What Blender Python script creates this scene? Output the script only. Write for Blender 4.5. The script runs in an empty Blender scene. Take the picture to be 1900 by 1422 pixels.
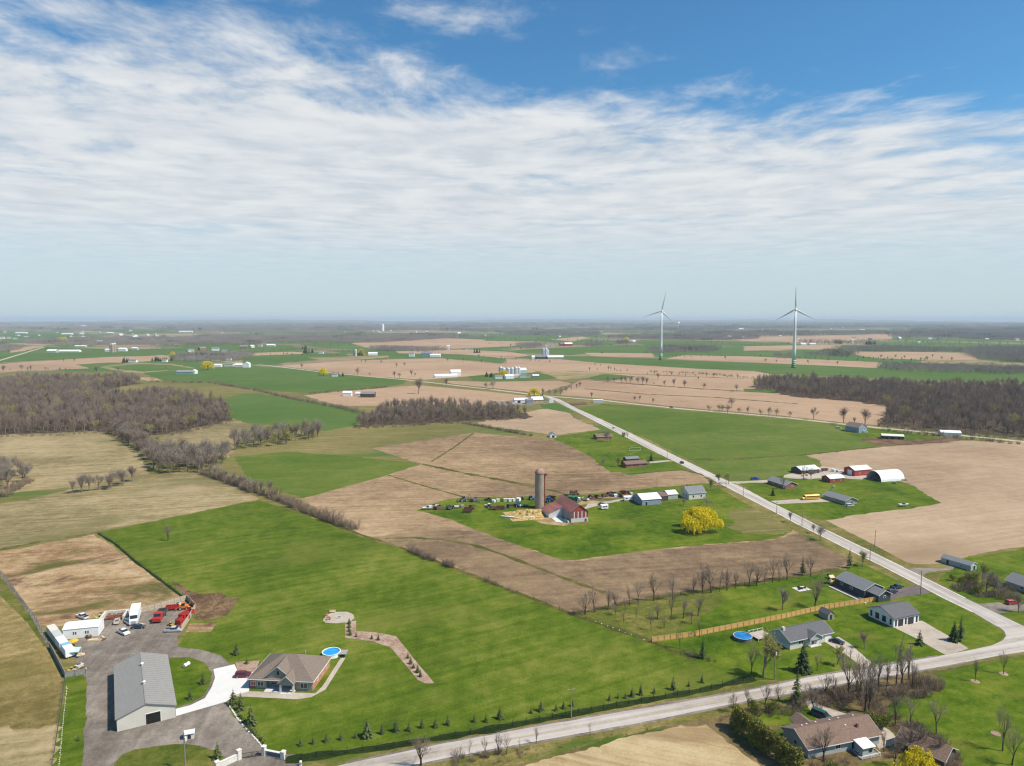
import bpy, math, random
from mathutils import Vector, Matrix, noise
R = math.radians
SC = bpy.context.scene
COL = SC.collection

# ------------------------------------------------------------------ camera, sky, sun, exposure
CAM_H = 110.0          # metres above the fields
FOC = 1318.0           # focal length in pixels of a 1900 px wide frame
PITCH = R(5.1)
cam_d = bpy.data.cameras.new('camera')
cam_d.sensor_width = 36.0
cam_d.lens = FOC / 1900.0 * 36.0
cam_d.clip_start = 1.0
cam_d.clip_end = 120000.0
cam = bpy.data.objects.new('camera', cam_d)
cam.location = (0, 0, CAM_H)
cam.rotation_euler = (R(90) - PITCH, 0, 0)
COL.objects.link(cam)
SC.camera = cam

SUN_EL, SUN_AZ = 53.0, -18.0      # degrees; azimuth counted from +X towards +Y
sd = Vector((math.cos(R(SUN_EL)) * math.cos(R(SUN_AZ)), math.cos(R(SUN_EL)) * math.sin(R(SUN_AZ)), math.sin(R(SUN_EL))))
sun_d = bpy.data.lights.new('sun', 'SUN')
sun_d.energy = 4.9
sun_d.angle = R(0.53)
sun_d.color = (1.0, 0.925, 0.80)
sun = bpy.data.objects.new('sun', sun_d)
sun.location = (300, -60, 400)
sun.rotation_euler = (-sd).to_track_quat('-Z', 'Y').to_euler()
COL.objects.link(sun)

W = bpy.data.worlds.new('World')
SC.world = W
W.use_nodes = True


class NT:
    """small node-tree helper"""
    def __init__(s, tree):
        s.t = tree
        s.n = tree.nodes
        s.l = tree.links

    def add(s, typ, **kw):
        nd = s.n.new(typ)
        for k, v in kw.items():
            if k.startswith('i_'):
                key = k[2:]
                key = int(key) if key.isdigit() else key.replace('_', ' ')
                if hasattr(v, 'default_value') or isinstance(v, bpy.types.NodeSocket):
                    s.l.new(v, nd.inputs[key])
                else:
                    nd.inputs[key].default_value = v
            else:
                setattr(nd, k, v)
        return nd

    def m(s, op, a, b=None, c=None, clamp=False):
        nd = s.n.new('ShaderNodeMath')
        nd.operation = op
        nd.use_clamp = clamp
        for i, v in enumerate((a, b, c)):
            if v is None:
                continue
            if isinstance(v, bpy.types.NodeSocket):
                s.l.new(v, nd.inputs[i])
            else:
                nd.inputs[i].default_value = v
        return nd.outputs[0]

    def mix(s, f, a, b, blend='MIX'):
        nd = s.n.new('ShaderNodeMix')
        nd.data_type = 'RGBA'
        nd.blend_type = blend
        for sock, v in ((nd.inputs[0], f), (nd.inputs[6], a), (nd.inputs[7], b)):
            if isinstance(v, bpy.types.NodeSocket):
                s.l.new(v, sock)
            elif isinstance(v, (int, float)):
                sock.default_value = v
            else:
                sock.default_value = (*v, 1) if len(v) == 3 else v
        return nd.outputs[2]

    def smooth(s, v, lo, hi):
        nd = s.n.new('ShaderNodeMapRange')
        nd.interpolation_type = 'SMOOTHSTEP'
        s.l.new(v, nd.inputs[0])
        for i, x in ((1, lo), (2, hi)):
            if isinstance(x, bpy.types.NodeSocket):
                s.l.new(x, nd.inputs[i])
            else:
                nd.inputs[i].default_value = x
        return nd.outputs[0]

    def noise(s, vec, scale, detail=4.0, rough=0.55, dist=0.0):
        nd = s.n.new('ShaderNodeTexNoise')
        s.l.new(vec, nd.inputs['Vector'])
        nd.inputs['Scale'].default_value = scale
        nd.inputs['Detail'].default_value = detail
        nd.inputs['Roughness'].default_value = rough
        nd.inputs['Distortion'].default_value = dist
        return nd.outputs[0]

    def mapping(s, vec, rot=0.0, scale=(1, 1, 1), loc=(0, 0, 0)):
        nd = s.n.new('ShaderNodeMapping')
        s.l.new(vec, nd.inputs[0])
        nd.inputs['Location'].default_value = loc
        nd.inputs['Rotation'].default_value = (0, 0, rot)
        nd.inputs['Scale'].default_value = scale
        return nd.outputs[0]


# sky: clear blue air with a broken sheet of high cloud laid out on a level plane overhead
w = NT(W.node_tree)
w.n.clear()
SKY_STR = 0.083
sky = w.add('ShaderNodeTexSky', sky_type='NISHITA', sun_disc=False)
sky.sun_elevation = R(SUN_EL)
sky.sun_rotation = R(90 - SUN_AZ)
sky.altitude = 250
sky.air_density = 1.0
sky.dust_density = 0.6
sky.ozone_density = 2.5
tc = w.add('ShaderNodeTexCoord')
sep = w.add('ShaderNodeSeparateXYZ', i_0=tc.outputs['Generated'])
dx, dy, dz = sep.outputs
zc = w.m('MAXIMUM', dz, 0.012)
px = w.m('DIVIDE', dx, zc)
py = w.m('DIVIDE', dy, zc)
comb = w.add('ShaderNodeCombineXYZ', i_0=px, i_1=py, i_2=0.0)
plane = comb.outputs[0]
warp = w.add('ShaderNodeTexNoise', i_Scale=0.55, i_Detail=3.0)
w.l.new(plane, warp.inputs['Vector'])
off = w.add('ShaderNodeVectorMath', operation='MULTIPLY_ADD', i_0=warp.outputs['Color'])
off.inputs[1].default_value = (0.9, 0.9, 0)
w.l.new(plane, off.inputs[2])
wpl = off.outputs[0]
big = w.noise(w.mapping(wpl, R(-14), (0.34, 0.55, 1), (3.1, 0.7, 0)), 1.0, 2, 0.5)
mid = w.noise(w.mapping(wpl, R(-12), (2.1, 1.45, 1), (1.3, 5.2, 0)), 1.0, 5, 0.60)
rip = w.noise(w.mapping(wpl, R(-6), (1.5, 2.2, 1), (7.7, 2.2, 0)), 1.5, 3, 0.55)
fine = w.noise(w.mapping(wpl, R(-15), (6.0, 4.2, 1)), 1.3, 5, 0.65)
# edge of the cloud sheet: runs from near overhead on the left to farther off on the right
edge = w.m('SUBTRACT', py, w.m('ADD', w.m('MULTIPLY', px, 0.36), 2.48))
cover = w.smooth(edge, -1.0, 2.0)
amp = w.m('MULTIPLY_ADD', w.smooth(dz, 0.04, 0.34), 0.60, 0.42)


def soft(n_):
    return w.m('MULTIPLY_ADD', w.m('SUBTRACT', n_, 0.5), amp, 0.5)


v = w.m('ADD', w.m('MULTIPLY', big, 0.46), w.m('MULTIPLY', soft(mid), 0.58))
v = w.m('ADD', v, w.m('MULTIPLY', soft(rip), 0.15))
v = w.m('ADD', v, w.m('MULTIPLY', soft(fine), 0.15))
v = w.m('ADD', v, w.m('MULTIPLY', cover, 0.34))
mask = w.smooth(v, 0.745, 1.0)
mask = w.m('MULTIPLY', mask, 0.93)
# the sheet thins out far away, towards the horizon
farfade = w.smooth(dz, 0.01, 0.15)
mask = w.m('MULTIPLY', mask, farfade)
shade = w.m('ADD', w.m('MULTIPLY', soft(rip), 0.45), w.m('MULTIPLY', soft(mid), 0.6))
shade = w.smooth(shade, 0.36, 0.66)
cl = w.mix(shade, (5.9, 6.4, 6.9), (8.5, 8.6, 8.6))
skyc = w.mix(1.0, sky.outputs[0], (0.62, 1.15, 1.36), 'MULTIPLY')
hz = w.smooth(dz, 0.0, 0.28)
hz = w.m('SUBTRACT', 1.0, hz)
hz = w.m('MULTIPLY', w.m('POWER', hz, 1.3), 0.9)
skyc = w.mix(hz, skyc, (6.0, 7.0, 7.4))
out = w.mix(mask, skyc, cl)
bg = w.add('ShaderNodeBackground', i_0=out, i_1=SKY_STR)
wo = w.add('ShaderNodeOutputWorld', i_0=bg.outputs[0])

vs = SC.view_settings
vs.view_transform = 'Standard'
vs.look = 'None'
vs.exposure = 0.26
vs.gamma = 1.0
vs.use_curve_mapping = False
SC.cycles.use_denoising = True
SC.cycles.denoiser = 'OPENIMAGEDENOISE'
SC.cycles.denoising_input_passes = 'RGB_ALBEDO_NORMAL'
SC.cycles.denoising_prefilter = 'ACCURATE'
SC.cycles.filter_width = 1.25
SC.cycles.max_bounces = 5
SC.cycles.diffuse_bounces = 2
SC.cycles.glossy_bounces = 2
SC.cycles.transmission_bounces = 3
SC.cycles.transparent_max_bounces = 4
SC.cycles.volume_bounces = 0
SC.cycles.caustics_reflective = False
SC.cycles.caustics_refractive = False
SC.cycles.sample_clamp_indirect = 4.0


# ------------------------------------------------------------------ helpers
def G(u, v, z=0.0):
    """survey point: where the sight line of a spot in a 1900x1422 view meets the level z"""
    a = (u - 950.0) / FOC
    b = (v - 711.0) / FOC
    yy = math.cos(PITCH) - b * math.sin(PITCH)
    zz = math.sin(PITCH) + b * math.cos(PITCH)
    t = (CAM_H - z) / zz
    return Vector((a * t, yy * t, z))


def srgb(r, g, b, k=0.8):
    def f(c):
        c /= 255.0
        return c / 12.92 if c <= 0.04045 else ((c + 0.055) / 1.055) ** 2.4
    return (f(r) * k, f(g) * k, f(b) * k)


class MB:
    def __init__(s):
        s.v = []
        s.f = []

    def poly(s, pts):
        i = len(s.v)
        s.v += [tuple(p) for p in pts]
        s.f.append(tuple(range(i, i + len(pts))))
        return s

    def box(s, x0, x1, y0, y1, z0, z1, M=None):
        i = len(s.v)
        pts = [(x0, y0, z0), (x1, y0, z0), (x1, y1, z0), (x0, y1, z0), (x0, y0, z1), (x1, y0, z1), (x1, y1, z1), (x0, y1, z1)]
        if M is not None:
            pts = [tuple(M @ Vector(p)) for p in pts]
        s.v += pts
        s.f += [tuple(i + k for k in q) for q in ((0, 3, 2, 1), (4, 5, 6, 7), (0, 1, 5, 4), (1, 2, 6, 5), (2, 3, 7, 6), (3, 0, 4, 7))]
        return s

    def hexa(s, pts):
        """8 corner points, bottom ring then top ring"""
        i = len(s.v)
        s.v += [tuple(p) for p in pts]
        s.f += [tuple(i + k for k in q) for q in ((0, 3, 2, 1), (4, 5, 6, 7), (0, 1, 5, 4), (1, 2, 6, 5), (2, 3, 7, 6), (3, 0, 4, 7))]
        return s

    def prism(s, prof, x0, x1, axis='x'):
        """profile of (a, z) pairs run out along x (a is y) or along y (a is x)"""
        i = len(s.v)
        n = len(prof)
        for x in (x0, x1):
            for a, z in prof:
                s.v.append((x, a, z) if axis == 'x' else (a, x, z))
        s.f.append(tuple(i + k for k in range(n)))
        s.f.append(tuple(i + n + k for k in reversed(range(n))))
        for k in range(n):
            k2 = (k + 1) % n
            s.f.append((i + k, i + n + k, i + n + k2, i + k2))
        return s

    def tube(s, p0, p1, r0, r1, n=8, cap=True):
        p0 = Vector(p0)
        p1 = Vector(p1)
        d = (p1 - p0)
        if d.length < 1e-6:
            return s
        d.normalize()
        a = d.orthogonal().normalized()
        b = d.cross(a)
        i = len(s.v)
        for p, r in ((p0, r0), (p1, r1)):
            for k in range(n):
                t = 2 * math.pi * k / n
                s.v.append(tuple(p + a * (r * math.cos(t)) + b * (r * math.sin(t))))
        for k in range(n):
            k2 = (k + 1) % n
            s.f.append((i + k, i + k2, i + n + k2, i + n + k))
        if cap:
            s.f.append(tuple(i + k for k in reversed(range(n))))
            s.f.append(tuple(i + n + k for k in range(n)))
        return s

    def lathe(s, prof, n=16, c=(0, 0, 0)):
        """profile of (radius, z)"""
        i = len(s.v)
        for r, z in prof:
            for k in range(n):
                t = 2 * math.pi * k / n
                s.v.append((c[0] + r * math.cos(t), c[1] + r * math.sin(t), c[2] + z))
        for j in range(len(prof) - 1):
            for k in range(n):
                k2 = (k + 1) % n
                s.f.append((i + j * n + k, i + j * n + k2, i + (j + 1) * n + k2, i + (j + 1) * n + k))
        s.f.append(tuple(i + k for k in reversed(range(n))))
        s.f.append(tuple(i + (len(prof) - 1) * n + k for k in range(n)))
        return s

    def mesh(s, name, mat=None, smooth=False):
        me = bpy.data.meshes.new(name)
        me.from_pydata(s.v, [], s.f)
        if mat is not None:
            me.materials.append(mat)
        if smooth:
            me.polygons.foreach_set('use_smooth', [True] * len(me.polygons))
        me.update()
        return me

    def build(s, name, mat, parent=None, smooth=False, loc=None):
        o = bpy.data.objects.new(name, s.mesh(name, mat, smooth))
        COL.objects.link(o)
        if loc is not None:
            o.location = loc
        if parent is not None:
            o.parent = parent
        return o


def tag(o, label=None, cat=None, group=None, kind=None):
    if label:
        o['label'] = label
    if cat:
        o['category'] = cat
    if group:
        o['group'] = group
    if kind:
        o['kind'] = kind
    return o


def thing(name, label, cat, loc=(0, 0, 0), rz=0.0, group=None, scale=None):
    o = bpy.data.objects.new(name, None)
    o.empty_display_size = 0.5
    COL.objects.link(o)
    o.location = (loc[0], loc[1], loc[2] if len(loc) > 2 else 0.0)
    o.rotation_euler = (0, 0, rz)
    if scale:
        o.scale = (scale, scale, scale) if isinstance(scale, (int, float)) else scale
    return tag(o, label, cat, group)


KIDS = {}


def dup(root, loc, rz=0.0, scale=1.0, label=None, group=None):
    r = root.copy()
    COL.objects.link(r)
    r.location = (loc[0], loc[1], loc[2] if len(loc) > 2 else 0.0)
    r.rotation_euler = (0, 0, rz)
    r.scale = (scale, scale, scale) if isinstance(scale, (int, float)) else scale
    if label:
        r['label'] = label
    if group:
        r['group'] = group
    if root.name not in KIDS:
        KIDS[root.name] = [(c, list(c.children)) for c in root.children]
    for c, subs in KIDS[root.name]:
        d = c.copy()
        COL.objects.link(d)
        d.parent = r
        for g in subs:
            e = g.copy()
            COL.objects.link(e)
            e.parent = d
    return r


# ------------------------------------------------------------------ materials
MATS = {}


def mat(name, col, rough=0.8, metal=0.0, var=0.12, vs=1.5, spec=0.3, streak=None):
    """painted / plain surface with slight uneven tone"""
    if name in MATS:
        return MATS[name]
    m = bpy.data.materials.new(name)
    m.use_nodes = True
    t = NT(m.node_tree)
    p = t.n['Principled BSDF']
    p.inputs['Roughness'].default_value = rough
    p.inputs['Metallic'].default_value = metal
    p.inputs['Specular IOR Level'].default_value = spec
    co = t.add('ShaderNodeTexCoord').outputs['Object']
    if streak:
        co = t.mapping(co, 0, streak)
    n = t.noise(co, vs, 5, 0.6)
    n = t.smooth(n, 0.3, 0.7)
    lo = tuple(c * (1 - var) for c in col)
    hi = tuple(min(1.0, c * (1 + var)) for c in col)
    t.l.new(t.mix(n, lo, hi), p.inputs['Base Color'])
    MATS[name] = m
    return m


def glass(name='window_glass', col=(0.02, 0.027, 0.033)):
    if name in MATS:
        return MATS[name]
    m = mat(name, col, 0.12, 0, 0.2, 0.8, 0.5)
    return m


def field(name, dark, midc, light, ang=0.0, blotch=0.012, streak=0.35, patch=None, rough=0.95, fine=0.32, contrast=1.5, stripe=None, seed=0.0, patch2=None):
    """open ground: large blotches, drill / mowing streaks along ang, fine grain, optional second cover in patches"""
    if name in MATS:
        return MATS[name]
    m = bpy.data.materials.new(name)
    m.use_nodes = True
    t = NT(m.node_tree)
    p = t.n['Principled BSDF']
    p.inputs['Roughness'].default_value = rough
    p.inputs['Specular IOR Level'].default_value = 0.12
    pos = t.add('ShaderNodeNewGeometry').outputs['Position']
    pos = t.mapping(pos, 0, (1, 1, 1), (seed * 37.0, seed * 91.0, seed))
    rot = t.mapping(pos, R(-ang))
    big = t.noise(pos, blotch, 5, 0.55, 0.6)
    medium = t.noise(pos, blotch * 9, 5, 0.6, 0.3)
    grain = t.noise(pos, 1.3, 3, 0.75)
    tuft = t.noise(pos, 0.23, 3, 0.65)
    stk = t.noise(t.mapping(rot, 0, (0.012, 0.35, 1)), 1.0, 4, 0.6, 0.15)
    tot = 0.55 + 0.30 + 0.28 + fine + streak
    v = t.m('MULTIPLY', big, 0.55)
    v = t.m('MULTIPLY_ADD', medium, 0.30, v)
    v = t.m('MULTIPLY_ADD', tuft, 0.28, v)
    v = t.m('MULTIPLY_ADD', grain, fine, v)
    v = t.m('MULTIPLY_ADD', stk, streak, v)
    v = t.m('DIVIDE', v, tot)
    v = t.m('MULTIPLY_ADD', t.m('SUBTRACT', v, 0.5), 3.1 * contrast, 0.5, True)
    rp = t.add('ShaderNodeValToRGB', i_0=v)
    e = rp.color_ramp.elements
    e[0].position = 0.12
    e[0].color = (*dark, 1)
    e[1].position = 0.88
    e[1].color = (*light, 1)
    c = e.new(0.5)
    c.color = (*midc, 1)
    colr = rp.outputs[0]
    if patch:
        pc, lo, hi, ps = patch
        pn = t.noise(t.mapping(rot, 0, (ps * 0.6, ps * 1.5, 1), (5.3, 1.7, 0)), 1.0, 6, 0.62, 0.5)
        colr = t.mix(t.smooth(pn, lo, hi), colr, pc)
    if patch2:
        pc, lo, hi, ps = patch2
        pn = t.noise(t.mapping(rot, 0, (ps * 0.7, ps * 1.3, 1), (1.3, 8.9, 0)), 1.0, 6, 0.66, 0.8)
        colr = t.mix(t.smooth(pn, lo, hi), colr, pc)
    if stripe:
        # wheel tracks / drill passes at a regular spacing
        sp, amt = stripe
        sx = t.add('ShaderNodeSeparateXYZ', i_0=rot)
        wv = t.m('SINE', t.m('MULTIPLY', t.m('ADD', sx.outputs[1], t.m('MULTIPLY', medium, 2.0)), 2 * math.pi / sp))
        wv = t.smooth(wv, 0.55, 1.0)
        colr = t.mix(t.m('MULTIPLY', wv, amt), colr, tuple(x * 0.55 for x in dark))
    t.l.new(colr, p.inputs['Base Color'])
    MATS[name] = m
    return m


GRASS = field('grass_near', srgb(66, 92, 12, .66), srgb(97, 117, 25, .69), srgb(138, 140, 60, .71), 30, 0.013, 0.25, (srgb(130, 130, 58, .66), 0.50, 0.84, 0.022), contrast=1.35, stripe=(6.5, 0.10))
LAWN = field('lawn_grass', srgb(62, 94, 6, .62), srgb(94, 117, 18, .68), srgb(130, 136, 46, .70), 20, 0.03, 0.2, (srgb(134, 126, 56, .66), 0.53, 0.80, 0.04), contrast=1.4, seed=1)
ROUGHLAWN = field('rough_lawn', srgb(76, 92, 26, 0.70), srgb(106, 112, 42, 0.70), srgb(144, 130, 74, 0.70), 20, 0.05, 0.2, (srgb(134, 112, 82, 0.70), 0.55, 0.72, 0.06), contrast=1.5, seed=2)
WHEAT = field('winter_wheat', srgb(76, 102, 26, .70), srgb(99, 118, 40, .71), srgb(130, 134, 66, .72), 12, 0.006, 0.4, (srgb(132, 132, 76, .66), 0.58, 0.8, 0.008), contrast=1.2, seed=3)
WHEATFAR = field('winter_wheat_far', srgb(72, 104, 38, .70), srgb(90, 117, 50, .70), srgb(114, 130, 66, .70), -40, 0.003, 0.35, None, contrast=1.0, seed=4)
PLOUGH = field('worked_soil', srgb(122, 99, 76, .70), srgb(168, 140, 107, .70), srgb(202, 173, 135, .70), 8, 0.007, 0.35, (srgb(124, 104, 82, .72), 0.54, 0.80, 0.009), contrast=1.35, seed=5)
STUBBLE = field('corn_stubble', srgb(154, 130, 104, .74), srgb(184, 157, 128, .74), srgb(204, 178, 148, .74), 20, 0.008, 0.4, (srgb(158, 134, 104, .74), 0.58, 0.8, 0.006), contrast=1.1, seed=6)
STUBBLEFAR = field('corn_stubble_far', srgb(160, 130, 104, .74), srgb(186, 154, 124, .74), srgb(202, 172, 140, .74), -40, 0.004, 0.45, (srgb(150, 124, 94, .74), 0.58, 0.8, 0.004), contrast=1.1, seed=7)
HAY = field('pale_hay_ground', srgb(122, 112, 74, .72), srgb(160, 143, 102, .72), srgb(192, 170, 130, .72), 14, 0.010, 0.45, (srgb(118, 114, 70, .72), 0.50, 0.70, 0.010), contrast=1.6, seed=8)
DRYGRASS = field('dry_olive_grass', srgb(114, 102, 56, .72), srgb(148, 130, 80, .72), srgb(184, 160, 110, .72), 28, 0.03, 0.25, (srgb(126, 116, 60, .72), 0.50, 0.72, 0.025), contrast=1.6, seed=9)
STRAW = field('straw_field', srgb(168, 144, 100, .68), srgb(196, 170, 126, .68), srgb(214, 192, 150, .68), -20, 0.02, 0.9, (srgb(162, 134, 100, .68), 0.55, 0.78, 0.03), contrast=1.7, fine=0.5, seed=10)
DIRT = field('bare_dirt', srgb(146, 114, 82, .68), srgb(186, 154, 114, .68), srgb(212, 184, 144, .68), 14, 0.022, 0.3, (srgb(108, 104, 54, .64), 0.50, 0.66, 0.030), contrast=1.8, seed=11, patch2=(srgb(116, 88, 70, .64), 0.55, 0.68, 0.04))
DARKPLOUGH = field('dark_worked_soil', srgb(102, 84, 66, .72), srgb(136, 113, 88, .72), srgb(170, 144, 110, .72), 10, 0.012, 0.3, (srgb(164, 138, 102, .72), 0.50, 0.74, 0.012), contrast=1.5, seed=41)
BROWNSOIL = field('dark_soil', srgb(84, 64, 46, 0.76), srgb(114, 90, 66, 0.76), srgb(146, 120, 90, 0.76), 20, 0.08, 0.3, None, contrast=1.8, fine=0.6, seed=12)
OLIVE = field('olive_pasture', srgb(104, 106, 54, 0.70), srgb(132, 124, 72, 0.70), srgb(164, 144, 96, 0.70), 10, 0.008, 0.8, (srgb(92, 118, 48, 0.70), 0.52, 0.68, 0.009), contrast=1.4, seed=13)
VERGE = field('road_verge', srgb(96, 98, 44, 0.70), srgb(132, 122, 66, 0.70), srgb(168, 148, 96, 0.70), 17, 0.05, 0.3, (srgb(82, 106, 32, 0.70), 0.50, 0.66, 0.05), contrast=1.5, fine=0.5, seed=14)
SCRUB = field('scrub_ground', srgb(96, 84, 52, 0.70), srgb(126, 108, 72, 0.70), srgb(152, 128, 92, 0.70), 0, 0.05, 0.1, (srgb(82, 98, 36, 0.70), 0.50, 0.64, 0.05), contrast=1.5, fine=0.5, seed=15)
WOODFLOOR = field('woodland_floor', srgb(70, 58, 46, .7), srgb(92, 78, 62, .7), srgb(118, 100, 78, .7), 0, 0.03, 0.1, None, contrast=1.3, seed=16)
GRAVEL = field('grey_gravel', srgb(114, 104, 94, .72), srgb(142, 131, 120, .72), srgb(170, 158, 145, .72), 100, 0.03, 0.3, (srgb(112, 94, 80, .72), 0.55, 0.78, 0.035), contrast=1.5, fine=0.35, seed=17)
CONCRETE = field('concrete_paving', srgb(216, 212, 206), srgb(228, 225, 220), srgb(236, 234, 230), 0, 0.06, 0.2, None, contrast=0.9, seed=18)
PALEGRAVEL = field('pale_gravel', srgb(172, 158, 142, 0.76), srgb(194, 180, 164, 0.76), srgb(210, 198, 184, 0.76), 0, 0.06, 0.2, None, contrast=1.2, fine=0.4, seed=19)
DARKASPHALT = field('dark_asphalt', srgb(96, 86, 86), srgb(116, 104, 102), srgb(136, 124, 120), 20, 0.06, 0.2, None, contrast=1.1, seed=20)
MULCH = field('wood_mulch', srgb(148, 118, 100, 0.76), srgb(176, 148, 128, 0.76), srgb(198, 172, 154, 0.76), 0, 0.2, 0.1, None, contrast=1.6, fine=0.7, seed=21)
ROADX = field('worn_road', srgb(172, 160, 150, 0.76), srgb(196, 186, 176, 0.76), srgb(212, 203, 193, 0.76), 17, 0.02, 1.5, None, contrast=1.5, seed=22)
ROADM = field('worn_road_main', srgb(176, 166, 158, 0.76), srgb(198, 189, 181, 0.76), srgb(214, 206, 198, 0.76), 98, 0.02, 1.5, None, contrast=1.5, seed=23)
ROADF = field('far_gravel_road', srgb(176, 160, 142, 0.76), srgb(200, 186, 168, 0.76), srgb(214, 202, 186, 0.76), -42, 0.02, 0.8, None, contrast=1.1, seed=24)
FARLAND = field('far_land', srgb(120, 108, 84, .74), srgb(154, 136, 108, .74), srgb(184, 160, 130, .74), -40, 0.0011, 0.2, (srgb(88, 118, 54, .70), 0.47, 0.52, 0.0011), contrast=1.3, fine=0.1, seed=25)
# ------------------------------------------------------------------ the land
rng = random.Random(7)


def ring(pts, wob=0.25, step=None, surveyed=True):
    P = [G(*p) if surveyed else Vector((p[0], p[1], 0)) for p in pts]
    out = []
    n = len(P)
    for i in range(n):
        a, b = P[i], P[(i + 1) % n]
        L = (b - a).length
        d = (a.length + b.length) * 0.5
        st = step or max(1.2, d * 0.006)
        k = max(1, min(110, int(L / st)))
        nrm = Vector((-(b - a).y, (b - a).x, 0))
        if nrm.length > 0:
            nrm.normalize()
        amp = wob * max(1.0, d / 250.0)
        for j in range(k):
            q = a.lerp(b, j / k)
            if j > 0:
                q = q + nrm * ((noise.noise(Vector((q.x * 0.09, q.y * 0.09, 3.3))) * 1.6 + noise.noise(Vector((q.x * 0.45, q.y * 0.45, 1.3)))) * amp)
            out.append(q)
    return out


SHEETS = []


def in_poly(x, y, poly):
    r = False
    n = len(poly)
    j = n - 1
    for i in range(n):
        xi, yi = poly[i]
        xj, yj = poly[j]
        if (yi > y) != (yj > y) and x < (xj - xi) * (y - yi) / (yj - yi) + xi:
            r = not r
        j = i
    return r


def level(P):
    """lay each sheet just above those it overlaps: 4 mm steps close by, wider ones far off"""
    Q = [(p.x, p.y) for p in P]
    M = []
    for i, a in enumerate(Q):
        b = Q[(i + 1) % len(Q)]
        for t in (0.0, 0.2, 0.4, 0.6, 0.8):
            x, y = a[0] + (b[0] - a[0]) * t, a[1] + (b[1] - a[1]) * t
            e = 0.8 + 0.003 * math.hypot(x, y)
            M += [(x, y), (x + e, y + e), (x - e, y - e), (x + e, y - e), (x - e, y + e)]
    bb = (min(q[0] for q in Q) - 2, max(q[0] for q in Q) + 2, min(q[1] for q in Q) - 2, max(q[1] for q in Q) + 2)
    lv = 0
    for q2, m2, b2, l2 in SHEETS:
        if l2 < lv or bb[0] > b2[1] or bb[1] < b2[0] or bb[2] > b2[3] or bb[3] < b2[2]:
            continue
        if any(in_poly(x, y, q2) for x, y in M) or any(in_poly(x, y, Q) for x, y in m2):
            lv = l2 + 1
    SHEETS.append((Q, M, bb, lv))
    far = min(math.hypot(*q) for q in Q)
    return (0.004 if far < 900 else 0.03) * (lv + 1)




def sheet(name, label, m, pts, cat='field', wob=0.6, z=None, kind='structure', surveyed=True):
    P = ring(pts, wob, surveyed=surveyed)
    if z is None:
        z = level([G(*p) if surveyed else Vector((p[0], p[1], 0)) for p in pts])
    mb = MB()
    mb.poly([(p.x, p.y, z) for p in P])
    o = mb.build(name, m)
    return tag(o, label, cat, None, kind)


def strip(name, label, m, left, right, cat='road', z=None, surveyed=True):
    A = [G(*p) if surveyed else Vector((*p, 0)) for p in left]
    B = [G(*p) if surveyed else Vector((*p, 0)) for p in right]
    if z is None:
        z = level(A + B[::-1])
    mb = MB()
    mb.poly([(p.x, p.y, z) for p in A] + [(p.x, p.y, z) for p in reversed(B)])
    return tag(mb.build(name, m), label, cat, None, 'structure')


def path_strip(name, label, m, pts, width, cat='road', z=None, kind='structure', surveyed=True, wob=0.0):
    P = [G(*p) if surveyed else Vector((p[0], p[1], 0)) for p in pts]
    Q = []
    for i in range(len(P) - 1):
        k = max(1, int((P[i + 1] - P[i]).length / (2.5 if wob else 12)))
        k = min(k, 80)
        for j in range(k):
            Q.append(P[i].lerp(P[i + 1], j / k))
    Q.append(P[-1])
    mb = MB()
    L, Rr = [], []
    for i, q in enumerate(Q):
        d = Q[min(i + 1, len(Q) - 1)] - Q[max(i - 1, 0)]
        nrm = Vector((-d.y, d.x, 0)).normalized()
        wd = width * 0.5 * max(0.25, 1 + wob * noise.noise(q * 0.15) + 0.5 * wob * noise.noise(q * 0.6))
        L.append(q + nrm * wd)
        Rr.append(q - nrm * wd)
    if z is None:
        cl_, cr_ = [], []
        for i, q in enumerate(P):
            d = P[min(i + 1, len(P) - 1)] - P[max(i - 1, 0)]
            nrm = Vector((-d.y, d.x, 0)).normalized() * (width * 0.5)
            cl_.append(q + nrm)
            cr_.append(q - nrm)
        z = level(cl_ + cr_[::-1])
    for i in range(len(Q) - 1):
        mb.poly([(p.x, p.y, z) for p in (L[i], L[i + 1], Rr[i + 1], Rr[i])])
    return tag(mb.build(name, m), label, cat, None, kind)


g = MB()
for (x0, x1, y0, y1) in ((-70000, 70000, -3000, 60000),):
    g.poly([(x0, y0, 0), (x1, y0, 0), (x1, y1, 0), (x0, y1, 0)])
tag(g.build('ground', FARLAND), 'flat farmland reaching to the horizon', 'ground', None, 'structure')
sheet('rough_ground', 'rough olive grassland between the fields and hedges', OLIVE, [(-900, 1500), (-700, 700), (0, 690), (950, 690), (1900, 700), (2700, 720), (2900, 1500)], 'ground')

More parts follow.
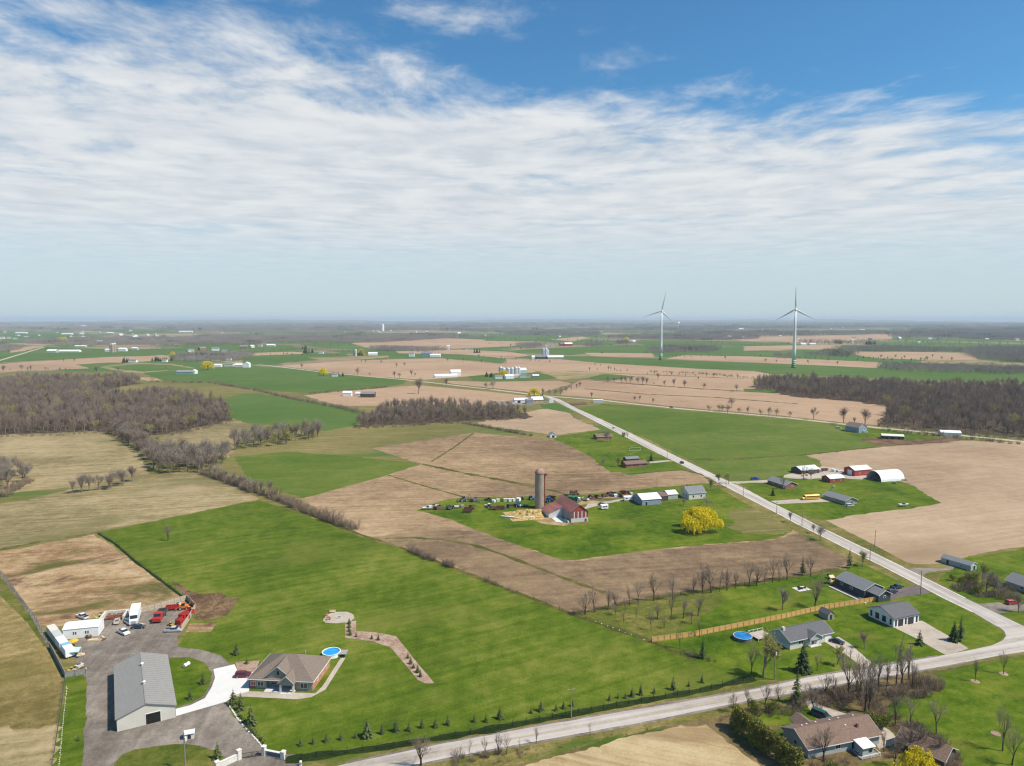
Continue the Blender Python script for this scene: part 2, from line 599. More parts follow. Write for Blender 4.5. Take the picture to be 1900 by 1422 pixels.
# far fields, farthest first: (kind, polygon)
FAR = [
    ('w', [(-250, 640), (83, 643), (200, 648), (330, 648), (480, 644), (480, 655), (340, 658), (227, 661), (0, 673), (-250, 684)]),
    ('s', [(18, 648), (60, 642), (84, 643), (40, 652), (20, 655)]),
    ('w', [(0, 630), (60, 627), (120, 632), (60, 637), (0, 637)]),
    ('w', [(215, 615), (290, 614), (330, 618), (240, 621)]),
    ('w', [(330, 640), (420, 632), (480, 637), (450, 643), (340, 647)]),
    ('w', [(450, 640), (540, 641), (562, 650), (520, 652), (450, 653)]),
    ('s', [(450, 656), (540, 653), (570, 655), (550, 659), (450, 661)]),
    ('w', [(450, 661), (560, 657), (640, 655), (650, 663), (560, 671), (500, 676), (450, 678)]),
    ('h', [(570, 664), (640, 662), (720, 660), (720, 664), (650, 668), (590, 668)]),
    ('w', [(560, 632), (620, 632), (690, 642), (680, 650), (600, 646), (560, 641)]),
    ('w', [(600, 651), (720, 648), (850, 652), (860, 658), (720, 660), (640, 656)]),
    ('s', [(652, 637), (702, 633), (816, 627), (930, 632), (990, 638), (945, 643), (829, 648), (760, 647), (677, 645)]),
    ('w', [(830, 623), (940, 623), (950, 631), (880, 628)]),
    ('s', [(735, 652), (850, 649), (945, 653), (985, 660), (940, 666), (860, 658), (740, 656)]),
    ('w', [(800, 657), (860, 658), (945, 666), (930, 675), (860, 667), (810, 664)]),
    ('s', [(513, 679), (652, 669), (816, 665), (927, 676), (1000, 684), (990, 692), (900, 696), (786, 705), (677, 698)]),
    ('w', [(900, 623), (1031, 624.5), (1100, 630), (1179, 636), (1120, 641), (1060, 640), (1000, 633), (900, 633)]),
    ('w', [(1179, 637), (1189, 631), (1290, 632), (1400, 635), (1400, 640), (1290, 642), (1200, 641)]),
    ('s', [(1020, 630), (1080, 625), (1095, 628), (1060, 634)]),
    ('s', [(1340, 629), (1400, 626), (1654, 620), (1654, 630), (1517, 635), (1400, 634)]),
    ('w', [(1380, 635.5), (1467, 636.5), (1470, 640), (1380, 642)]),
    ('w', [(1610, 634), (1700, 634), (1900, 639), (1900, 644), (1708, 643), (1620, 640)]),
    ('s', [(1380, 643), (1522, 640), (1560, 641), (1555, 647), (1380, 651)]),
    ('s', [(1560, 654), (1680, 653), (1800, 655), (1815, 668), (1720, 668), (1626, 665)]),
    ('h', [(1720, 668), (1815, 668), (1900, 674), (1900, 682), (1800, 678), (1700, 673)]),
    ('w', [(926, 652), (1047, 645), (1229, 641), (1216, 651), (1137, 653), (1060, 659), (979, 656)]),
    ('s', [(1084, 655), (1210, 656), (1216, 664), (1097, 661)]),
    ('w', [(1229, 652), (1400, 654), (1459, 653), (1457, 662), (1400, 661), (1268, 659), (1230, 663)]),
    ('s', [(1234, 666), (1268, 659.5), (1400, 662), (1640, 673), (1626, 683), (1400, 673)]),
    ('w', [(1040, 661), (1097, 661.5), (1242, 668), (1400, 673.5), (1626, 684), (1900, 695), (2150, 705), (2150, 722), (1900, 709.5), (1703, 706), (1489, 695), (1380, 687), (1295, 684), (1110, 673.5), (1060, 667)]),
    ('s', [(939, 667), (1040, 667), (1110, 674), (1295, 685), (1400, 689), (1440, 697), (1400, 704), (1242, 697), (1124, 692), (1084, 702), (1005, 690), (939, 681)]),
    ('h', [(1000, 691), (1060, 688), (1124, 692), (1095, 702), (1040, 706), (1020, 697)]),
    ('w', [(870, 699), (930, 692), (1000, 692), (1035, 702), (960, 708), (880, 707)]),
    ('s', [(820, 707), (900, 709), (1037, 707), (1062, 713), (1000, 730), (925, 722), (840, 713)]),
    ('w', [(1085, 703), (1124, 694), (1180, 699), (1130, 707)]),
    ('s', [(1060, 714), (1085, 704), (1124, 693), (1242, 698), (1400, 704), (1410, 722), (1489, 736), (1571, 743), (1654, 754), (1636, 790), (1560, 784), (1447, 771), (1266, 756), (1118, 740), (1040, 733)]),
    ('w', [(1380, 722), (1440, 724), (1440, 730), (1380, 727)]),
    ('s', [(-250, 690), (0, 676), (141, 666), (227, 662), (323, 660), (320, 667), (227, 674), (164, 684), (50, 688), (-250, 712)]),
    ('w', [(140, 677), (200, 673), (262, 674), (215, 684), (168, 684)]),
    ('h', [(185, 682), (202, 678), (252, 673), (316, 675), (372, 685), (268, 694), (215, 688)]),
    ('w', [(202, 681), (252, 676), (316, 677.5), (362, 685), (265, 690), (215, 685)]),
    ('w', [(265, 692), (379, 683), (511, 682), (650, 697), (755, 706.5), (745, 713), (700, 720), (576, 729), (480, 724), (391, 709), (303, 706)]),
    ('s', [(262, 698), (303, 706), (280, 708), (255, 704)]),
    ('o', [(150, 737), (177, 733), (227, 717), (328, 710), (366, 710), (467, 727), (417, 736), (330, 742)]),
    ('s', [(564, 734), (627, 727), (778, 715), (925, 729), (1002, 738), (965, 748), (880, 752), (640, 754), (600, 745)]),
    ('w', [(405, 742), (450, 731), (481, 730), (529, 739), (640, 755), (682, 766), (660, 790), (601, 800), (520, 790), (450, 784), (420, 778)]),
]
FN = {'w': ('wheat_field', WHEATFAR, 'green winter wheat field in the distance'), 's': ('stubble_field', STUBBLEFAR, 'tan corn stubble field in the distance'),
      'h': ('hay_field', HAY, 'pale straw coloured field in the distance'), 'o': ('pasture', OLIVE, 'olive brown pasture behind the left wood')}
for i, (k, pts) in enumerate(FAR):
    nm, mm, lb = FN[k]
    sheet(nm, lb, mm, pts, 'field', 0.5)

# near fields
sheet('pasture', 'dull olive pasture beside the bare wood on the left', OLIVE, [(430, 842), (560, 832), (600, 806), (760, 786), (865, 794), (885, 803), (770, 832), (795, 862), (718, 884), (560, 926), (500, 918), (450, 890)])
sheet('hay_field', 'pale olive hay field left of the wood strip', HAY, [(-400, 830), (0, 805), (190, 802), (250, 835), (278, 880), (250, 895), (120, 905), (-400, 960)])
sheet('hay_field', 'pale straw field above the bare lot on the left', HAY, [(-400, 1085), (0, 1019), (180, 987), (480, 927), (455, 905), (390, 880), (330, 873), (250, 888), (130, 908), (40, 930), (-400, 985)])
sheet('hay_field', 'small pale field between two bare tree stands', HAY, [(290, 812), (400, 782), (432, 776), (470, 790), (440, 820), (425, 850), (330, 835)])
sheet('wheat_field', 'green wedge of wheat left of the tan field', WHEAT, [(435, 848), (530, 838), (640, 846), (782, 861), (718, 882), (562, 925), (500, 908), (455, 882)])
sheet('wheat_field', 'thin green patch above the tan field', OLIVE, [(600, 804), (740, 790), (795, 808), (690, 832), (610, 822)])
sheet('ploughed_field', 'broad tan worked field around the old farmstead', PLOUGH, [(558, 927), (718, 882), (782, 861), (690, 832), (880, 803), (1040, 818), (1075, 838), (1115, 860), (1165, 882), (1262, 873), (1300, 879), (1340, 903), (1450, 960), (1490, 985), (1545, 1012), (1590, 1040), (1560, 1058), (1400, 1082), (1200, 1112), (1066, 1140), (990, 1110), (835, 1050), (760, 1020), (655, 985), (600, 950)])
sheet('ploughed_field', 'dark worked strip between the meadow and the farm lawn', DARKPLOUGH, [(690, 998), (740, 990), (800, 984), (860, 986), (905, 993), (960, 1012), (1045, 1040), (1068, 1041), (1180, 1025), (1315, 1011), (1400, 1005), (1440, 1001), (1490, 988), (1545, 1014), (1588, 1040), (1560, 1057), (1400, 1081), (1200, 1111), (1066, 1139), (990, 1109), (835, 1049), (760, 1019)], wob=1.2)
sheet('stubble_field', 'wedge of tan stubble below the road bend', STUBBLE, [(868, 786), (950, 772), (1000, 760), (1040, 757), (1075, 780), (1115, 797), (1030, 808), (960, 798)])
sheet('lawn', 'green lawn round the two roadside houses below the bend', LAWN, [(1026, 815), (1040, 808), (1118, 799), (1150, 800), (1166, 812), (1215, 840), (1272, 868), (1262, 872), (1131, 877), (1097, 848), (1063, 829)], 'lawn')
sheet('farmstead_lawn', 'green farmyard meadow round the red barn', LAWN, [(773, 948), (800, 936), (834, 926), (868, 923), (1000, 921), (1100, 917), (1190, 908), (1300, 897), (1345, 903), (1392, 930), (1440, 953), (1482, 978), (1440, 1000), (1400, 1004), (1315, 1010), (1180, 1024), (1068, 1040), (1045, 1039), (918, 997), (840, 965)], 'lawn')
sheet('dry_meadow', 'dry pale patch of meadow by the road', OLIVE, [(1358, 948), (1395, 943), (1440, 960), (1478, 978), (1440, 993), (1380, 990), (1345, 978), (1362, 965)], 'field', 1.5)
sheet('wheat_field', 'large green field between the two roads', WHEAT, [(1070, 758), (1121, 749), (1260, 761), (1450, 777), (1540, 785), (1575, 797), (1630, 811), (1636, 827), (1596, 834), (1495, 844), (1379, 851), (1275, 852), (1215, 822), (1120, 780)])
sheet('pasture', 'green pasture strip beside the main road', WHEAT, [(1275, 852), (1379, 851), (1495, 844), (1530, 858), (1510, 874), (1440, 885), (1380, 900), (1345, 889)])
sheet('stubble_field', 'wide tan stubble field on the right', STUBBLE, [(1495, 845), (1640, 829), (1784, 818), (1900, 821), (2600, 900), (2600, 1010), (1900, 1015), (1796, 1032), (1755, 1045), (1683, 1048), (1599, 1001), (1533, 967), (1480, 950), (1520, 880), (1524, 856)])
sheet('lawn', 'green lawn round the bungalows by the bus', LAWN, [(1372, 898), (1440, 884), (1500, 876), (1570, 880), (1605, 890), (1668, 893), (1690, 900), (1720, 918), (1746, 934), (1712, 940), (1610, 953), (1535, 965), (1505, 966), (1424, 930)], 'lawn')
sheet('farmyard', 'pale bare yard among the red sheds', PALEGRAVEL, [(1452, 886), (1480, 876), (1525, 866), (1560, 870), (1612, 884), (1600, 890), (1570, 888), (1530, 888), (1505, 890), (1480, 889)], 'yard', 0.8)
sheet('yard', 'grassy yard round the far grey house', LAWN, [(1540, 787), (1600, 792), (1700, 806), (1745, 812), (1700, 818), (1640, 822), (1570, 805)], 'lawn')
sheet('track', 'brown bare ground beside the far sheds', BROWNSOIL, [(1590, 815), (1650, 812), (1690, 817), (1760, 812), (1800, 815), (1760, 822), (1690, 826), (1640, 829)], 'ground', 0.8)
sheet('lawn', 'green lawns of the corner lots between the roads', LAWN, [(1064, 1141), (1200, 1113), (1400, 1083), (1560, 1059), (1595, 1042), (1640, 1056), (1700, 1088), (1760, 1117), (1850, 1165), (1863, 1180), (1840, 1197), (1740, 1218), (1500, 1261), (1395, 1277), (1290, 1227), (1210, 1192)], 'lawn')
sheet('rough_lawn', 'patchy brown grass under the bare garden trees', ROUGHLAWN, [(1075, 1140), (1200, 1114), (1330, 1096), (1345, 1115), (1300, 1150), (1240, 1180), (1215, 1188)], 'lawn', 1.2)
sheet('lawn', 'green lawn across the main road on the right', LAWN, [(1690, 1052), (1760, 1062), (1796, 1034), (1900, 1017), (2200, 1010), (2200, 1300), (1900, 1160), (1790, 1107)], 'lawn')
sheet('verge', 'weedy verge along the right field', VERGE, [(1480, 952), (1533, 966), (1600, 1000), (1683, 1044), (1760, 1058), (1740, 1080), (1640, 1034), (1573, 1002), (1527, 980)], 'verge', 0.12)
sheet('verge', 'weedy verge left of the main road', VERGE, [(1343, 902), (1379, 921), (1441, 953), (1480, 974), (1535, 1001), (1581, 1024), (1640, 1053), (1707, 1088), (1700, 1094), (1625, 1058), (1560, 1030), (1500, 1000), (1440, 965), (1360, 922), (1325, 900)], 'verge', 0.12)
sheet('meadow', 'big green meadow behind the brown roofed house', GRASS, [(182, 989), (480, 928), (560, 953), (650, 990), (760, 1023), (835, 1053), (990, 1113), (1064, 1142), (1210, 1193), (1290, 1228), (1397, 1260), (1300, 1285), (1120, 1318), (900, 1360), (700, 1393), (560, 1415), (420, 1440), (60, 1460), (97, 1421), (115, 1311), (120, 1257), (165, 1230), (330, 1205), (366, 1130), (340, 1106), (250, 1042)])
sheet('verge', 'dry grass verge along the near road', VERGE, [(560, 1416), (700, 1394), (900, 1361), (1120, 1319), (1300, 1286), (1397, 1262), (1500, 1262), (1740, 1219), (1750, 1222), (1400, 1285), (1000, 1350), (780, 1392), (560, 1440)], 'verge', 0.12)
sheet('bare_lot', 'bare tan building lot beside the yard', DIRT, [(-28, 1028), (0, 1024), (176, 992), (248, 1042), (338, 1108), (346, 1114), (265, 1138), (185, 1145), (100, 1165), (75, 1160), (0, 1064)])
sheet('dry_field', 'dry olive field at the lower left', DRYGRASS, [(-400, 1100), (-30, 1031), (3, 1068), (65, 1150), (89, 1197), (118, 1258), (113, 1311), (96, 1421), (85, 1470), (-400, 1470)])
sheet('dry_field', 'paler dry end of the lower left field', HAY, [(-400, 1370), (0, 1350), (60, 1352), (110, 1342), (96, 1421), (85, 1470), (-400, 1470)], 'field', 2.0)
sheet('verge', 'weedy ditch strip along the left fence', ROUGHLAWN, [(-30, 1030), (0, 1069), (62, 1150), (88, 1200), (80, 1200), (50, 1155), (-5, 1100), (-36, 1050)], 'verge', 0.12)
sheet('scrub', 'rough scrubby ground south of the near road', SCRUB, [(500, 1480), (740, 1422), (900, 1396), (1000, 1377), (1200, 1340), (1390, 1304), (1500, 1283), (1700, 1248), (1760, 1240), (1900, 1215), (2200, 1180), (2200, 1600), (500, 1600)], 'ground')
sheet('verge', 'grassy roadside strip south of the near road', VERGE, [(700, 1434), (900, 1397), (1000, 1378), (1200, 1341), (1390, 1305), (1500, 1284), (1500, 1300), (1380, 1325), (1240, 1345), (1100, 1382), (960, 1420), (800, 1460)], 'verge', 0.12)
sheet('straw_field', 'pale straw field at the bottom edge', STRAW, [(900, 1470), (980, 1418), (1100, 1386), (1200, 1360), (1262, 1346), (1310, 1345), (1345, 1372), (1440, 1440), (1500, 1500), (900, 1500)], 'field', 0.8)
sheet('lawn', 'bright green lawn at the lower right', LAWN, [(1660, 1300), (1740, 1286), (1755, 1262), (1735, 1250), (1800, 1236), (1900, 1217), (2200, 1180), (2200, 1560), (1830, 1500), (1790, 1420), (1740, 1372), (1690, 1345), (1645, 1322)], 'lawn')
sheet('lawn', 'shaded garden lawn by the brown roofed bungalow', LAWN, [(1370, 1325), (1440, 1312), (1500, 1308), (1515, 1335), (1500, 1350), (1420, 1345), (1370, 1350)], 'lawn', 0.8)
sheet('lawn', 'garden grass behind the patio at the bottom edge', LAWN, [(1580, 1440), (1600, 1418), (1640, 1412), (1665, 1412), (1700, 1440), (1680, 1470)], 'lawn', 0.5)

# roads
RR = [(1905, 1165), (1790.6, 1110), (1712, 1071), (1640, 1035.5), (1573, 1003), (1527, 981), (1480, 957), (1424, 930), (1379, 906), (1340, 888.6), (1260, 850), (1208, 823.6), (1166, 802.6), (1118, 780), (1076, 761), (1060, 752.6), (1039, 741.5), (1018, 735)]
RL = [(1850, 1163), (1805, 1136), (1751, 1110), (1707, 1086.5), (1640, 1052), (1581, 1023.5), (1535, 1000), (1480, 973), (1441, 952), (1379, 920), (1343, 901), (1276, 868), (1213, 837), (1160, 810.5), (1118, 789), (1074, 766), (1055, 757), (1029, 743), (1008, 736)]
path_strip('road', 'pale far road crossing behind the fields', ROADF, [(60, 640), (300, 660), (420, 671), (511, 680), (591, 690), (652, 696), (753, 705), (824, 713), (925, 724.5), (1013, 735), (1118, 743), (1187, 751), (1266, 759), (1367, 767.5), (1466, 776), (1553, 786), (1639, 795), (1726, 802.5), (1813, 811), (1900, 820), (2300, 862)], 8.0)
strip('road', 'pale worn main road running up through the fields', ROADM, RL, RR)
sheet('road', 'pale worn near road with the rounded junction corner', ROADX, [(480, 1462), (640, 1418), (800, 1384), (1000, 1347), (1200, 1313), (1300, 1296.5), (1400, 1279), (1500, 1256.5), (1600, 1242), (1740, 1218), (1803, 1206), (1841, 1198), (1861.5, 1188), (1867, 1180), (1863, 1171), (1845, 1157), (1905, 1162), (1990, 1195), (1990, 1196), (1900, 1210), (1858, 1216), (1795, 1228.5), (1700, 1246), (1500, 1281), (1390, 1301), (1300, 1320), (1200, 1340), (1000, 1376), (900, 1394), (800, 1414), (740, 1426), (600, 1460)], 'road', 0.0)
YELL = mat('road_paint_yellow', srgb(196, 172, 96), 0.8, 0, 0.2, 0.5)
path_strip('road_marking', 'faded yellow centre line of the near road', YELL, [(640, 1434), (800, 1399), (1000, 1361), (1200, 1326), (1400, 1290), (1500, 1269), (1700, 1236), (1800, 1216)], 0.14, 'marking')
mid_ = [((a[0] + b[0]) / 2, (a[1] + b[1]) / 2) for a, b in zip(RR[1:15], RL[2:16])]
path_strip('road_marking', 'faded yellow centre line of the main road', YELL, mid_, 0.16, 'marking')
PALE = mat('pale_shoulder', srgb(222, 214, 196), 0.9, 0, 0.15, 0.6)
path_strip('road_shoulder', 'pale gravel shoulder on the left of the main road', PALE, RL[1:16], 0.7, 'shoulder', wob=0.5)
path_strip('road_shoulder', 'pale gravel shoulder on the right of the main road', PALE, RR[1:15], 0.7, 'shoulder', wob=0.5)
path_strip('road_shoulder', 'grey gravel shoulder of the near road', GRAVEL, [(740, 1427), (900, 1395), (1000, 1377), (1200, 1341), (1390, 1302), (1500, 1282), (1700, 1247), (1795, 1229.5)], 0.9, 'shoulder', wob=0.5)
path_strip('road_shoulder', 'grey gravel shoulder on the far side of the near road', GRAVEL, [(640, 1416.5), (800, 1383), (1000, 1346), (1200, 1312), (1400, 1278), (1500, 1255.5), (1740, 1217)], 0.8, 'shoulder', wob=0.5)
path_strip('road', 'far track at the left edge', ROADF, [(-60, 684), (0, 669), (81, 644.6)], 9.0)

# drives, yards and paths
sheet('yard', 'grey gravel yard and drive round the big shed', GRAVEL, [(140, 1470), (155, 1400), (160, 1262), (128, 1200), (165, 1172), (180, 1145), (258, 1134), (340, 1114), (361, 1130), (338, 1172), (328, 1184), (330, 1200), (375, 1206), (412, 1218), (432, 1236), (432, 1290), (420, 1300), (430, 1325), (455, 1352), (490, 1385), (500, 1400), (560, 1400), (560, 1470)], 'yard', 0.4)
sheet('driveway', 'white concrete drive beside the brown roofed house', CONCRETE, [(396, 1242), (435, 1233), (442, 1247), (478, 1247), (463, 1262), (462, 1287), (436, 1292), (418, 1303), (327, 1329), (326, 1316), (353, 1309), (380, 1296), (393, 1275), (399, 1258)], 'driveway', 0.0)
sheet('lawn', 'rounded lawn island right of the big shed', LAWN, [(310, 1224), (320, 1220), (353, 1220), (379, 1230), (394, 1249), (389, 1272), (377, 1292), (353, 1305), (327, 1313), (318, 1270)], 'lawn', 0.2)
sheet('lawn', 'lawn island with a utility pole inside the gate', ROUGHLAWN, [(200, 1470), (212, 1418), (225, 1402), (250, 1391), (290, 1385), (330, 1381), (370, 1384), (400, 1393), (420, 1406), (408, 1428), (396, 1470)], 'lawn', 0.2)
sheet('garden_bed', 'tan gravel garden bed behind the concrete drive', MULCH, [(436, 1229), (482, 1226), (474, 1246), (442, 1246)], 'garden bed', 0.1)
sheet('soil_patch', 'dark spread soil outside the yard fence', BROWNSOIL, [(318, 1080), (332, 1083), (350, 1096), (375, 1102), (410, 1099), (424, 1107), (433, 1128), (422, 1142), (385, 1152), (360, 1150), (366, 1132), (346, 1112)], 'soil', 0.4)
sheet('sand_pad', 'sandy pad below the spread soil', DIRT, [(352, 1158), (402, 1155), (392, 1173), (344, 1174)], 'sand', 0.2)
sheet('patio', 'round grey gravel patio in the meadow', PALEGRAVEL, [(599, 1151), (605, 1142), (618, 1136), (644, 1135.5), (655, 1140), (658, 1147), (650, 1154), (625, 1157), (604, 1156)], 'patio', 0.1)
sheet('garden_bed', 'bent mulch bed planted with small conifers', MULCH, [(640, 1155), (661, 1152), (661, 1171), (700, 1174), (735, 1181), (760, 1212), (785, 1243), (806, 1268), (790, 1269), (775, 1262), (745, 1226), (725, 1202), (690, 1190), (640, 1184)], 'garden bed', 0.1)
sheet('walkway', 'pale stone walk round the brown roofed house', PALEGRAVEL, [(424, 1292), (463, 1283), (585, 1287), (598, 1274), (632, 1222), (641, 1221), (604, 1280), (578, 1294), (552, 1298)], 'walkway', 0.1)
sheet('driveway', 'pale drive of the grey roofed bungalow', PALEGRAVEL, [(1527, 1189), (1556, 1182), (1580, 1197), (1618, 1232), (1602, 1240), (1576, 1220)], 'driveway', 0.2)
sheet('driveway', 'wide pale drive of the white building', PALEGRAVEL, [(1659, 1165), (1710, 1152), (1760, 1180), (1797, 1204), (1756, 1216), (1700, 1185)], 'driveway', 0.2)
sheet('driveway', 'dark asphalt drive of the charcoal house', DARKASPHALT, [(1636, 1111), (1652, 1098), (1695, 1087), (1706, 1086), (1728, 1099), (1720, 1102), (1690, 1105), (1640, 1116)], 'driveway', 0.1)
sheet('driveway', 'gravel turn-in across the main road', GRAVEL, [(1676, 1053), (1712, 1054), (1750, 1056), (1770, 1050), (1768, 1058), (1722, 1062), (1712, 1070)], 'driveway', 0.3)
sheet('driveway', 'gravel drive with the red car', GRAVEL, [(1815, 1121), (1850, 1118), (1900, 1122), (1990, 1130), (1990, 1140), (1900, 1133), (1850, 1138)], 'driveway', 0.3)
sheet('driveway', 'pale drive leading to the brick bungalow', PALEGRAVEL, [(1352, 894), (1390, 893), (1432, 890), (1432, 896), (1390, 896), (1368, 898)], 'driveway', 0.1)
sheet('driveway', 'pale drive under the school bus', PALEGRAVEL, [(1430, 930), (1487, 926), (1522, 924), (1545, 931), (1500, 933), (1443, 936)], 'driveway', 0.1)
sheet('farm_track', 'gravel farm track past the red barn', PALEGRAVEL, [(1086, 941), (1090, 935), (1140, 928), (1180, 921), (1180, 924), (1140, 932), (1100, 941), (1075, 948)], 'track', 0.3)
sheet('driveway', 'pale drive of the brown roadside house', PALEGRAVEL, [(1204, 857), (1240, 854), (1250, 856), (1206, 860)], 'driveway', 0.1)
sheet('driveway', 'shadowed gravel drive of the lower right bungalow', PALEGRAVEL, [(1488, 1296), (1502, 1296), (1530, 1312), (1575, 1326), (1620, 1340), (1658, 1362), (1662, 1378), (1632, 1392), (1614, 1362), (1560, 1350), (1512, 1330)], 'driveway', 0.4)
sheet('barn_apron', 'pale concrete apron in the corner of the red barn', CONCRETE, [(1021, 959), (1036, 957), (1054, 968), (1044, 970), (1032, 969)], 'apron', 0.0)
sheet('barnyard', 'trampled tan barnyard round the straw heap', DIRT, [(930, 960), (960, 946), (1000, 944), (1016, 958), (1034, 970), (1056, 971), (1092, 968), (1090, 971), (1046, 976), (1012, 973), (985, 964), (950, 964)], 'yard', 0.4)
sheet('farmyard', 'tan machine yard behind the red barn', DIRT, [(1046, 929), (1075, 925), (1120, 921), (1165, 917), (1180, 921), (1130, 929), (1090, 936), (1076, 938)], 'yard', 0.6)
sheet('yard', 'grey farm yard at the far road bend', GRAVEL, [(905, 748), (960, 742), (1000, 743), (1024, 746), (1018, 750), (975, 752), (930, 752)], 'yard', 0.6)
sheet('lawn', 'green corner by the far road bend', WHEATFAR, [(1000, 751), (1030, 748), (1050, 756), (1068, 767), (1055, 766), (1010, 758)], 'lawn', 0.3)
sheet('bare_patch', 'reddish bare patch beside the far bend', BROWNSOIL, [(1054, 748), (1086, 746), (1090, 751), (1062, 753)], 'soil', 0.5)
# grass lines and drains across the worked ground
GL = field('grass_line', srgb(78, 86, 34, .6), srgb(108, 104, 50, .6), srgb(150, 132, 80, .66), 0, 0.05, 0.2, None, contrast=1.3, seed=30)
for lb, pts, wd in (
        ('green grass drain across the tan field', [(715, 1000), (770, 998), (830, 1003), (880, 1012), (935, 1030), (1000, 1055), (1070, 1082), (1122, 1100)], 2.2),
        ('grass lane running to the silo', [(782, 861), (860, 878), (940, 893), (1005, 906), (1050, 917)], 4.0),
        ('thin grass line left of the machinery rows', [(720, 882), (780, 900), (830, 914), (862, 923)], 2.0),
        ('pale track between two worked fields', [(880, 803), (840, 832), (800, 857)], 2.2),
        ('grass line behind the pale field', [(178, 989), (90, 1003), (0, 1020), (-150, 1045)], 3.0),
        ('weedy edge of the bare garden lot', [(1066, 1140), (1200, 1112), (1400, 1081), (1560, 1057)], 3.0),
        ('weedy fence line of the big meadow', [(560, 950), (655, 988), (760, 1022), (835, 1052), (990, 1112), (1064, 1141), (1210, 1192), (1290, 1226)], 2.2),
        ('grass line through the far tan fields', [(1080, 704), (1180, 713), (1300, 722), (1410, 728)], 5.0),
        ('field line across the far stubble', [(1085, 722), (1200, 732), (1330, 738), (1480, 750)], 3.0),
        ('mown edge of the road field', [(1165, 880), (1265, 872), (1300, 880), (1330, 897)], 2.2),
        ('field drain right of the silo', [(1030, 877), (1090, 876)], 1.6),
        ('rough strip between the right hand fields', [(1275, 853), (1379, 851), (1495, 844), (1640, 828)], 4.0)):
    path_strip('grass_line', lb, GL, pts, wd * 1.05, 'grass strip', wob=1.1)
# ------------------------------------------------------------------ trees
BARK = mat('grey_bark', srgb(140, 126, 112), 0.95, 0, 0.25, 3.0, 0.1)
BARKD = mat('dark_bark', srgb(92, 80, 68), 0.95, 0, 0.25, 3.0, 0.1)


def leafmat(name, col, var=0.3, scale=0.35, trans=0.25, island=True):
    if name in MATS:
        return MATS[name]
    m = bpy.data.materials.new(name)
    m.use_nodes = True
    t = NT(m.node_tree)
    p = t.n['Principled BSDF']
    p.inputs['Roughness'].default_value = 0.85
    p.inputs['Specular IOR Level'].default_value = 0.15
    g_ = t.add('ShaderNodeNewGeometry')
    oi = t.add('ShaderNodeObjectInfo')
    rnd = t.m('ADD', t.m('MULTIPLY', g_.outputs['Random Per Island'], 0.55), t.m('MULTIPLY', oi.outputs['Random'], 0.45))
    lo = tuple(c * (1 - var) for c in col)
    hi = tuple(min(1, c * (1 + var)) for c in col)
    t.l.new(t.mix(rnd, lo, hi), p.inputs['Base Color'])
    MATS[name] = m
    return m


TWIG = leafmat('bare_twigs', srgb(160, 147, 133), 0.3)
TWIGD = leafmat('dark_thin_twigs', srgb(152, 136, 120), 0.35)
TWIGW = leafmat('woodland_twigs', srgb(158, 139, 123), 0.5)
TWIGR = leafmat('reddish_twigs', srgb(158, 138, 125), 0.45)
TWIGG = leafmat('budding_twigs', srgb(178, 172, 104), 0.3)
SHRUB = leafmat('shrub_twigs', srgb(166, 143, 120), 0.35)
NEEDLE = leafmat('spruce_needles', srgb(96, 108, 62), 0.4)
NEEDLED = leafmat('dark_spruce_needles', srgb(70, 86, 50), 0.4)
CEDAR = leafmat('cedar_foliage', srgb(130, 130, 60), 0.4)
YELLOW = leafmat('yellow_willow_leaves', srgb(240, 218, 40, .8), 0.32)
GREENBUSH = leafmat('green_bush_leaves', srgb(110, 118, 44), 0.4)


def blade(mb, p, d, ln, wd, rg):
    side = d.cross(Vector((rg.uniform(-1, 1), rg.uniform(-1, 1), rg.uniform(-1, 1))))
    if side.length < 1e-4:
        return
    side.normalize()
    i = len(mb.v)
    mb.v += [tuple(p - side * wd), tuple(p + side * wd), tuple(p + d * ln)]
    mb.f.append((i, i + 1, i + 2))


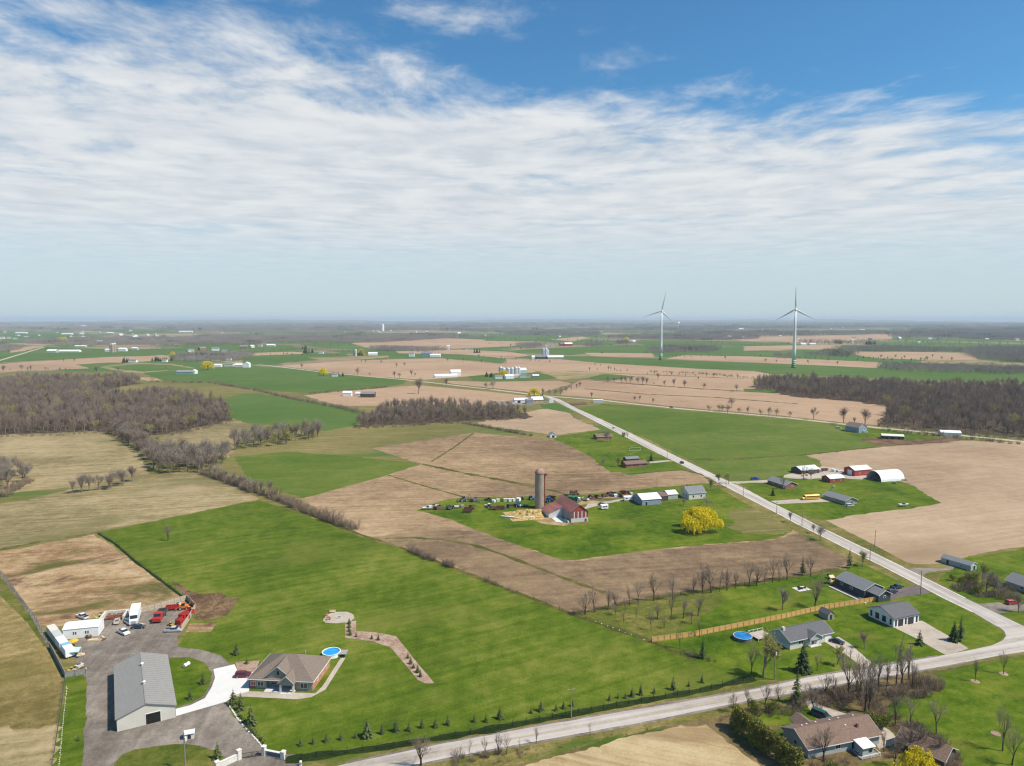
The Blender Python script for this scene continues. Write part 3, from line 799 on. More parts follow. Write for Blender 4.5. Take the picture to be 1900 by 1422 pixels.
def bare_tree(seed, h=12.0, spread=0.75, wid=0.03, n1=6, n2=4, n3=4, tw=8, trunk=0.28, upright=0.25):
    rg = random.Random(seed)
    tr, cr = MB(), MB()

    def grow(p, d, ln, r, lev):
        segs = 3 if lev == 0 else 2
        pts = [p.copy()]
        q = p.copy()
        dd = d.copy()
        for s in range(segs):
            dd = (dd + Vector((rg.uniform(-1, 1), rg.uniform(-1, 1), rg.uniform(-0.3, 0.6))) * (0.10 if lev == 0 else 0.2)).normalized()
            q2 = q + dd * (ln / segs)
            ra = r * (1 - 0.5 * s / segs)
            rb = r * (1 - 0.5 * (s + 1) / segs)
            (tr if lev < 2 else cr).tube(q, q2, ra, rb, 6 if lev == 0 else 3, cap=False)
            q = q2
            pts.append(q.copy())
        if lev == 3:
            for k in range(tw):
                t = rg.random()
                pp = pts[0].lerp(pts[-1], t)
                v = (dd * 0.9 + Vector((rg.gauss(0, 1), rg.gauss(0, 1), rg.gauss(0.25, 0.8))) * 0.62).normalized()
                L_ = h * rg.uniform(0.05, 0.11)
                blade(cr, pp, v, L_, wid, rg)
                e = pp + v * (L_ * rg.uniform(0.35, 0.7))
                v2 = (v + Vector((rg.gauss(0, 1), rg.gauss(0, 1), rg.gauss(0, 1))) * 0.6).normalized()
                blade(cr, e, v2, L_ * 0.6, wid * 0.8, rg)
            return
        n = (n1, n2, n3)[lev]
        for k in range(n):
            t = rg.uniform(0.55, 1.0) if lev == 0 else rg.uniform(0.3, 1.0)
            if k == 0:
                t = 1.0
            pp = pts[0].lerp(pts[-1], t) if lev else pts[min(len(pts) - 1, int(t * segs))].lerp(pts[-1], rg.random() * 0.5)
            az = 2 * math.pi * (k / n) + rg.uniform(-0.6, 0.6)
            tilt = rg.uniform(0.35, 0.95) * spread if k else rg.uniform(0.0, 0.25)
            a = dd.orthogonal().normalized()
            b = dd.cross(a)
            nd = (dd * math.cos(tilt) + (a * math.cos(az) + b * math.sin(az)) * math.sin(tilt))
            nd = (nd + Vector((0, 0, upright))).normalized()
            grow(pp, nd, ln * rg.uniform(0.62, 0.86) * (1.0 if lev else 0.98), r * rg.uniform(0.42, 0.6) * (1.15 if k == 0 else 0.9), lev + 1)

    grow(Vector((0, 0, -0.15)), Vector((0, 0, 1)), h * trunk, h * 0.020, 0)
    top = max(v[2] for v in cr.v)
    k = h / top
    for mb in (tr, cr):
        mb.v = [(x * k, y * k, z * k if z > 0 else z) for x, y, z in mb.v]
    return tr, cr


def shrub(seed, h=2.6, wd=2.0, n=26, tw=8, wid=0.02):
    rg = random.Random(seed)
    st, cr = MB(), MB()
    for k in range(n):
        az = rg.uniform(0, 6.283)
        r0 = wd * 0.35 * math.sqrt(rg.random())
        p = Vector((r0 * math.cos(az), r0 * math.sin(az), -0.05))
        d = Vector((math.cos(az) * rg.uniform(0.05, 0.55), math.sin(az) * rg.uniform(0.05, 0.55), 1)).normalized()
        L_ = h * rg.uniform(0.55, 1.0)
        st.tube(p, p + d * L_, 0.03, 0.012, 3, cap=False)
        for j in range(tw):
            q = p + d * (L_ * rg.uniform(0.25, 1))
            v = (d * 0.8 + Vector((rg.gauss(0, 1), rg.gauss(0, 1), rg.gauss(0.2, 0.8))) * 0.6).normalized()
            blade(cr, q, v, h * rg.uniform(0.12, 0.3), wid, rg)
    return st, cr


def conifer(seed, h=5.0, rad=1.5, layers=13, per=11, bare=0.05, droop=0.25, jag=0.35, wd=0.30):
    rg = random.Random(seed)
    tr, cr = MB(), MB()
    tr.tube((0, 0, -0.1), (0, 0, h * 0.97), h * 0.018 + 0.03, 0.015, 6, cap=False)
    for k in range(layers):
        t = k / (layers - 1)
        z = h * (bare + (0.985 - bare) * t)
        r = rad * (1 - t) ** 0.85 + 0.05
        n = max(4, int(per * (1 - 0.55 * t)))
        for j in range(n):
            az = 2 * math.pi * j / n + rg.uniform(-0.35, 0.35) + k
            rr = r * rg.uniform(1 - jag, 1.08)
            d = Vector((math.cos(az), math.sin(az), 0))
            s = Vector((-d.y, d.x, 0))
            zz = z + rg.uniform(-0.5, 0.5) * h / layers
            up = Vector((0, 0, h * 0.05))
            # a bough: three overlapping sprays
            for q in range(3):
                f0, f1 = (0.05 + 0.28 * q) * rr, (0.52 + 0.26 * q) * rr
                wq = wd * rr * (1.0 - 0.22 * q) + 0.03
                ti = rg.uniform(-0.25, 0.25)
                a_ = d * f0 + Vector((0, 0, zz - droop * f0 + 0.02))
                b_ = d * f1 + Vector((0, 0, zz - droop * f1))
                m_ = a_.lerp(b_, 0.55)
                i = len(cr.v)
                cr.v += [tuple(a_ + up * 0.2), tuple(m_ + s * wq + up * ti), tuple(b_), tuple(m_ - s * wq - up * ti)]
                cr.f.append((i, i + 1, i + 2, i + 3))
                blade(cr, m_, (d * 0.4 + Vector((0, 0, -0.6)) + s * rg.uniform(-0.4, 0.4)).normalized(), rr * 0.35 + 0.08, wd * rr * 0.35 + 0.02, rg)
    return tr, cr


def leafy(seed, h=5.0, rad=2.0, n=900, leaf=0.28, base=0.12, shape='ball', lumps=7):
    """round or columnar crown of small leaf faces in uneven clumps"""
    rg = random.Random(seed)
    tr, cr = MB(), MB()
    tr.tube((0, 0, -0.1), (0, 0, h * 0.5), h * 0.025, h * 0.012, 6, cap=False)
    cl = []
    for k in range(lumps):
        z = h * rg.uniform(base + 0.1, 0.92)
        prof = math.sqrt(max(0.02, 1 - ((z / h - 0.42) / 0.62) ** 2)) if shape == 'ball' else (1 - z / h) ** 0.6
        az = rg.uniform(0, 6.283)
        rr = rad * prof * rg.uniform(0.2, 0.75)
        cl.append((Vector((rr * math.cos(az), rr * math.sin(az), z)), rad * rg.uniform(0.3, 0.55)))
        tr.tube((0, 0, h * 0.2), cl[-1][0], h * 0.01, 0.015, 3, cap=False)
    for k in range(n):
        c, r = cl[k % lumps]
        v = Vector((rg.gauss(0, 1), rg.gauss(0, 1), rg.gauss(0, 1))).normalized()
        p = c + v * r * rg.uniform(0.6, 1.05)
        if p.z < 0.05:
            p.z = 0.05 + rg.random() * 0.3
        blade(cr, p, (v + Vector((rg.gauss(0, .5), rg.gauss(0, .5), rg.gauss(0, .5)))).normalized(), leaf * rg.uniform(0.7, 1.4), leaf * 0.35, rg)
    return tr, cr


def weeping(seed, h=14.0, rad=12.0, strands=1500, leaf=0.55):
    rg = random.Random(seed)
    tr, cr = MB(), MB()
    tr.tube((0, 0, -0.2), (0.2, 0.1, h * 0.3), 0.65, 0.45, 8, cap=False)
    lumps = []
    for k in range(26):
        az = rg.uniform(0, 6.283)
        q = math.sqrt(rg.random())
        e = Vector((rad * 0.80 * q * math.cos(az), rad * 0.66 * q * math.sin(az), h * (0.90 - 0.50 * q * q) + rg.uniform(-1.0, 0.8)))
        mid_p = Vector((e.x * 0.4, e.y * 0.4, h * 0.62))
        tr.tube((0.2, 0.1, h * 0.28), mid_p, 0.22, 0.13, 4, cap=False)
        tr.tube(mid_p, e, 0.13, 0.04, 4, cap=False)
        lumps.append((e, rad * rg.uniform(0.16, 0.27)))
    for s in range(strands):
        c, r = lumps[s % 26]
        v = Vector((rg.gauss(0, 1), rg.gauss(0, 1), abs(rg.gauss(0, 1)))).normalized()
        p = c + Vector((v.x * r, v.y * r, v.z * r * 0.62)) * rg.uniform(0.75, 1.05)
        L_ = rg.uniform(0.10, 0.30) * h
        n = max(4, int(L_ / 0.42))
        dr = Vector((v.x * 0.10, v.y * 0.10, -1))
        q = p.copy()
        for k in range(n):
            q = q + dr * (L_ / n) + Vector((rg.gauss(0, .04), rg.gauss(0, .04), 0))
            if q.z < 0.5:
                break
            blade(cr, q, (dr + Vector((rg.gauss(0, .5), rg.gauss(0, .5), rg.gauss(0, .3)))).normalized(), leaf * rg.uniform(0.7, 1.3), leaf * 0.26, rg)
    return tr, cr


LIB = {}


def lib(key, pair, bark, leaf):
    LIB[key] = (pair[0].mesh(key + '_trunk', bark), pair[1].mesh(key + '_crown', leaf))


for k in range(6):
    lib('bare%d' % k, bare_tree(40 + k, 12.0, (0.75, 0.9, 0.6, 0.8, 1.0, 0.7)[k]), BARK, (TWIG, TWIG, TWIGR, TWIG, TWIG, TWIGG)[k])
lib('tall0', bare_tree(61, 12.0, 0.45, 0.022, 5, 4, 3, 6, 0.42, 0.4), BARKD, TWIGD)
lib('tall1', bare_tree(62, 12.0, 0.42, 0.022, 5, 3, 3, 6, 0.48, 0.4), BARKD, TWIGD)
for k in range(4):
    lib('thin%d' % k, bare_tree(120 + k, 12.0, (0.62, 0.75, 0.55, 0.85)[k], 0.024, 5, 4, 3, 6, (0.34, 0.28, 0.4, 0.3)[k], 0.3), BARKD, TWIGD)
lib('bud0', bare_tree(63, 12.0, 0.65, 0.05, 6, 4, 4, 11, 0.3, 0.3), BARK, TWIGG)
for k in range(4):
    lib('wood%d' % k, bare_tree(70 + k, 15.0, 0.62, 0.055, 6, 4, 3, 7, 0.36, 0.35), BARK, (TWIGW, TWIGW, TWIGR, TWIGW)[k])
lib('wood4', bare_tree(79, 15.0, 0.7, 0.06, 6, 4, 3, 8, 0.3, 0.3), BARK, TWIGG)
lib('shrub0', shrub(80), BARK, SHRUB)
lib('shrub1', shrub(81, 2.2, 2.6, 28), BARK, SHRUB)
for k in range(3):
    lib('spruce%d' % k, conifer(90 + k, 5.0, 1.55, 13, 11), BARKD, NEEDLE)
lib('darkspruce0', conifer(94, 12.0, 3.4, 20, 14), BARKD, NEEDLED)
lib('tallpine0', conifer(95, 14.0, 2.6, 17, 9, 0.16, 0.35, 0.6), BARKD, NEEDLE)
lib('cedar0', leafy(97, 5.0, 1.55, 1500, 0.34, 0.02, 'cone', 16), BARKD, CEDAR)
lib('cedar1', leafy(98, 5.0, 1.7, 1500, 0.34, 0.02, 'cone', 16), BARKD, CEDAR)
lib('bush0', leafy(99, 3.0, 2.0, 1200, 0.26, 0.02), BARKD, GREENBUSH)
lib('willow0', weeping(100, 12.5, 14.0, 3400, .62), BARKD, YELLOW)
lib('willow1', weeping(101, 9.0, 7.0, 1500, 0.42), BARKD, YELLOW)
# gardens' short clipped shrubs
lib('globe0', leafy(103, 1.0, 0.5, 260, 0.16, 0.02, 'ball', 5), BARKD, NEEDLE)

HREF = {'bare': 12.0, 'tall': 12.0, 'thin': 12.0, 'bud': 12.0, 'wood': 15.0, 'shrub': 2.6, 'spruce': 5.0, 'darkspruce': 12.0, 'tallpine': 14.0, 'cedar': 5.0, 'bush': 3.0, 'willow0': 12.5, 'willow1': 9.0, 'globe': 1.0}
trg = random.Random(5)


def tree(key, loc, h, name, label, cat, group=None, rz=None, wide=1.0):
    ref = HREF.get(key) or HREF[key.rstrip('0123456789')]
    s = h / ref
    o = thing(name, label, cat, (loc[0], loc[1], 0), trg.uniform(0, 6.283) if rz is None else rz, group, (s * wide, s * wide, s))
    tm, cm = LIB[key]
    for nm, me in (('trunk', tm), ('crown', cm)):
        c = bpy.data.objects.new(nm, me)
        COL.objects.link(c)
        c.parent = o
    return o


def scatter(name, label, cat, pts, keys, kind='stuff'):
    """a mass nobody could count: one object whose points carry instanced plants. pts: (x, y, z, scale, rot, idx)"""
    me = bpy.data.meshes.new(name)
    me.from_pydata([(p[0], p[1], p[2]) for p in pts], [], [])
    for an, tp, k in (('scl', 'FLOAT', 3), ('rot', 'FLOAT', 4), ('idx', 'INT', 5)):
        at = me.attributes.new(an, tp, 'POINT')
        at.data.foreach_set('value', [p[k] for p in pts])
    o = bpy.data.objects.new(name, me)
    COL.objects.link(o)
    tag(o, label, cat, None, kind)
    c = LIBCOL(keys)
    ng = bpy.data.node_groups.new(name + '_nodes', 'GeometryNodeTree')
    ng.interface.new_socket('Geometry', in_out='INPUT', socket_type='NodeSocketGeometry')
    ng.interface.new_socket('Geometry', in_out='OUTPUT', socket_type='NodeSocketGeometry')
    t = NT(ng)
    gi = t.add('NodeGroupInput')
    go = t.add('NodeGroupOutput')
    ci = t.add('GeometryNodeCollectionInfo')
    ci.inputs['Collection'].default_value = c
    ci.inputs['Separate Children'].default_value = True
    ci.inputs['Reset Children'].default_value = True

    def attr(nm, tp):
        nd = t.add('GeometryNodeInputNamedAttribute')
        nd.data_type = tp
        nd.inputs['Name'].default_value = nm
        return nd.outputs[0]
    ip = t.add('GeometryNodeInstanceOnPoints')
    t.l.new(gi.outputs[0], ip.inputs['Points'])
    t.l.new(ci.outputs[0], ip.inputs['Instance'])
    ip.inputs['Pick Instance'].default_value = True
    t.l.new(attr('idx', 'INT'), ip.inputs['Instance Index'])
    cx = t.add('ShaderNodeCombineXYZ')
    t.l.new(attr('rot', 'FLOAT'), cx.inputs[2])
    t.l.new(cx.outputs[0], ip.inputs['Rotation'])
    t.l.new(attr('scl', 'FLOAT'), ip.inputs['Scale'])
    t.l.new(ip.outputs[0], go.inputs[0])
    md = o.modifiers.new('plants', 'NODES')
    md.node_group = ng
    return o


_LC = {}


def LIBCOL(keys):
    kk = tuple(keys)
    if kk in _LC:
        return _LC[kk]
    c = bpy.data.collections.new('plant_kit_%d' % len(_LC))
    for i, key in enumerate(kk):
        tm, cm = LIB[key]
        if cm is not None:
            # trunk and crown in one mesh with two materials
            import bmesh
            bm = bmesh.new()
            bm.from_mesh(tm)
            n0 = len(bm.faces)
            bm.from_mesh(cm)
            me = bpy.data.meshes.new('kit_' + key)
            bm.to_mesh(me)
            bm.free()
            me.materials.append(tm.materials[0])
            me.materials.append(cm.materials[0])
            idx = [0] * n0 + [1] * (len(me.polygons) - n0)
            me.polygons.foreach_set('material_index', idx)
        else:
            me = tm
        o = bpy.data.objects.new('kit%02d_%s' % (i, key), me)
        c.objects.link(o)
    _LC[kk] = c
    return c


def inside(p, poly):
    x, y = p
    r = False
    n = len(poly)
    for i in range(n):
        x1, y1 = poly[i]
        x2, y2 = poly[(i + 1) % n]
        if (y1 > y) != (y2 > y) and x < (x2 - x1) * (y - y1) / (y2 - y1) + x1:
            r = not r
    return r


def fill(polys, spacing, rg, jit=0.45):
    out = []
    for poly in polys:
        P = [tuple(G(*q)[:2]) for q in poly]
        x0, x1 = min(p[0] for p in P), max(p[0] for p in P)
        y0, y1 = min(p[1] for p in P), max(p[1] for p in P)
        y = y0
        while y < y1:
            x = x0
            while x < x1:
                q = (x + rg.uniform(-jit, jit) * spacing, y + rg.uniform(-jit, jit) * spacing)
                if inside(q, P):
                    out.append(q)
                x += spacing
            y += spacing
    return out


def along(pts, spacing, rg, jit=1.0):
    P = [G(*p) for p in pts]
    out = []
    for a, b in zip(P, P[1:]):
        k = max(1, int((b - a).length / spacing))
        for j in range(k):
            q = a.lerp(b, (j + rg.random()) / k)
            out.append((q.x + rg.uniform(-jit, jit), q.y + rg.uniform(-jit, jit)))
    return out


wr = random.Random(11)
WOODS = [
    ('wood', 'broad bare brown wood at the left edge', [[(-700, 745), (-300, 720), (0, 711), (63, 706), (250, 706), (262, 711), (207, 722), (165, 737), (230, 742), (282, 732), (347, 739), (400, 752), (428, 768), (430, 780), (380, 792), (320, 804), (254, 815), (230, 812), (197, 800), (0, 808), (-400, 830), (-700, 850)]], 9.5, 1.22),
    ('wood', 'dark bare wood on the right beyond the far road', [[(1396, 718), (1421, 708), (1489, 708), (1703, 719), (1900, 722), (2300, 735), (2300, 850), (1900, 812), (1800, 805), (1736, 800), (1642, 790), (1640, 775), (1656, 756), (1571, 744), (1489, 738), (1407, 725)]], 9.5, 1.22),
    ('wood', 'bare thicket in the middle below the far road', [[(652, 794), (690, 772), (730, 758), (790, 752), (870, 757), (925, 764), (980, 768), (978, 776), (900, 780), (850, 783), (770, 788)]], 8.0, 1.0),
    ('wood', 'narrow bare tree strip joining the left wood', [[(205, 800), (255, 812), (292, 850), (300, 862), (283, 868), (270, 852), (235, 825)]], 7.5, 1.1),
]
for nm, lb, polys, sp, sc in WOODS:
    P = fill(polys, sp, wr)
    scatter('wood', lb, 'wood', [(x, y, 0, sc * wr.uniform(0.6, 1.1) * (1.0 + .28 * noise.noise(Vector((x * .03, y * .03, 4)))), wr.uniform(0, 6.28), 4 if wr.random() < .035 else wr.choice((0, 1, 2, 3, 3))) for x, y in P], ['wood0', 'wood1', 'wood2', 'wood3', 'wood4'])
for (lb, pts_) in (('ragged brush along the edge of the left wood', [(-300, 826), (0, 811), (100, 808), (197, 803), (235, 818), (262, 820), (320, 808), (380, 796), (432, 781)]), ('ragged brush along the edge of the right wood', [(1640, 780), (1636, 791), (1736, 804), (1800, 808), (1900, 816), (2000, 826)]), ('ragged brush along the edge of the middle thicket', [(650, 796), (770, 790), (850, 785), (980, 777)])):
    P = along(pts_, 2.6, wr, 4.0)
    scatter('brush', lb, 'brush', [(x, y, 0, wr.uniform(.5, 1.7), wr.uniform(0, 6.28), wr.choice((0, 1))) for x, y in P], ['shrub0', 'shrub1'])
sheet('wood_floor', 'leaf covered floor of the left wood', WOODFLOOR, WOODS[0][2][0], 'ground', 2.0)
sheet('wood_floor', 'leaf covered floor of the right wood', WOODFLOOR, WOODS[1][2][0], 'ground', 2.0)
sheet('wood_floor', 'leaf covered floor of the middle thicket', WOODFLOOR, WOODS[2][2][0], 'ground', 2.0)

# shrubby hedgerows: continuous masses of stems
HEDGES = [
    ('bare shrub hedge running down from the left tree stand', [(372, 879), (420, 893), (454, 908), (500, 922), (560, 946), (610, 966), (662, 984)], 2.2, 1.8, 2.1),
    ('short bare shrub clump on the meadow fence', [(760, 1024), (780, 1031), (802, 1041)], 1.3, 1.0, 1.7),
    ('single thicket on the meadow fence', [(822, 1048), (842, 1054)], 1.5, 0.6, 1.3),
    ('low bare shrubs farther along the meadow fence', [(898, 1078), (925, 1088), (958, 1101)], 2.2, 0.7, 0.9),
    ('long hedge between the distant green fields', [(278, 709), (391, 711), (480, 726), (529, 738), (585, 749), (640, 760), (690, 772)], 6.0, 2.0, 2.2),
    ('hedge right of the middle thicket', [(858, 786), (905, 794), (950, 803), (990, 810)], 3.0, 1.2, 1.6),
    ('hedge along the distant stubble', [(576, 731), (627, 727), (700, 721), (720, 718)], 6.0, 1.5, 1.8),
    ('brushy edge of the near road verge', [(830, 1419), (880, 1408), (920, 1402), (960, 1397)], 1.3, 2.0, 0.85),
    ('brushy thicket of bare stems by the junction', [(1480, 1310), (1530, 1298), (1580, 1296), (1630, 1294), (1680, 1292), (1735, 1276)], 0.8, 3.2, 1.35),
    ('bare brambles at the garden edge', [(1650, 1330), (1700, 1352), (1740, 1378), (1790, 1412)], 1.2, 1.6, 0.8),
    ('scrub round the lower right garden', [(1350, 1345), (1400, 1320), (1440, 1318), (1480, 1320)], 1.3, 2.0, 0.8),
    ('brush pile by the meadow corner', [(1262, 1208), (1285, 1217), (1330, 1228)], 1.2, 1.0, 0.6),
    ('brush along the far road below the right wood', [(1640, 800), (1720, 808), (1800, 816), (1900, 826)], 5.0, 3.0, 1.6),
    ('scrub line across the far stubble', [(1200, 690), (1300, 694), (1400, 703)], 9.0, 3.0, 1.7),
    ('hedge strip on the left in front of the hay field', [(0, 925), (30, 905), (60, 893)], 2.2, 3.0, 1.8),
]
for lb, pts, sp, jit, sc in HEDGES:
    P = []
    for rep in range(2):
        P += along(pts, sp, wr, jit)
    Q = []
    for x, y in P:
        f = 0.95 + 1.0 * noise.noise(Vector((x * 0.16, y * 0.16, 2.0))) + 0.5 * noise.noise(Vector((x * 0.5, y * 0.5, 8.0)))
        if f > 0.38:
            Q.append((x, y, 0, sc * min(1.6, f) * wr.uniform(0.6, 1.1), wr.uniform(0, 6.28), wr.choice((0, 1))))
    scatter('hedgerow', lb, 'hedgerow', Q, ['shrub0', 'shrub1'])

for lb, polys, sp, sc in (
        ('tangled bare brush along the lower right garden', [[(1640, 1335), (1700, 1352), (1745, 1378), (1800, 1418), (1780, 1440), (1720, 1400), (1690, 1372), (1650, 1352)]], 1.5, 0.75),
        ('tangled brush beside the shaded drive', [[(1545, 1312), (1600, 1305), (1660, 1308), (1650, 1325), (1618, 1335), (1570, 1322)]], 1.6, 0.7),
        ('brush in front of the cedar hedge and bungalow', [[(1345, 1350), (1372, 1322), (1470, 1308), (1500, 1312), (1485, 1340), (1420, 1335), (1372, 1348)]], 2.4, 0.65),
        ('scrub under the trees behind the brown bungalow', [[(1500, 1440), (1495, 1412), (1545, 1406), (1580, 1415), (1570, 1445)]], 1.5, 0.7),
        ('tangled garden brush across the main road', [[(1760, 1092), (1800, 1080), (1860, 1088), (1900, 1100), (1880, 1116), (1820, 1110)]], 1.7, 0.9),
        ('weedy scrub on the lower road bank', [[(700, 1445), (860, 1412), (1000, 1385), (1250, 1342), (1260, 1348), (1000, 1405), (880, 1440)]], 3.0, 0.35)):
    P = fill(polys, sp, wr)
    scatter('brush', lb, 'brush', [(x, y, 0, sc * wr.uniform(0.5, 1.35), wr.uniform(0, 6.28), wr.choice((0, 1))) for x, y in P if noise.noise(Vector((x * .12, y * .12, 6))) > -.25], ['shrub0', 'shrub1'])

# trees that stand apart
TH = ['thin0', 'thin1', 'thin2', 'thin3']
BT = ['bare0', 'bare1', 'bare2', 'bare3', 'bare4']


def row(pts, hs, label, group, keys=BT, name='bare_tree', cat='tree'):
    for i, p in enumerate(pts):
        x, y = p if len(p) == 2 and not isinstance(p, Vector) else (p[0], p[1])
        tree(trg.choice(keys), (x, y), hs * trg.uniform(0.8, 1.15), name, label, cat, group)


def rowpix(pts, hs, label, group, keys=BT, name='bare_tree', cat='tree', vary=0.12):
    for p in pts:
        q = G(*p[:2])
        tree(trg.choice(keys), q, (p[2] if len(p) > 2 else hs) * trg.uniform(1 - vary, 1 + vary), name, label, cat, group, wide=trg.uniform(0.82, 1.22))


for lb, poly, sp, sc in (('dense bare tree stand left of the green wedge field', [(285, 850), (282, 878), (345, 880), (400, 876), (428, 864), (420, 846), (340, 846)], 7.2, 17 / 12), ('clump of bare trees at the left edge beside the hay field', [(-120, 960), (-10, 930), (30, 908), (70, 890), (40, 872), (-120, 880)], 9.0, 15 / 12)):
    P = fill([poly], sp, wr)
    scatter('wood', lb, 'wood', [(x, y, 0, sc * wr.uniform(.75, 1.15), wr.uniform(0, 6.28), wr.randrange(6)) for x, y in P], BT + ['tall0'])
row(fill([[(425, 836), (520, 828), (598, 812), (596, 804), (510, 812), (432, 822)]], 8.5, wr), 16.0, 'slender bare tree in the strip above the green wedge field', 'bare strip above the green wedge', BT + ['tall0', 'bud0'])
row(along([(128, 916), (165, 913), (205, 908), (250, 893)], 3.2, wr, 2.5), 12.0, 'thin bare tree in the row across the pale hay field', 'row across the hay field', BT + ['tall0'])
row(along([(215, 803), (245, 820), (270, 838), (290, 856)], 6.0, wr, 5.0), 15.0, 'bare tree in the belt joining the left wood and the stand', 'belt below the left wood')
row(along([(374, 878), (420, 892), (454, 907), (500, 921)], 7.0, wr, 1.5), 9.5, 'small bare tree in the shrub hedge below the left stand', 'hedge trees below the left stand')
rowpix([(1008, 735, 14), (1020, 736, 13), (1030, 735, 13), (1040, 734, 13), (1050, 730, 12), (1060, 726, 12), (1070, 722, 11), (1076, 719, 10)], 12, 'bare tree in the clump behind the far road junction', 'clump behind the far junction')
rowpix([(1128, 711), (1139, 711), (1154, 712), (1162, 712), (1169, 712), (1184, 714, 15), (1192, 714, 15), (1199, 715), (1213, 715, 6), (1221, 705), (1233, 718), (1250, 719, 16), (1271, 720, 13), (1296, 706, 9), (1306, 723, 11), (1366, 727, 13)], 14, 'bare tree in the line through the far tan field', 'line of trees through the far tan field')
rowpix([(1358, 757, 16), (1178, 745, 9), (1186, 745, 9), (1097, 739, 9), (1211, 750, 8), (1316, 764, 9), (1334, 764, 10), (1340, 765), (1350, 767), (1371, 768, 9), (1388, 770), (1412, 772, 9), (1426, 773), (1440, 774), (1466, 776, 9), (1509, 780, 15), (1565, 786, 18), (1586, 788, 8), (1605, 789, 18)], 11, 'bare roadside tree along the far road', 'trees along the far road')
rowpix([(560, 685, 14), (664, 698, 20), (686, 698, 8), (671, 673, 10), (678, 674, 10), (707, 676, 13), (716, 668, 9), (736, 683, 14), (750, 680, 12), (732, 702, 16), (742, 702, 12), (764, 699, 15), (770, 699, 10), (776, 731, 26), (828, 717, 16), (830, 672, 12), (860, 672, 13), (893, 674, 12), (902, 722, 14), (915, 723, 16), (1117, 659, 12), (118, 672, 12), (138, 672, 16), (8, 690, 15), (40, 688, 16), (58, 687, 11), (322, 654, 14), (308, 686, 9), (282, 646, 14), (180, 693, 18), (220, 690, 14)], 12, 'bare lone tree out on the distant fields', 'lone trees on the distant fields')
rowpix([(1536, 672), (1554, 678), (1420, 673), (1440, 674), (1346, 668), (1500, 676), (1640, 672), (1655, 672), (1690, 672), (1708, 670), (1602, 668), (1620, 668), (1634, 666), (1646, 668), (1662, 665), (1678, 666), (1720, 668), (1730, 664), (1748, 668), (1766, 670)], 12, 'bare tree among the pale fields on the far right', 'trees on the far right fields')
rowpix([(1352, 898, 9), (1334, 899, 8)], 9, 'small leafing tree by the farmhouse and the road', 'leafing trees by the farmhouse', ['bud0'])
tree('bud0', G(1318, 912), 9.5, 'bare_tree', 'olive budding tree at the corner of the white gabled farmhouse', 'tree')
tree('bare4', G(1312, 940), 6.5, 'bare_tree', 'low purple-grey bare tree in front of the white farmhouse', 'tree', wide=1.3)
tree('bare1', G(1268, 938), 5.0, 'bare_tree', 'low grey bare fruit tree between willow and farmhouse', 'tree', wide=1.3)
tree('thin1', G(312, 1004), 9.5, 'bare_tree', 'lone bare tree in the big green meadow', 'tree')
tree('willow0', G(1296, 983), 12.5, 'willow', 'huge yellow weeping willow in the farm meadow', 'tree', rz=0.4)
tree('willow1', G(1705, 1394, 8.5), 8.8, 'willow', 'yellow willow at the bottom edge beside the bungalow garage', 'tree', rz=1.0)
tree('bud0', G(1416, 1256), 15.5, 'garden_tree', 'tall budding tree beside the near road and the blue pool', 'tree')
tree('tall0', G(1394, 1254), 12.0, 'garden_tree', 'thin grey tree left of the tall budding tree by the road', 'tree')
tree('thin3', G(1512, 1130), 13.5, 'garden_tree', 'large bare tree on the lawn beside the orange fence and playhouse', 'tree')
tree('bare0', G(1452, 1132), 10.0, 'garden_tree', 'round pale bare tree on the lawn near the fire pit', 'tree')
# bare row between the ploughed ground and the gardens
GR = [(1086, 1141), (1103, 1137), (1128, 1131), (1142, 1130), (1168, 1124), (1184, 1122), (1213, 1115), (1248, 1114), (1286, 1106), (1304, 1102), (1320, 1100), (1335, 1098), (1349, 1096), (1365, 1093), (1390, 1088), (1403, 1087), (1418, 1083), (1433, 1081), (1446, 1080), (1460, 1077), (1504, 1070)]
rowpix(GR, 10.5, 'bare tree in the row along the ploughed field behind the gardens', 'row behind the gardens', TH + ['tall0', 'tall1'], vary=0.25)
rowpix([(1143, 1142, 5), (1157, 1155, 5), (1208, 1170, 9), (1245, 1151, 12), (1268, 1148, 9), (1283, 1158, 6), (1295, 1144, 9), (1232, 1166, 5), (1180, 1150, 6), (1220, 1150, 7), (1160, 1136, 6)], 8, 'bare garden tree on the patchy brown grass', 'bare trees on the patchy garden grass', TH)
rowpix([(1262, 1204, 8), (1298, 1182, 7)], 7, 'thin bare tree beside the left end of the orange fence', 'thin trees at the orange fence end', ['tall1'])
rowpix([(1516, 1245), (1554, 1233), ], 8, 'thin young tree on the lawn in front of the grey bungalow', 'young trees before the grey bungalow', ['tall0', 'bud0'])
rowpix([(1575, 1293, 14), (1588, 1292, 15), (1596, 1288, 13), (1605, 1322, 16), (1612, 1322, 17), (1618, 1290, 13), (1630, 1280, 13), (1645, 1280, 12), (1663, 1272, 15), (1672, 1275, 13), (1685, 1262, 14), (1692, 1276, 10), (1546, 1290, 8), (1530, 1295, 7)], 13, 'tall bare trunk in the thicket between road and lower right lawn', 'tall thicket trees by the near road', ['tall0', 'tall1', 'thin2', 'thin0'])
rowpix([(1360, 1322, 7), (1388, 1318, 7), (1420, 1312, 8), (1445, 1310, 8), (1510, 1320, 10)], 8, 'bare tree in the hedge in front of the lower right bungalow', 'hedge trees before the lower right bungalow', TH)
tree('thin3', G(1528, 1412), 9.5, 'bare_tree', 'twiggy brown tree overhanging the bungalow roof at the bottom edge', 'tree', wide=1.1)
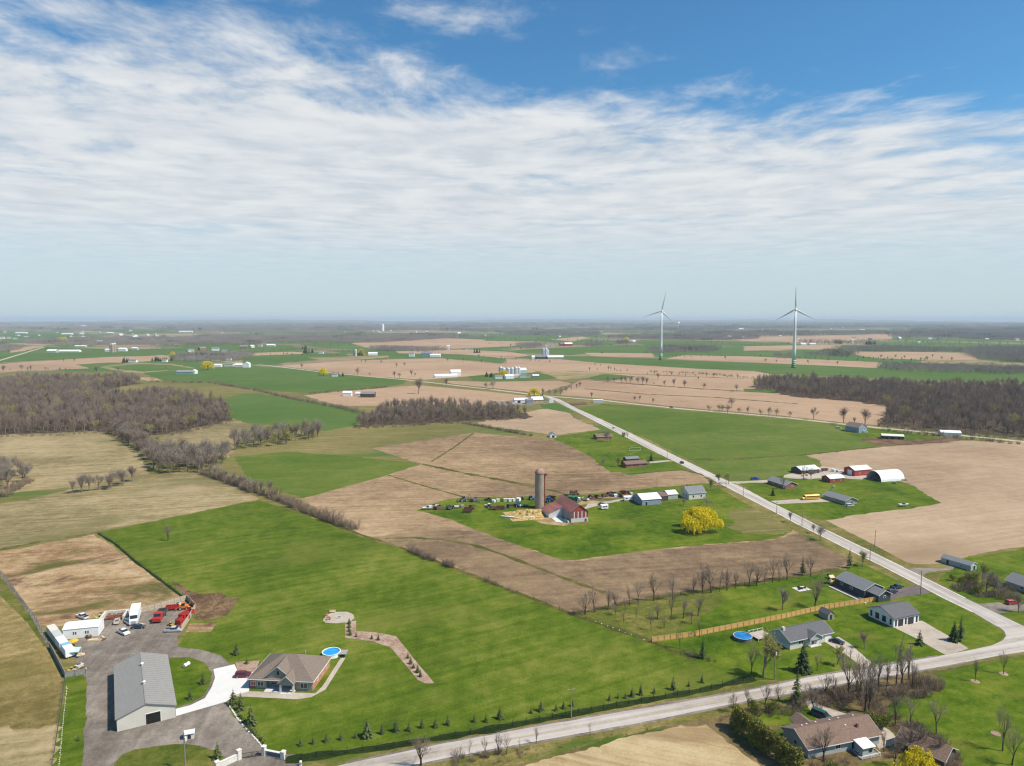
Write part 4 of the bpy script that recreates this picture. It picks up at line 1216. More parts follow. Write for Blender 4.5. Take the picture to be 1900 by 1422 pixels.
rowpix([(1668, 1408, 7), (1690, 1402, 8), (1640, 1395, 6), (1715, 1398, 8), (1660, 1422, 7), (1736, 1412, 8)], 7, 'bare tree in front of the brown garage roof', 'bare trees before the brown garage', TH)
tree('tallpine0', G(1478, 1306), 11.0, 'larch_tree', 'thin pale larch beside the near road', 'tree')
tree('thin3', G(781, 1420), 9.5, 'bare_tree', 'wide bare tree at the bottom edge beside the near road', 'tree', wide=1.2)
rowpix([(900, 1404, 6), (925, 1402, 7), (940, 1400, 6), (995, 1380, 5), (853, 1408, 4), (870, 1405, 5), (965, 1392, 4), (1095, 1366, 4)], 5, 'small bare sapling on the brushy near road verge', 'saplings on the near road verge', ['tall0', 'tall1', 'thin2'])
rowpix([(1809, 1265, 8.5), (1862, 1251, 8.5)], 8.5, 'staked young tree with a mulch ring on the lower right lawn', 'young trees on the lower right lawn', ['tall0'], vary=0.02)
rowpix([(1661, 1346, 10), (1689, 1352, 10), (1737, 1362, 12), (1860, 1394, 13), (1878, 1420, 10)], 10, 'bare lawn tree along the lower right garden edge', 'bare trees along the lower right lawn', ['thin2', 'tall0', 'thin0', 'thin3'])
rowpix([(1790, 1090, 8), (1812, 1096, 9), (1830, 1100, 10), (1845, 1103, 9), (1858, 1108, 8), (1822, 1085, 9)], 9, 'bare garden tree in the tangle across the main road', 'garden tangle across the main road', ['bare0', 'bare1', 'bud0', 'bare4'])
tree('bare2', G(1890, 1137), 8.5, 'bare_tree', 'bare tree in front of the red car', 'tree')
tree('bare1', G(1522, 1004), 9.5, 'bare_tree', 'dark twin-trunked tree at the left side of the main road', 'tree')
rowpix([(1466, 970, 7), (1510, 990, 6)], 6, 'small bare tree on the left verge of the main road', 'small trees on the main road verge', ['bare0'])
rowpix([(1491, 890, 12), (1505, 890, 10), (1453, 908, 11)], 11, 'bare tree beside the brick bungalow', 'bare trees beside the brick bungalow', ['bare1', 'tall0'])
tree('darkspruce0', G(1434, 920), 5.5, 'spruce', 'grey-green spruce on the lawn between drive and main road', 'tree')
rowpix([(1125, 820, 11), (1132, 822, 10), (1158, 818, 9), (1164, 816, 9)], 10, 'tree round the roadside house below the bend', 'trees round the roadside house', ['bud0', 'bare1', 'tall0'])
tree('bud0', G(1146, 866), 8.5, 'budding_tree', 'brownish budding tree left of the brown roadside house', 'tree')
tree('bare1', G(1120, 864), 6.0, 'bare_tree', 'white-grey low tree left of the budding tree', 'tree', wide=1.4)
tree('darkspruce0', G(1208, 856), 7.0, 'spruce', 'dark spruce at the corner of the brown roadside house', 'tree')
tree('darkspruce0', G(1490, 1247), 10.5, 'spruce', 'big dark spruce on the lawn before the grey bungalow', 'tree')
tree('tallpine0', G(1304, 1222), 8.0, 'pine_tree', 'yellow-green pine by the brush pile at the meadow corner', 'tree')
tree('tallpine0', G(1782, 1190), 9.5, 'pine_tree', 'tall grey-green pine beside the wide pale drive', 'tree')
tree('darkspruce0', G(1770, 1190), 7.5, 'spruce', 'shorter spruce left of the tall pine by the drive', 'tree')
tree('spruce0', G(1706, 1197), 5.5, 'spruce', 'small pale spruce on the left edge of the wide drive', 'tree')
tree('bare2', G(1604, 1204), 6.5, 'bare_tree', 'thin brownish tree on the lawn between two driveways', 'tree')
tree('tallpine0', G(1489, 1067), 9.0, 'pine_tree', 'dark pine in the tree row behind the fire pit', 'tree')
tree('tallpine0', G(1576, 1054), 9.5, 'pine_tree', 'pine behind the charcoal house beside the ploughed field', 'tree')
tree('bud0', G(1600, 1052), 8.0, 'budding_tree', 'thin budding tree right of the pine behind the charcoal house', 'tree')
for i, (u, v, h) in enumerate([(1366, 1352, 6.5), (1378, 1362, 7), (1390, 1371, 6.5), (1402, 1381, 7), (1414, 1391, 6.5), (1427, 1400, 7), (1440, 1409, 6.5), (1453, 1419, 7), (1466, 1430, 6.5), (1478, 1440, 7)]):
    tree(('cedar0', 'cedar1')[i % 2], G(u, v), h, 'cedar', 'olive cedar in the tall hedge left of the lower right bungalow', 'tree', 'cedar hedge by the lower right bungalow')
rowpix([(1605, 1343, 3), (1626, 1352, 4), (1638, 1350, 4), (1540, 1440, 4), (1560, 1446, 4), (1400, 1325, 3.2), (1430, 1320, 3), (1376, 1334, 3)], 3.5, 'green-olive bush round the lower right bungalow garden', 'bushes round the lower right bungalow', ['bush0'], 'bush', 'bush')
rowpix([(1768, 1078, 2.2), (1782, 1080, 2.4), (1800, 1082, 3.4), (1815, 1104, 3)], 3, 'round garden bush across the main road', 'bushes across the main road', ['bush0'], 'bush', 'bush')
# planted spruces along the meadow fence
SPR = [(558, 1384, 3.2), (582, 1381, 3.2), (606, 1377, 4), (633, 1373, 4), (660, 1370, 3.6), (682, 1368, 5.5), (709, 1362, 4), (735, 1358, 4.5), (759, 1357, 2.6), (783, 1351, 4.6), (808, 1350, 4.2), (831, 1346, 4.8), (881, 1340, 4), (902, 1340, 3.2), (928, 1334, 3.6), (986, 1324, 3), (1004, 1320, 4), (1032, 1319, 3), (1046, 1315, 3), (1062, 1311, 3.4), (1131, 1300, 2.8), (1147, 1296, 3), (1161, 1296, 3), (1173, 1293, 3), (1189, 1290, 3.8), (1214, 1287, 2.6), (1249, 1280, 4), (1278, 1274, 3), (1303, 1267, 4)]
rowpix([(u, v, h * .85) for u, v, h in SPR], 3, 'small planted spruce along the meadow fence by the near road', 'spruces along the meadow fence', ['spruce0', 'spruce1', 'spruce2'], 'young_spruce', 'tree', 0.3)
rowpix([(433, 1308, 5), (447, 1318, 5.2), (466, 1345, 6)], 5, 'dense spruce on the bank beside the gravel drive', 'spruces on the drive bank', ['spruce0', 'spruce1'], 'young_spruce', 'tree', 0.05)
rowpix([(439, 1215, 4.5), (458, 1232, 2.2)], 4, 'spruce in the corner bed above the concrete drive', 'spruces above the concrete drive', ['spruce2'], 'young_spruce', 'tree', 0.02)
rowpix([(377, 1270, 4.2), (354, 1298, 3.8)], 4, 'small spruce on the rounded lawn island', 'spruces on the lawn island', ['spruce1'], 'young_spruce', 'tree', 0.02)
tree('spruce0', G(404, 1408), 4.6, 'young_spruce', 'spruce on the lawn island beside the entrance gate', 'tree')
tree('spruce2', G(146, 1375), 2.0, 'young_spruce', 'tiny dark spruce on the narrow left lawn', 'tree')
rowpix([(648, 1158), (648, 1165), (648, 1172), (650, 1179), (661, 1182), (690, 1186), (702, 1188), (762, 1232), (767, 1240), (775, 1248), (780, 1256), (757, 1222)], 2.3, 'small conifer planted in the bent mulch bed', 'conifers in the mulch bed', ['spruce0', 'spruce1'], 'young_conifer', 'tree', 0.2)
rowpix([(444, 1331), (449, 1336), (454, 1341), (459, 1350), (464, 1356), (470, 1361), (475, 1366), (480, 1371), (485, 1376), (489, 1382)], 1.2, 'clipped little shrub along the stone edge of the drive', 'shrubs along the drive edge', ['globe0'], 'garden_shrub', 'shrub', 0.1)
rowpix([(1862, 806, 8), (1870, 806, 8)], 8, 'small tree at the right edge by the far road', 'trees at the right edge')
# dark evergreens dotted in the woods
rowpix([(33, 748), (60, 745), (85, 742), (100, 746), (118, 745), (216, 744), (1441, 712), (1455, 722), (1568, 716), (1562, 712), (1700, 745), (1742, 750)], 17, 'dark evergreen standing in the bare woods', 'evergreens in the bare woods', ['darkspruce0'], 'spruce', 'tree', 0.15)
rowpix([(600, 697, 16), (385, 687, 22), (935, 702, 15), (670, 660, 22), (118, 636, 30), (1162, 634, 24), (320, 661, 14), (992, 737, 13)], 14, 'yellow willow by a distant farmhouse', 'yellow willows by distant farmhouses', ['willow1'], 'willow', 'tree', 0.05)
# ------------------------------------------------------------------ buildings
GL_ = glass()
WHITE = mat('white_paint', (0.78, 0.78, 0.76), 0.6, 0, 0.06, 0.7)
OFFWHITE = mat('cream_siding', (0.62, 0.58, 0.50), 0.7, 0, 0.08, 0.7)
BEIGE = mat('beige_metal_siding', (0.58, 0.55, 0.48), 0.55, 0, 0.05, 0.4)
GREYMETAL = mat('grey_metal_roof', (0.27, 0.255, 0.235), 0.5, 0.0, 0.05, 0.3, streak=(1, 6, 1))
PALEMETAL = mat('pale_metal_roof', (0.70, 0.71, 0.72), 0.45, 0.0, 0.08, 0.4, streak=(1, 6, 1))
CHARROOF = mat('charcoal_shingles', (0.115, 0.113, 0.12), 0.9, 0, 0.18, 3.0)
GREYROOF = mat('grey_shingles', (0.19, 0.195, 0.20), 0.9, 0, 0.18, 3.0)
BROWNROOF = mat('taupe_shingles', (0.185, 0.145, 0.115), 0.9, 0, 0.18, 3.0)
REDBROWNROOF = mat('brown_shingles', (0.185, 0.122, 0.092), 0.9, 0, 0.22, 2.5)
RUSTROOF = mat('rust_red_metal_roof', (0.27, 0.105, 0.085), 0.6, 0.0, 0.22, 0.5, streak=(1, 0.15, 1))
STONE = mat('grey_stone_facing', (0.30, 0.285, 0.25), 0.9, 0, 0.25, 5.0)
BRICK = mat('orange_brick', (0.42, 0.20, 0.12), 0.9, 0, 0.22, 6.0)
REDBRICK = mat('red_brick', (0.30, 0.12, 0.09), 0.9, 0, 0.22, 6.0)
SAGE = mat('grey_green_siding', (0.38, 0.42, 0.41), 0.7, 0, 0.08, 0.6, streak=(1, 1, 12))
CHARSIDE = mat('charcoal_siding', (0.055, 0.063, 0.075), 0.7, 0, 0.12, 0.6, streak=(1, 1, 12))
BLUESIDE = mat('blue_grey_siding', (0.25, 0.30, 0.36), 0.7, 0, 0.1, 0.6)
BARNRED = mat('barn_red_paint', (0.34, 0.06, 0.045), 0.75, 0, 0.25, 1.2, streak=(6, 6, 0.6))
DARKWOOD = mat('dark_weathered_wood', (0.09, 0.07, 0.06), 0.9, 0, 0.3, 1.2)
GREYWOOD = mat('grey_weathered_wood', (0.30, 0.29, 0.27), 0.9, 0, 0.25, 1.5, streak=(5, 5, 0.6))
CEDARWOOD = mat('new_cedar_boards', (0.64, 0.38, 0.13), 0.8, 0, 0.25, 2.0, streak=(6, 6, 0.5))
PALEWOOD = mat('pale_lumber', (0.66, 0.50, 0.30), 0.8, 0, 0.2, 1.5)
BLACK = mat('black_metal', (0.02, 0.02, 0.022), 0.5, 0, 0.1, 1.0)
DARKDOOR = mat('dark_door', (0.035, 0.035, 0.04), 0.5, 0, 0.15, 1.0)
SHADEPAINT = mat('painted_interior_shade', (0.015, 0.015, 0.015), 0.95, 0, 0.2, 1.0)  # near-black colour standing for the shade inside open doorways
CONC = mat('concrete_block', (0.56, 0.54, 0.50), 0.9, 0, 0.12, 1.5)
TEAL = mat('pool_liner', (0.02, 0.35, 0.72), 0.5, 0, 0.1, 0.8)
RED = mat('red_paint', (0.50, 0.03, 0.025), 0.45, 0, 0.15, 1.0)
STEEL = mat('galvanised_steel', (0.5, 0.51, 0.52), 0.4, 0.35, 0.12, 1.0)


def openings(root, L, Wd, hw, ops):
    """ops: (face, u, z0, w, h, kind) - face S N E W; u along the face from its middle"""
    for face, u, z0, ww, hh, kind in ops:
        a = {'S': 0.0, 'E': R(90), 'N': R(180), 'W': R(270)}[face]
        off = Wd / 2 if face in 'SN' else L / 2
        M = Matrix.Rotation(a, 4, 'Z') @ Matrix.Translation((u, -off, z0))
        if kind == 'win':
            f = MB()
            b = 0.09
            f.box(-ww / 2, ww / 2, -0.07, 0.0, 0, b, M).box(-ww / 2, ww / 2, -0.07, 0, hh - b, hh, M)
            f.box(-ww / 2, -ww / 2 + b, -0.07, 0, b, hh - b, M).box(ww / 2 - b, ww / 2, -0.07, 0, b, hh - b, M)
            if ww > 1.3:
                f.box(-b / 2, b / 2, -0.06, 0, b, hh - b, M)
            fo = f.build('window', WHITE, root)
            MB().box(-ww / 2 + b, ww / 2 - b, -0.03, 0.0, b, hh - b, M).build('pane', GL_, fo)
        elif kind == 'dwin':
            f = MB().box(-ww / 2, ww / 2, -0.06, 0.0, 0, hh, M).build('window', BLACK, root)
            MB().box(-ww / 2 + .1, ww / 2 - .1, -0.08, -0.06, 0.1, hh - .1, M).build('pane', GL_, f)
        elif kind == 'door':
            f = MB().box(-ww / 2, ww / 2, -0.06, 0.0, 0, hh, M).build('door', DARKDOOR, root)
            MB().box(ww / 2 - 0.18, ww / 2 - 0.1, -0.12, -0.06, 0.95, 1.1, M).build('handle', STEEL, f)
        elif kind in ('gdoor', 'wgdoor'):
            mt = DARKDOOR if kind == 'gdoor' else WHITE
            f = MB().box(-ww / 2 - .1, ww / 2 + .1, -0.05, 0, 0, hh + .1, M).build('garage_door', WHITE if kind == 'gdoor' else OFFWHITE, root)
            for k in range(4):
                MB().box(-ww / 2, ww / 2, -0.09, -0.05, hh * k / 4 + 0.02, hh * (k + 1) / 4 - 0.02, M).build('panel', mt, f)
        elif kind == 'open':
            f = MB()
            f.box(-ww / 2 - .12, -ww / 2, -0.08, 0, 0, hh + .12, M).box(ww / 2, ww / 2 + .12, -0.08, 0, 0, hh + .12, M).box(-ww / 2, ww / 2, -0.08, 0, hh, hh + .12, M)
            fo = f.build('doorway', WHITE, root)
            MB().box(-ww / 2, ww / 2, -0.03, 0.0, 0.0, hh, M).build('opening', SHADEPAINT, fo)  # slab on the solid wall, interior shade painted in its colour


def gable(name, label, cat, ctr, ang, L, Wd, hw, rise, wallm, roofm, over=0.45, ops=(), trim=WHITE, group=None, chimney=None, base=None, endwall=None):
    o = thing(name, label, cat, ctr, R(ang), group)
    prof = [(-Wd / 2, 0), (Wd / 2, 0), (Wd / 2, hw), (0, hw + rise), (-Wd / 2, hw)]
    MB().prism(prof, -L / 2, L / 2).build('wall', wallm, o)
    if base:
        bm, bh = base
        MB().box(-L / 2 - .06, L / 2 + .06, -Wd / 2 - .06, Wd / 2 + .06, 0, bh).build('base_course', bm, o)
    t = 0.16
    sl = rise / (Wd / 2)
    oz = over * sl
    rf = MB()
    for s in (-1, 1):
        e = s * (Wd / 2 + over)
        pr = [(0, hw + rise + 0.02), (e, hw - oz + 0.02), (e, hw - oz + 0.02 + t), (0, hw + rise + 0.02 + t)]
        rf.prism(pr if s < 0 else pr[::-1], -L / 2 - over, L / 2 + over)
    ro = rf.build('roof', roofm, o)
    if trim:
        for s in (-1, 1):
            e = s * (Wd / 2 + over)
            MB().box(-L / 2 - over, L / 2 + over, min(e, e + s * .06), max(e, e + s * .06), hw - oz - 0.03, hw - oz + 0.02 + t * 0.8).build('fascia', trim, ro)
        for s in (-1, 1):
            x0 = s * (L / 2 + over)
            fb = MB()
            for q in (-1, 1):
                e = q * (Wd / 2 + over)
                pr = [(0, hw + rise - 0.02), (e, hw - oz - 0.02), (e, hw - oz + t), (0, hw + rise + t)]
                fb.prism(pr if q < 0 else pr[::-1], min(x0, x0 + s * .05), max(x0, x0 + s * .05))
            fb.build('bargeboard', trim, ro)
    if chimney:
        cx, cy, cw, ch, cm = chimney
        MB().box(cx - cw / 2, cx + cw / 2, cy - cw / 2, cy + cw / 2, hw, hw + rise + ch).build('chimney', cm, ro)
    openings(o, L, Wd, hw, ops)
    return o


def hip_mesh(L, Wd, hw, rise, over, t=0.18):
    x, y = L / 2 + over, Wd / 2 + over
    rx = max(0.3, L / 2 - Wd / 2)
    z0, z1 = hw, hw + rise
    mb = MB()
    v = [(-x, -y, z0), (x, -y, z0), (x, y, z0), (-x, y, z0), (-rx, 0, z1), (rx, 0, z1)]
    top = [(a, b, c + t) for a, b, c in v]
    mb.poly([top[0], top[1], top[5], top[4]]).poly([top[1], top[2], top[5]]).poly([top[2], top[3], top[4], top[5]]).poly([top[3], top[0], top[4]])
    mb.poly([v[3], v[2], v[1], v[0]])
    for i in range(4):
        j = (i + 1) % 4
        mb.poly([v[i], v[j], top[j], top[i]])
    return mb


def cross_gable(root, roof, x, y0, y1, wd, hw, rise, wallm, roofm, trim=WHITE, over=0.4, window=True):
    """gable facing -y at y0, its ridge running back to y1"""
    MB().prism([(x - wd / 2, hw - 0.9), (x + wd / 2, hw - 0.9), (x + wd / 2, hw), (x, hw + rise), (x - wd / 2, hw)], y0, y1 - 0.5, 'y').build('gable', wallm, root)
    rf = MB()
    sl = rise / (wd / 2)
    for s in (-1, 1):
        e = x + s * (wd / 2 + over)
        pr = [(x, hw + rise + .03), (e, hw - over * sl + .03), (e, hw - over * sl + .19), (x, hw + rise + .19)]
        rf.prism(pr, y0 - over, y1, 'y')
    r2 = rf.build('gable_roof', roofm, roof)
    fb = MB()
    for s in (-1, 1):
        e = x + s * (wd / 2 + over)
        fb.prism([(x, hw + rise), (e, hw - over * sl), (e, hw - over * sl + .17), (x, hw + rise + .17)], y0 - over - .05, y0 - over, 'y')
    fb.build('gable_trim', trim, roof)
    if window:
        MB().box(x - .3, x + .3, y0 - .06, y0, hw + rise * .18, hw + rise * .55).build('window', GL_, root)


# the big grey steel shed in the yard
o = gable('steel_shed', 'big beige steel shed with a grey metal roof in the gravel yard', 'shed', (-107.8, 199.2), 29.6 + 90, 33.5, 14.2, 3.7, 2.4, BEIGE, GREYMETAL, 0.35, [('W', 1.6, 0, 3.6, 3.0, 'open'), ('N', 8.0, 0, 1.0, 2.1, 'door')], trim=GREYMETAL)
for yy in (-5.0, 7.5):
    MB().lathe([(0.28, 0), (0.28, 0.5), (0.45, 0.55), (0.45, 0.75), (0.1, 0.95)], 10, (yy, 0, 6.2)).build('roof_vent', WHITE, o)
# standing seams, close enough to tell apart on this roof
for k in range(26):
    xx = -16.4 + k * 1.31
    for s in (-1, 1):
        q = MB()
        q.prism([(s * .05, 6.1 + .19), (s * 7.3, 3.7 - .065 + .19), (s * 7.3, 3.7 - .065 + .23), (s * .05, 6.1 + .24)], xx - .03, xx + .03)
        q.build('roof_seam', GREYMETAL, o)
MB().box(-17.2, 17.2, -0.25, 0.25, 6.27, 6.33).build('ridge_cap', GREYMETAL, o)

# the brown roofed house
BH = thing('stone_house', 'brown roofed stone and brick house with a gabled front porch', 'house', (-68.2, 210.4), R(-5.0))
L_, W_ = 19.2, 15.0
MB().box(-L_ / 2, L_ / 2, -W_ / 2 + 1.6, W_ / 2, 0, 3.0).build('wall', STONE, BH)
MB().box(-L_ / 2, -4.6, -W_ / 2, -W_ / 2 + 1.6, 0, 2.99).build('front_bay', STONE, BH)
MB().box(4.4, L_ / 2, -W_ / 2, -W_ / 2 + 1.6, 0, 2.99).build('front_bay', STONE, BH)
MB().box(L_ / 2, L_ / 2 + 0.05, -W_ / 2 + 0.1, W_ / 2, 0, 2.98).build('brick_side', BRICK, BH)
MB().box(-L_ / 2 - 0.02, -L_ / 2 + 1.6, -W_ / 2 - 0.05, -W_ / 2, 0, 2.98).build('brick_corner', REDBRICK, BH)
roof = hip_mesh(L_, W_, 3.0, 4.4, 0.6).build('roof', BROWNROOF, BH)
e = MB()
for (x0, x1, y0, y1) in ((-10.25, 10.25, -8.16, -8.1), (-10.25, 10.25, 8.1, 8.16), (-10.26, -10.2, -8.1, 8.1), (10.2, 10.26, -8.1, 8.1)):
    e.box(x0, x1, y0, y1, 2.98, 3.2)
e.build('fascia', WHITE, roof)
cross_gable(BH, roof, -0.9, -7.4, 0.5, 8.0, 3.9, 3.2, STONE, BROWNROOF)
cross_gable(BH, roof, 2.4, -9.3, -3.0, 4.3, 3.3, 1.9, STONE, BROWNROOF, window=False)
for cx in (0.5, 4.3):
    MB().box(cx - .28, cx + .28, -9.2, -8.64, 0.25, 3.3).build('porch_column', OFFWHITE, BH)
MB().box(-4.6, 4.5, -9.4, -5.9, 0, 0.25).build('porch_floor', CONC, BH)
MB().box(0.6, 4.2, -10.0, -9.4, 0, 0.13).build('porch_step', CONC, BH)
openings(BH, L_, W_, 3, [('S', -8.6, 0.9, 1.5, 1.4, 'win'), ('S', -6.3, 0.9, 1.9, 1.4, 'win'), ('S', 7.0, 0.8, 2.2, 1.6, 'win'), ('E', -3.0, 1.0, 1.0, 1.2, 'win'), ('E', 1.0, 1.0, 1.0, 1.2, 'win'), ('E', 4.5, 1.0, 1.0, 1.2, 'win'), ('W', 0.5, 0, 5.0, 2.4, 'wgdoor'), ('W', -4.4, 0, 2.6, 2.4, 'wgdoor')])
for (x, w_) in ((-3.0, 1.4), (0.6, 1.5)):
    MB().box(x - w_ / 2, x + w_ / 2, -W_ / 2 + 1.54, -W_ / 2 + 1.6, 0.9, 2.4).build('window', GL_, BH)
MB().box(2.0, 3.2, -W_ / 2 + 1.54, -W_ / 2 + 1.6, 0.25, 2.4).build('door', DARKDOOR, BH)
MB().tube((3.0, 4.5, 5.2), (3.0, 4.5, 6.6), .12, .12, 8).build('roof_vent', STEEL, BH)

# white building with the large drive
gable('white_building', 'white modern building with a grey roof and black framed windows', 'house', (140.6, 253.2), 21, 12.4, 10.8, 3.4, 2.3, WHITE, CHARROOF, 0.4,
      [('S', -5.0, 0.3, 0.8, 2.3, 'dwin'), ('S', -2.7, 0, 2.4, 2.6, 'door'), ('S', -0.2, 0.3, 0.8, 2.3, 'dwin'), ('S', 2.2, 0, 2.8, 2.6, 'gdoor'), ('S', 5.2, 0.3, 0.8, 2.3, 'dwin'),
       ('W', -4.2, 0.6, 0.8, 2.2, 'dwin'), ('W', -1.6, 0.6, 1.6, 2.2, 'dwin'), ('W', 1.4, 0.6, 1.6, 2.2, 'dwin'), ('W', 4.2, 0.6, 0.8, 2.2, 'dwin')], trim=CHARSIDE)
# grey roofed bungalow
o = gable('bungalow', 'grey roofed pale green bungalow with a small porch gable behind the dark spruce', 'house', (99.8, 236.2), 22.5, 18.6, 8.8, 3.1, 2.2, SAGE, CHARROOF, 0.5,
          [('S', -4.6, 1.2, 2.2, 1.3, 'win'), ('S', 0.6, 0.2, 1.0, 2.1, 'door'), ('S', 3.8, 0.9, 2.2, 1.0, 'win'), ('S', 7.3, 0, 2.8, 2.3, 'wgdoor')], base=(OFFWHITE, 1.1), chimney=(-8.6, -0.4, 0.9, 0.9, OFFWHITE))
cross_gable(o, o.children[2] if len(o.children) > 2 else o, 0.8, -5.6, -0.5, 5.0, 3.1, 1.4, SAGE, CHARROOF, window=False)
MB().box(-1.6, 3.2, -6.0, -4.48, 0, 0.2).build('porch_floor', CONC, o)
for cx in (-1.4, 3.0):
    MB().box(cx - .12, cx + .12, -5.6, -5.36, 0.2, 3.0).build('porch_column', WHITE, o)
# charcoal house: two stepped gables
o = gable('charcoal_house', 'charcoal house with white trimmed stepped gables beside the main road', 'house', (141.6, 281.0), 20 + 90, 14.0, 9.6, 3.4, 2.1, CHARSIDE, GREYROOF, 0.5,
          [('N', -4.5, 1.4, 1.3, 1.0, 'win'), ('N', 0.5, 1.4, 1.3, 1.0, 'win'), ('W', -2.6, 1.0, 1.0, 1.6, 'win')])
M_ = Matrix.Rotation(0, 4, 'Z')
wn = MB().prism([(-3.2, 0), (3.0, 0), (3.0, 2.9), (-0.1, 4.5), (-3.2, 2.9)], -12.2, -6.99)
wn.build('garage_wing', CHARSIDE, o)
rf = MB()
for s in (-1, 1):
    e_ = -0.1 + s * 3.6
    rf.prism([(-0.1, 4.53), (e_, 2.68), (e_, 2.84), (-0.1, 4.69)], -12.7, -6.9)
r2 = rf.build('wing_roof', GREYROOF, o)
fb = MB()
for s in (-1, 1):
    e_ = -0.1 + s * 3.6
    fb.prism([(-0.1, 4.5), (e_, 2.65), (e_, 2.82), (-0.1, 4.67)], -12.76, -12.7)
fb.build('bargeboard', WHITE, r2)
w1 = MB().box(-12.28, -12.2, -0.7, 0.5, 1.5, 2.4).build('window', WHITE, o)
MB().box(-12.31, -12.28, -0.55, 0.35, 1.6, 2.3).build('pane', GL_, w1)
MB().box(-7, 7, 4.8, 8.2, 0, 0.18).build('patio', DARKASPHALT, o)
MB().box(-11.6, 7.4, 8.3, 8.9, 0, 0.35).build('patio_wall', CONC, o)
# bungalow at the bottom right
o = gable('brown_bungalow', 'long brown roofed bungalow among trees at the lower right', 'house', (83.6, 177.2), 16.5, 22.0, 9.6, 2.9, 2.3, SAGE, REDBROWNROOF, 0.6,
          [('S', -2, 1.0, 1.6, 1.2, 'win'), ('S', 3, 0.2, 1.8, 2.1, 'win'), ('W', 0, 1.0, 1.2, 1.2, 'win')], chimney=(6.0, -2.4, 0.55, 0.0, RUSTROOF))
MB().prism([(-6.5, 2.9), (-2.5, 2.9), (-4.5, 4.2)], 4.6, 7.4, 'y').build('porch_gable', SAGE, o)
rf = MB()
for s in (-1, 1):
    rf.prism([(-4.5, 4.25), (-4.5 + s * 2.6, 2.6), (-4.5 + s * 2.6, 2.76), (-4.5, 4.41)], 0.6, 7.9, 'y')
rf.build('porch_roof', REDBROWNROOF, o)
for i, (x, y) in enumerate(((-8, 1.5), (-6, 2.2), (1, 2.0), (4, 2.2), (8.5, 1.9), (3, -1.5), (-3, 2.4))):
    MB().box(x - .2, x + .2, y - .2, y + .2, 2.9, 5.45 - abs(y) / 4.8 * 2.3 + .1).build('roof_vent', OFFWHITE, o)
q = thing('sunroom', 'small white roofed sunroom at the back of the brown bungalow', 'extension', (89.6, 172.0), R(16.5))
MB().box(-1.7, 1.7, -1.5, 1.5, 0, 2.5).build('wall', SAGE, q)
MB().hexa([(-2.0, -1.9, 2.4), (2.0, -1.9, 2.4), (2.0, 1.5, 2.9), (-2.0, 1.5, 2.9), (-2.0, -1.9, 2.55), (2.0, -1.9, 2.55), (2.0, 1.5, 3.05), (-2.0, 1.5, 3.05)]).build('roof', WHITE, q)
MB().box(0.2, 1.2, -1.56, -1.5, 1.0, 2.0).build('window', GL_, q)
gable('garage', 'brown roofed garage right of the brown bungalow', 'garage', (105.2, 171.5), 16.5 - 68, 11, 7.2, 2.6, 1.9, DARKWOOD, REDBROWNROOF, 0.5, [('W', 0, 0, 3.0, 2.2, 'wgdoor')], trim=OFFWHITE)
# long blue-grey shed and grey house across the main road
gable('garden_shed', 'long pale blue-grey shed at the edge of the right field', 'shed', (200.3, 310.2), 110 + 9, 13.0, 4.6, 2.5, 1.0, SAGE, GREYROOF, 0.3, [('N', 2.5, 0.8, 0.9, 0.8, 'win'), ('W', 0.4, 0.0, 1.6, 2.0, 'open'), ('N', -3.5, 0, 0.9, 2.0, 'door')], trim=WHITE)
gable('roadside_house', 'pale grey house hidden behind bare trees at the right edge', 'house', (211.0, 281.0), 20 + 90, 13, 9.0, 2.8, 2.4, SAGE, GREYROOF, 0.5, [('N', 0, 1.0, 1.6, 1.2, 'win'), ('W', 0, 1.0, 1.4, 1.2, 'win')])
# bus house and its neighbours
o = gable('ranch_house', 'dark grey roofed ranch house beside the yellow school bus', 'house', (199.5, 424.0), 20 + 90, 17, 9.0, 2.7, 1.7, STONE, GREYROOF, 0.6, [('N', -4, 0.9, 1.8, 1.2, 'win'), ('N', 2, 0.9, 1.8, 1.2, 'win'), ('W', 0.5, 0.8, 2.0, 1.3, 'win')])
o = gable('brick_bungalow', 'brick bungalow with a grey roof near the blue pickup', 'house', (179.6, 464.5), 20 + 90, 17, 9.5, 2.6, 1.9, REDBRICK, GREYROOF, 0.5, [('N', 3, 1.0, 1.8, 1.2, 'win'), ('N', -3, 0.9, 1.6, 1.3, 'win'), ('N', 7, 0.2, 1.6, 2.1, 'wgdoor'), ('W', 1, 1.0, 1.4, 1.2, 'win')])
gable('red_shed', 'low red shed with a white roof beside the bus lawn', 'shed', (219.5, 478.0), 18, 12.0, 8.0, 2.8, 1.7, BARNRED, PALEMETAL, 0.25, [('S', -2.8, 1, 1.1, 1.0, 'win'), ('S', 2.8, 1, 1.1, 1.0, 'win'), ('W', 0, 0, 2.4, 2.2, 'gdoor')], trim=WHITE)
gable('red_shed', 'taller red shed with a white roof beside the white arched shelter', 'shed', (247.0, 500.0), 18, 15.0, 10.0, 4.2, 2.0, BARNRED, PALEMETAL, 0.25, [('S', -2.8, 1.4, 1.1, 1.0, 'win'), ('S', 2.2, 1.4, 1.1, 1.0, 'win'), ('W', 0.5, 0, 4.0, 3.6, 'wgdoor')], trim=WHITE)
gable('pole_barn', 'weathered open shed with a pale roof behind the brick bungalow', 'shed', (212.0, 506.0), 20, 16.0, 10.5, 3.0, 1.9, DARKWOOD, PALEMETAL, 0.4, [('S', -3, 0, 3.6, 2.4, 'open'), ('S', 3, 0, 3.6, 2.4, 'open')], trim=None)
q = thing('hoop_shelter', 'white fabric arched shelter open at its left end', 'shelter', (258.5, 484.0), R(17))
arc = [(6.6 * math.cos(math.pi * k / 14), 6.3 * math.sin(math.pi * k / 14)) for k in range(15)]
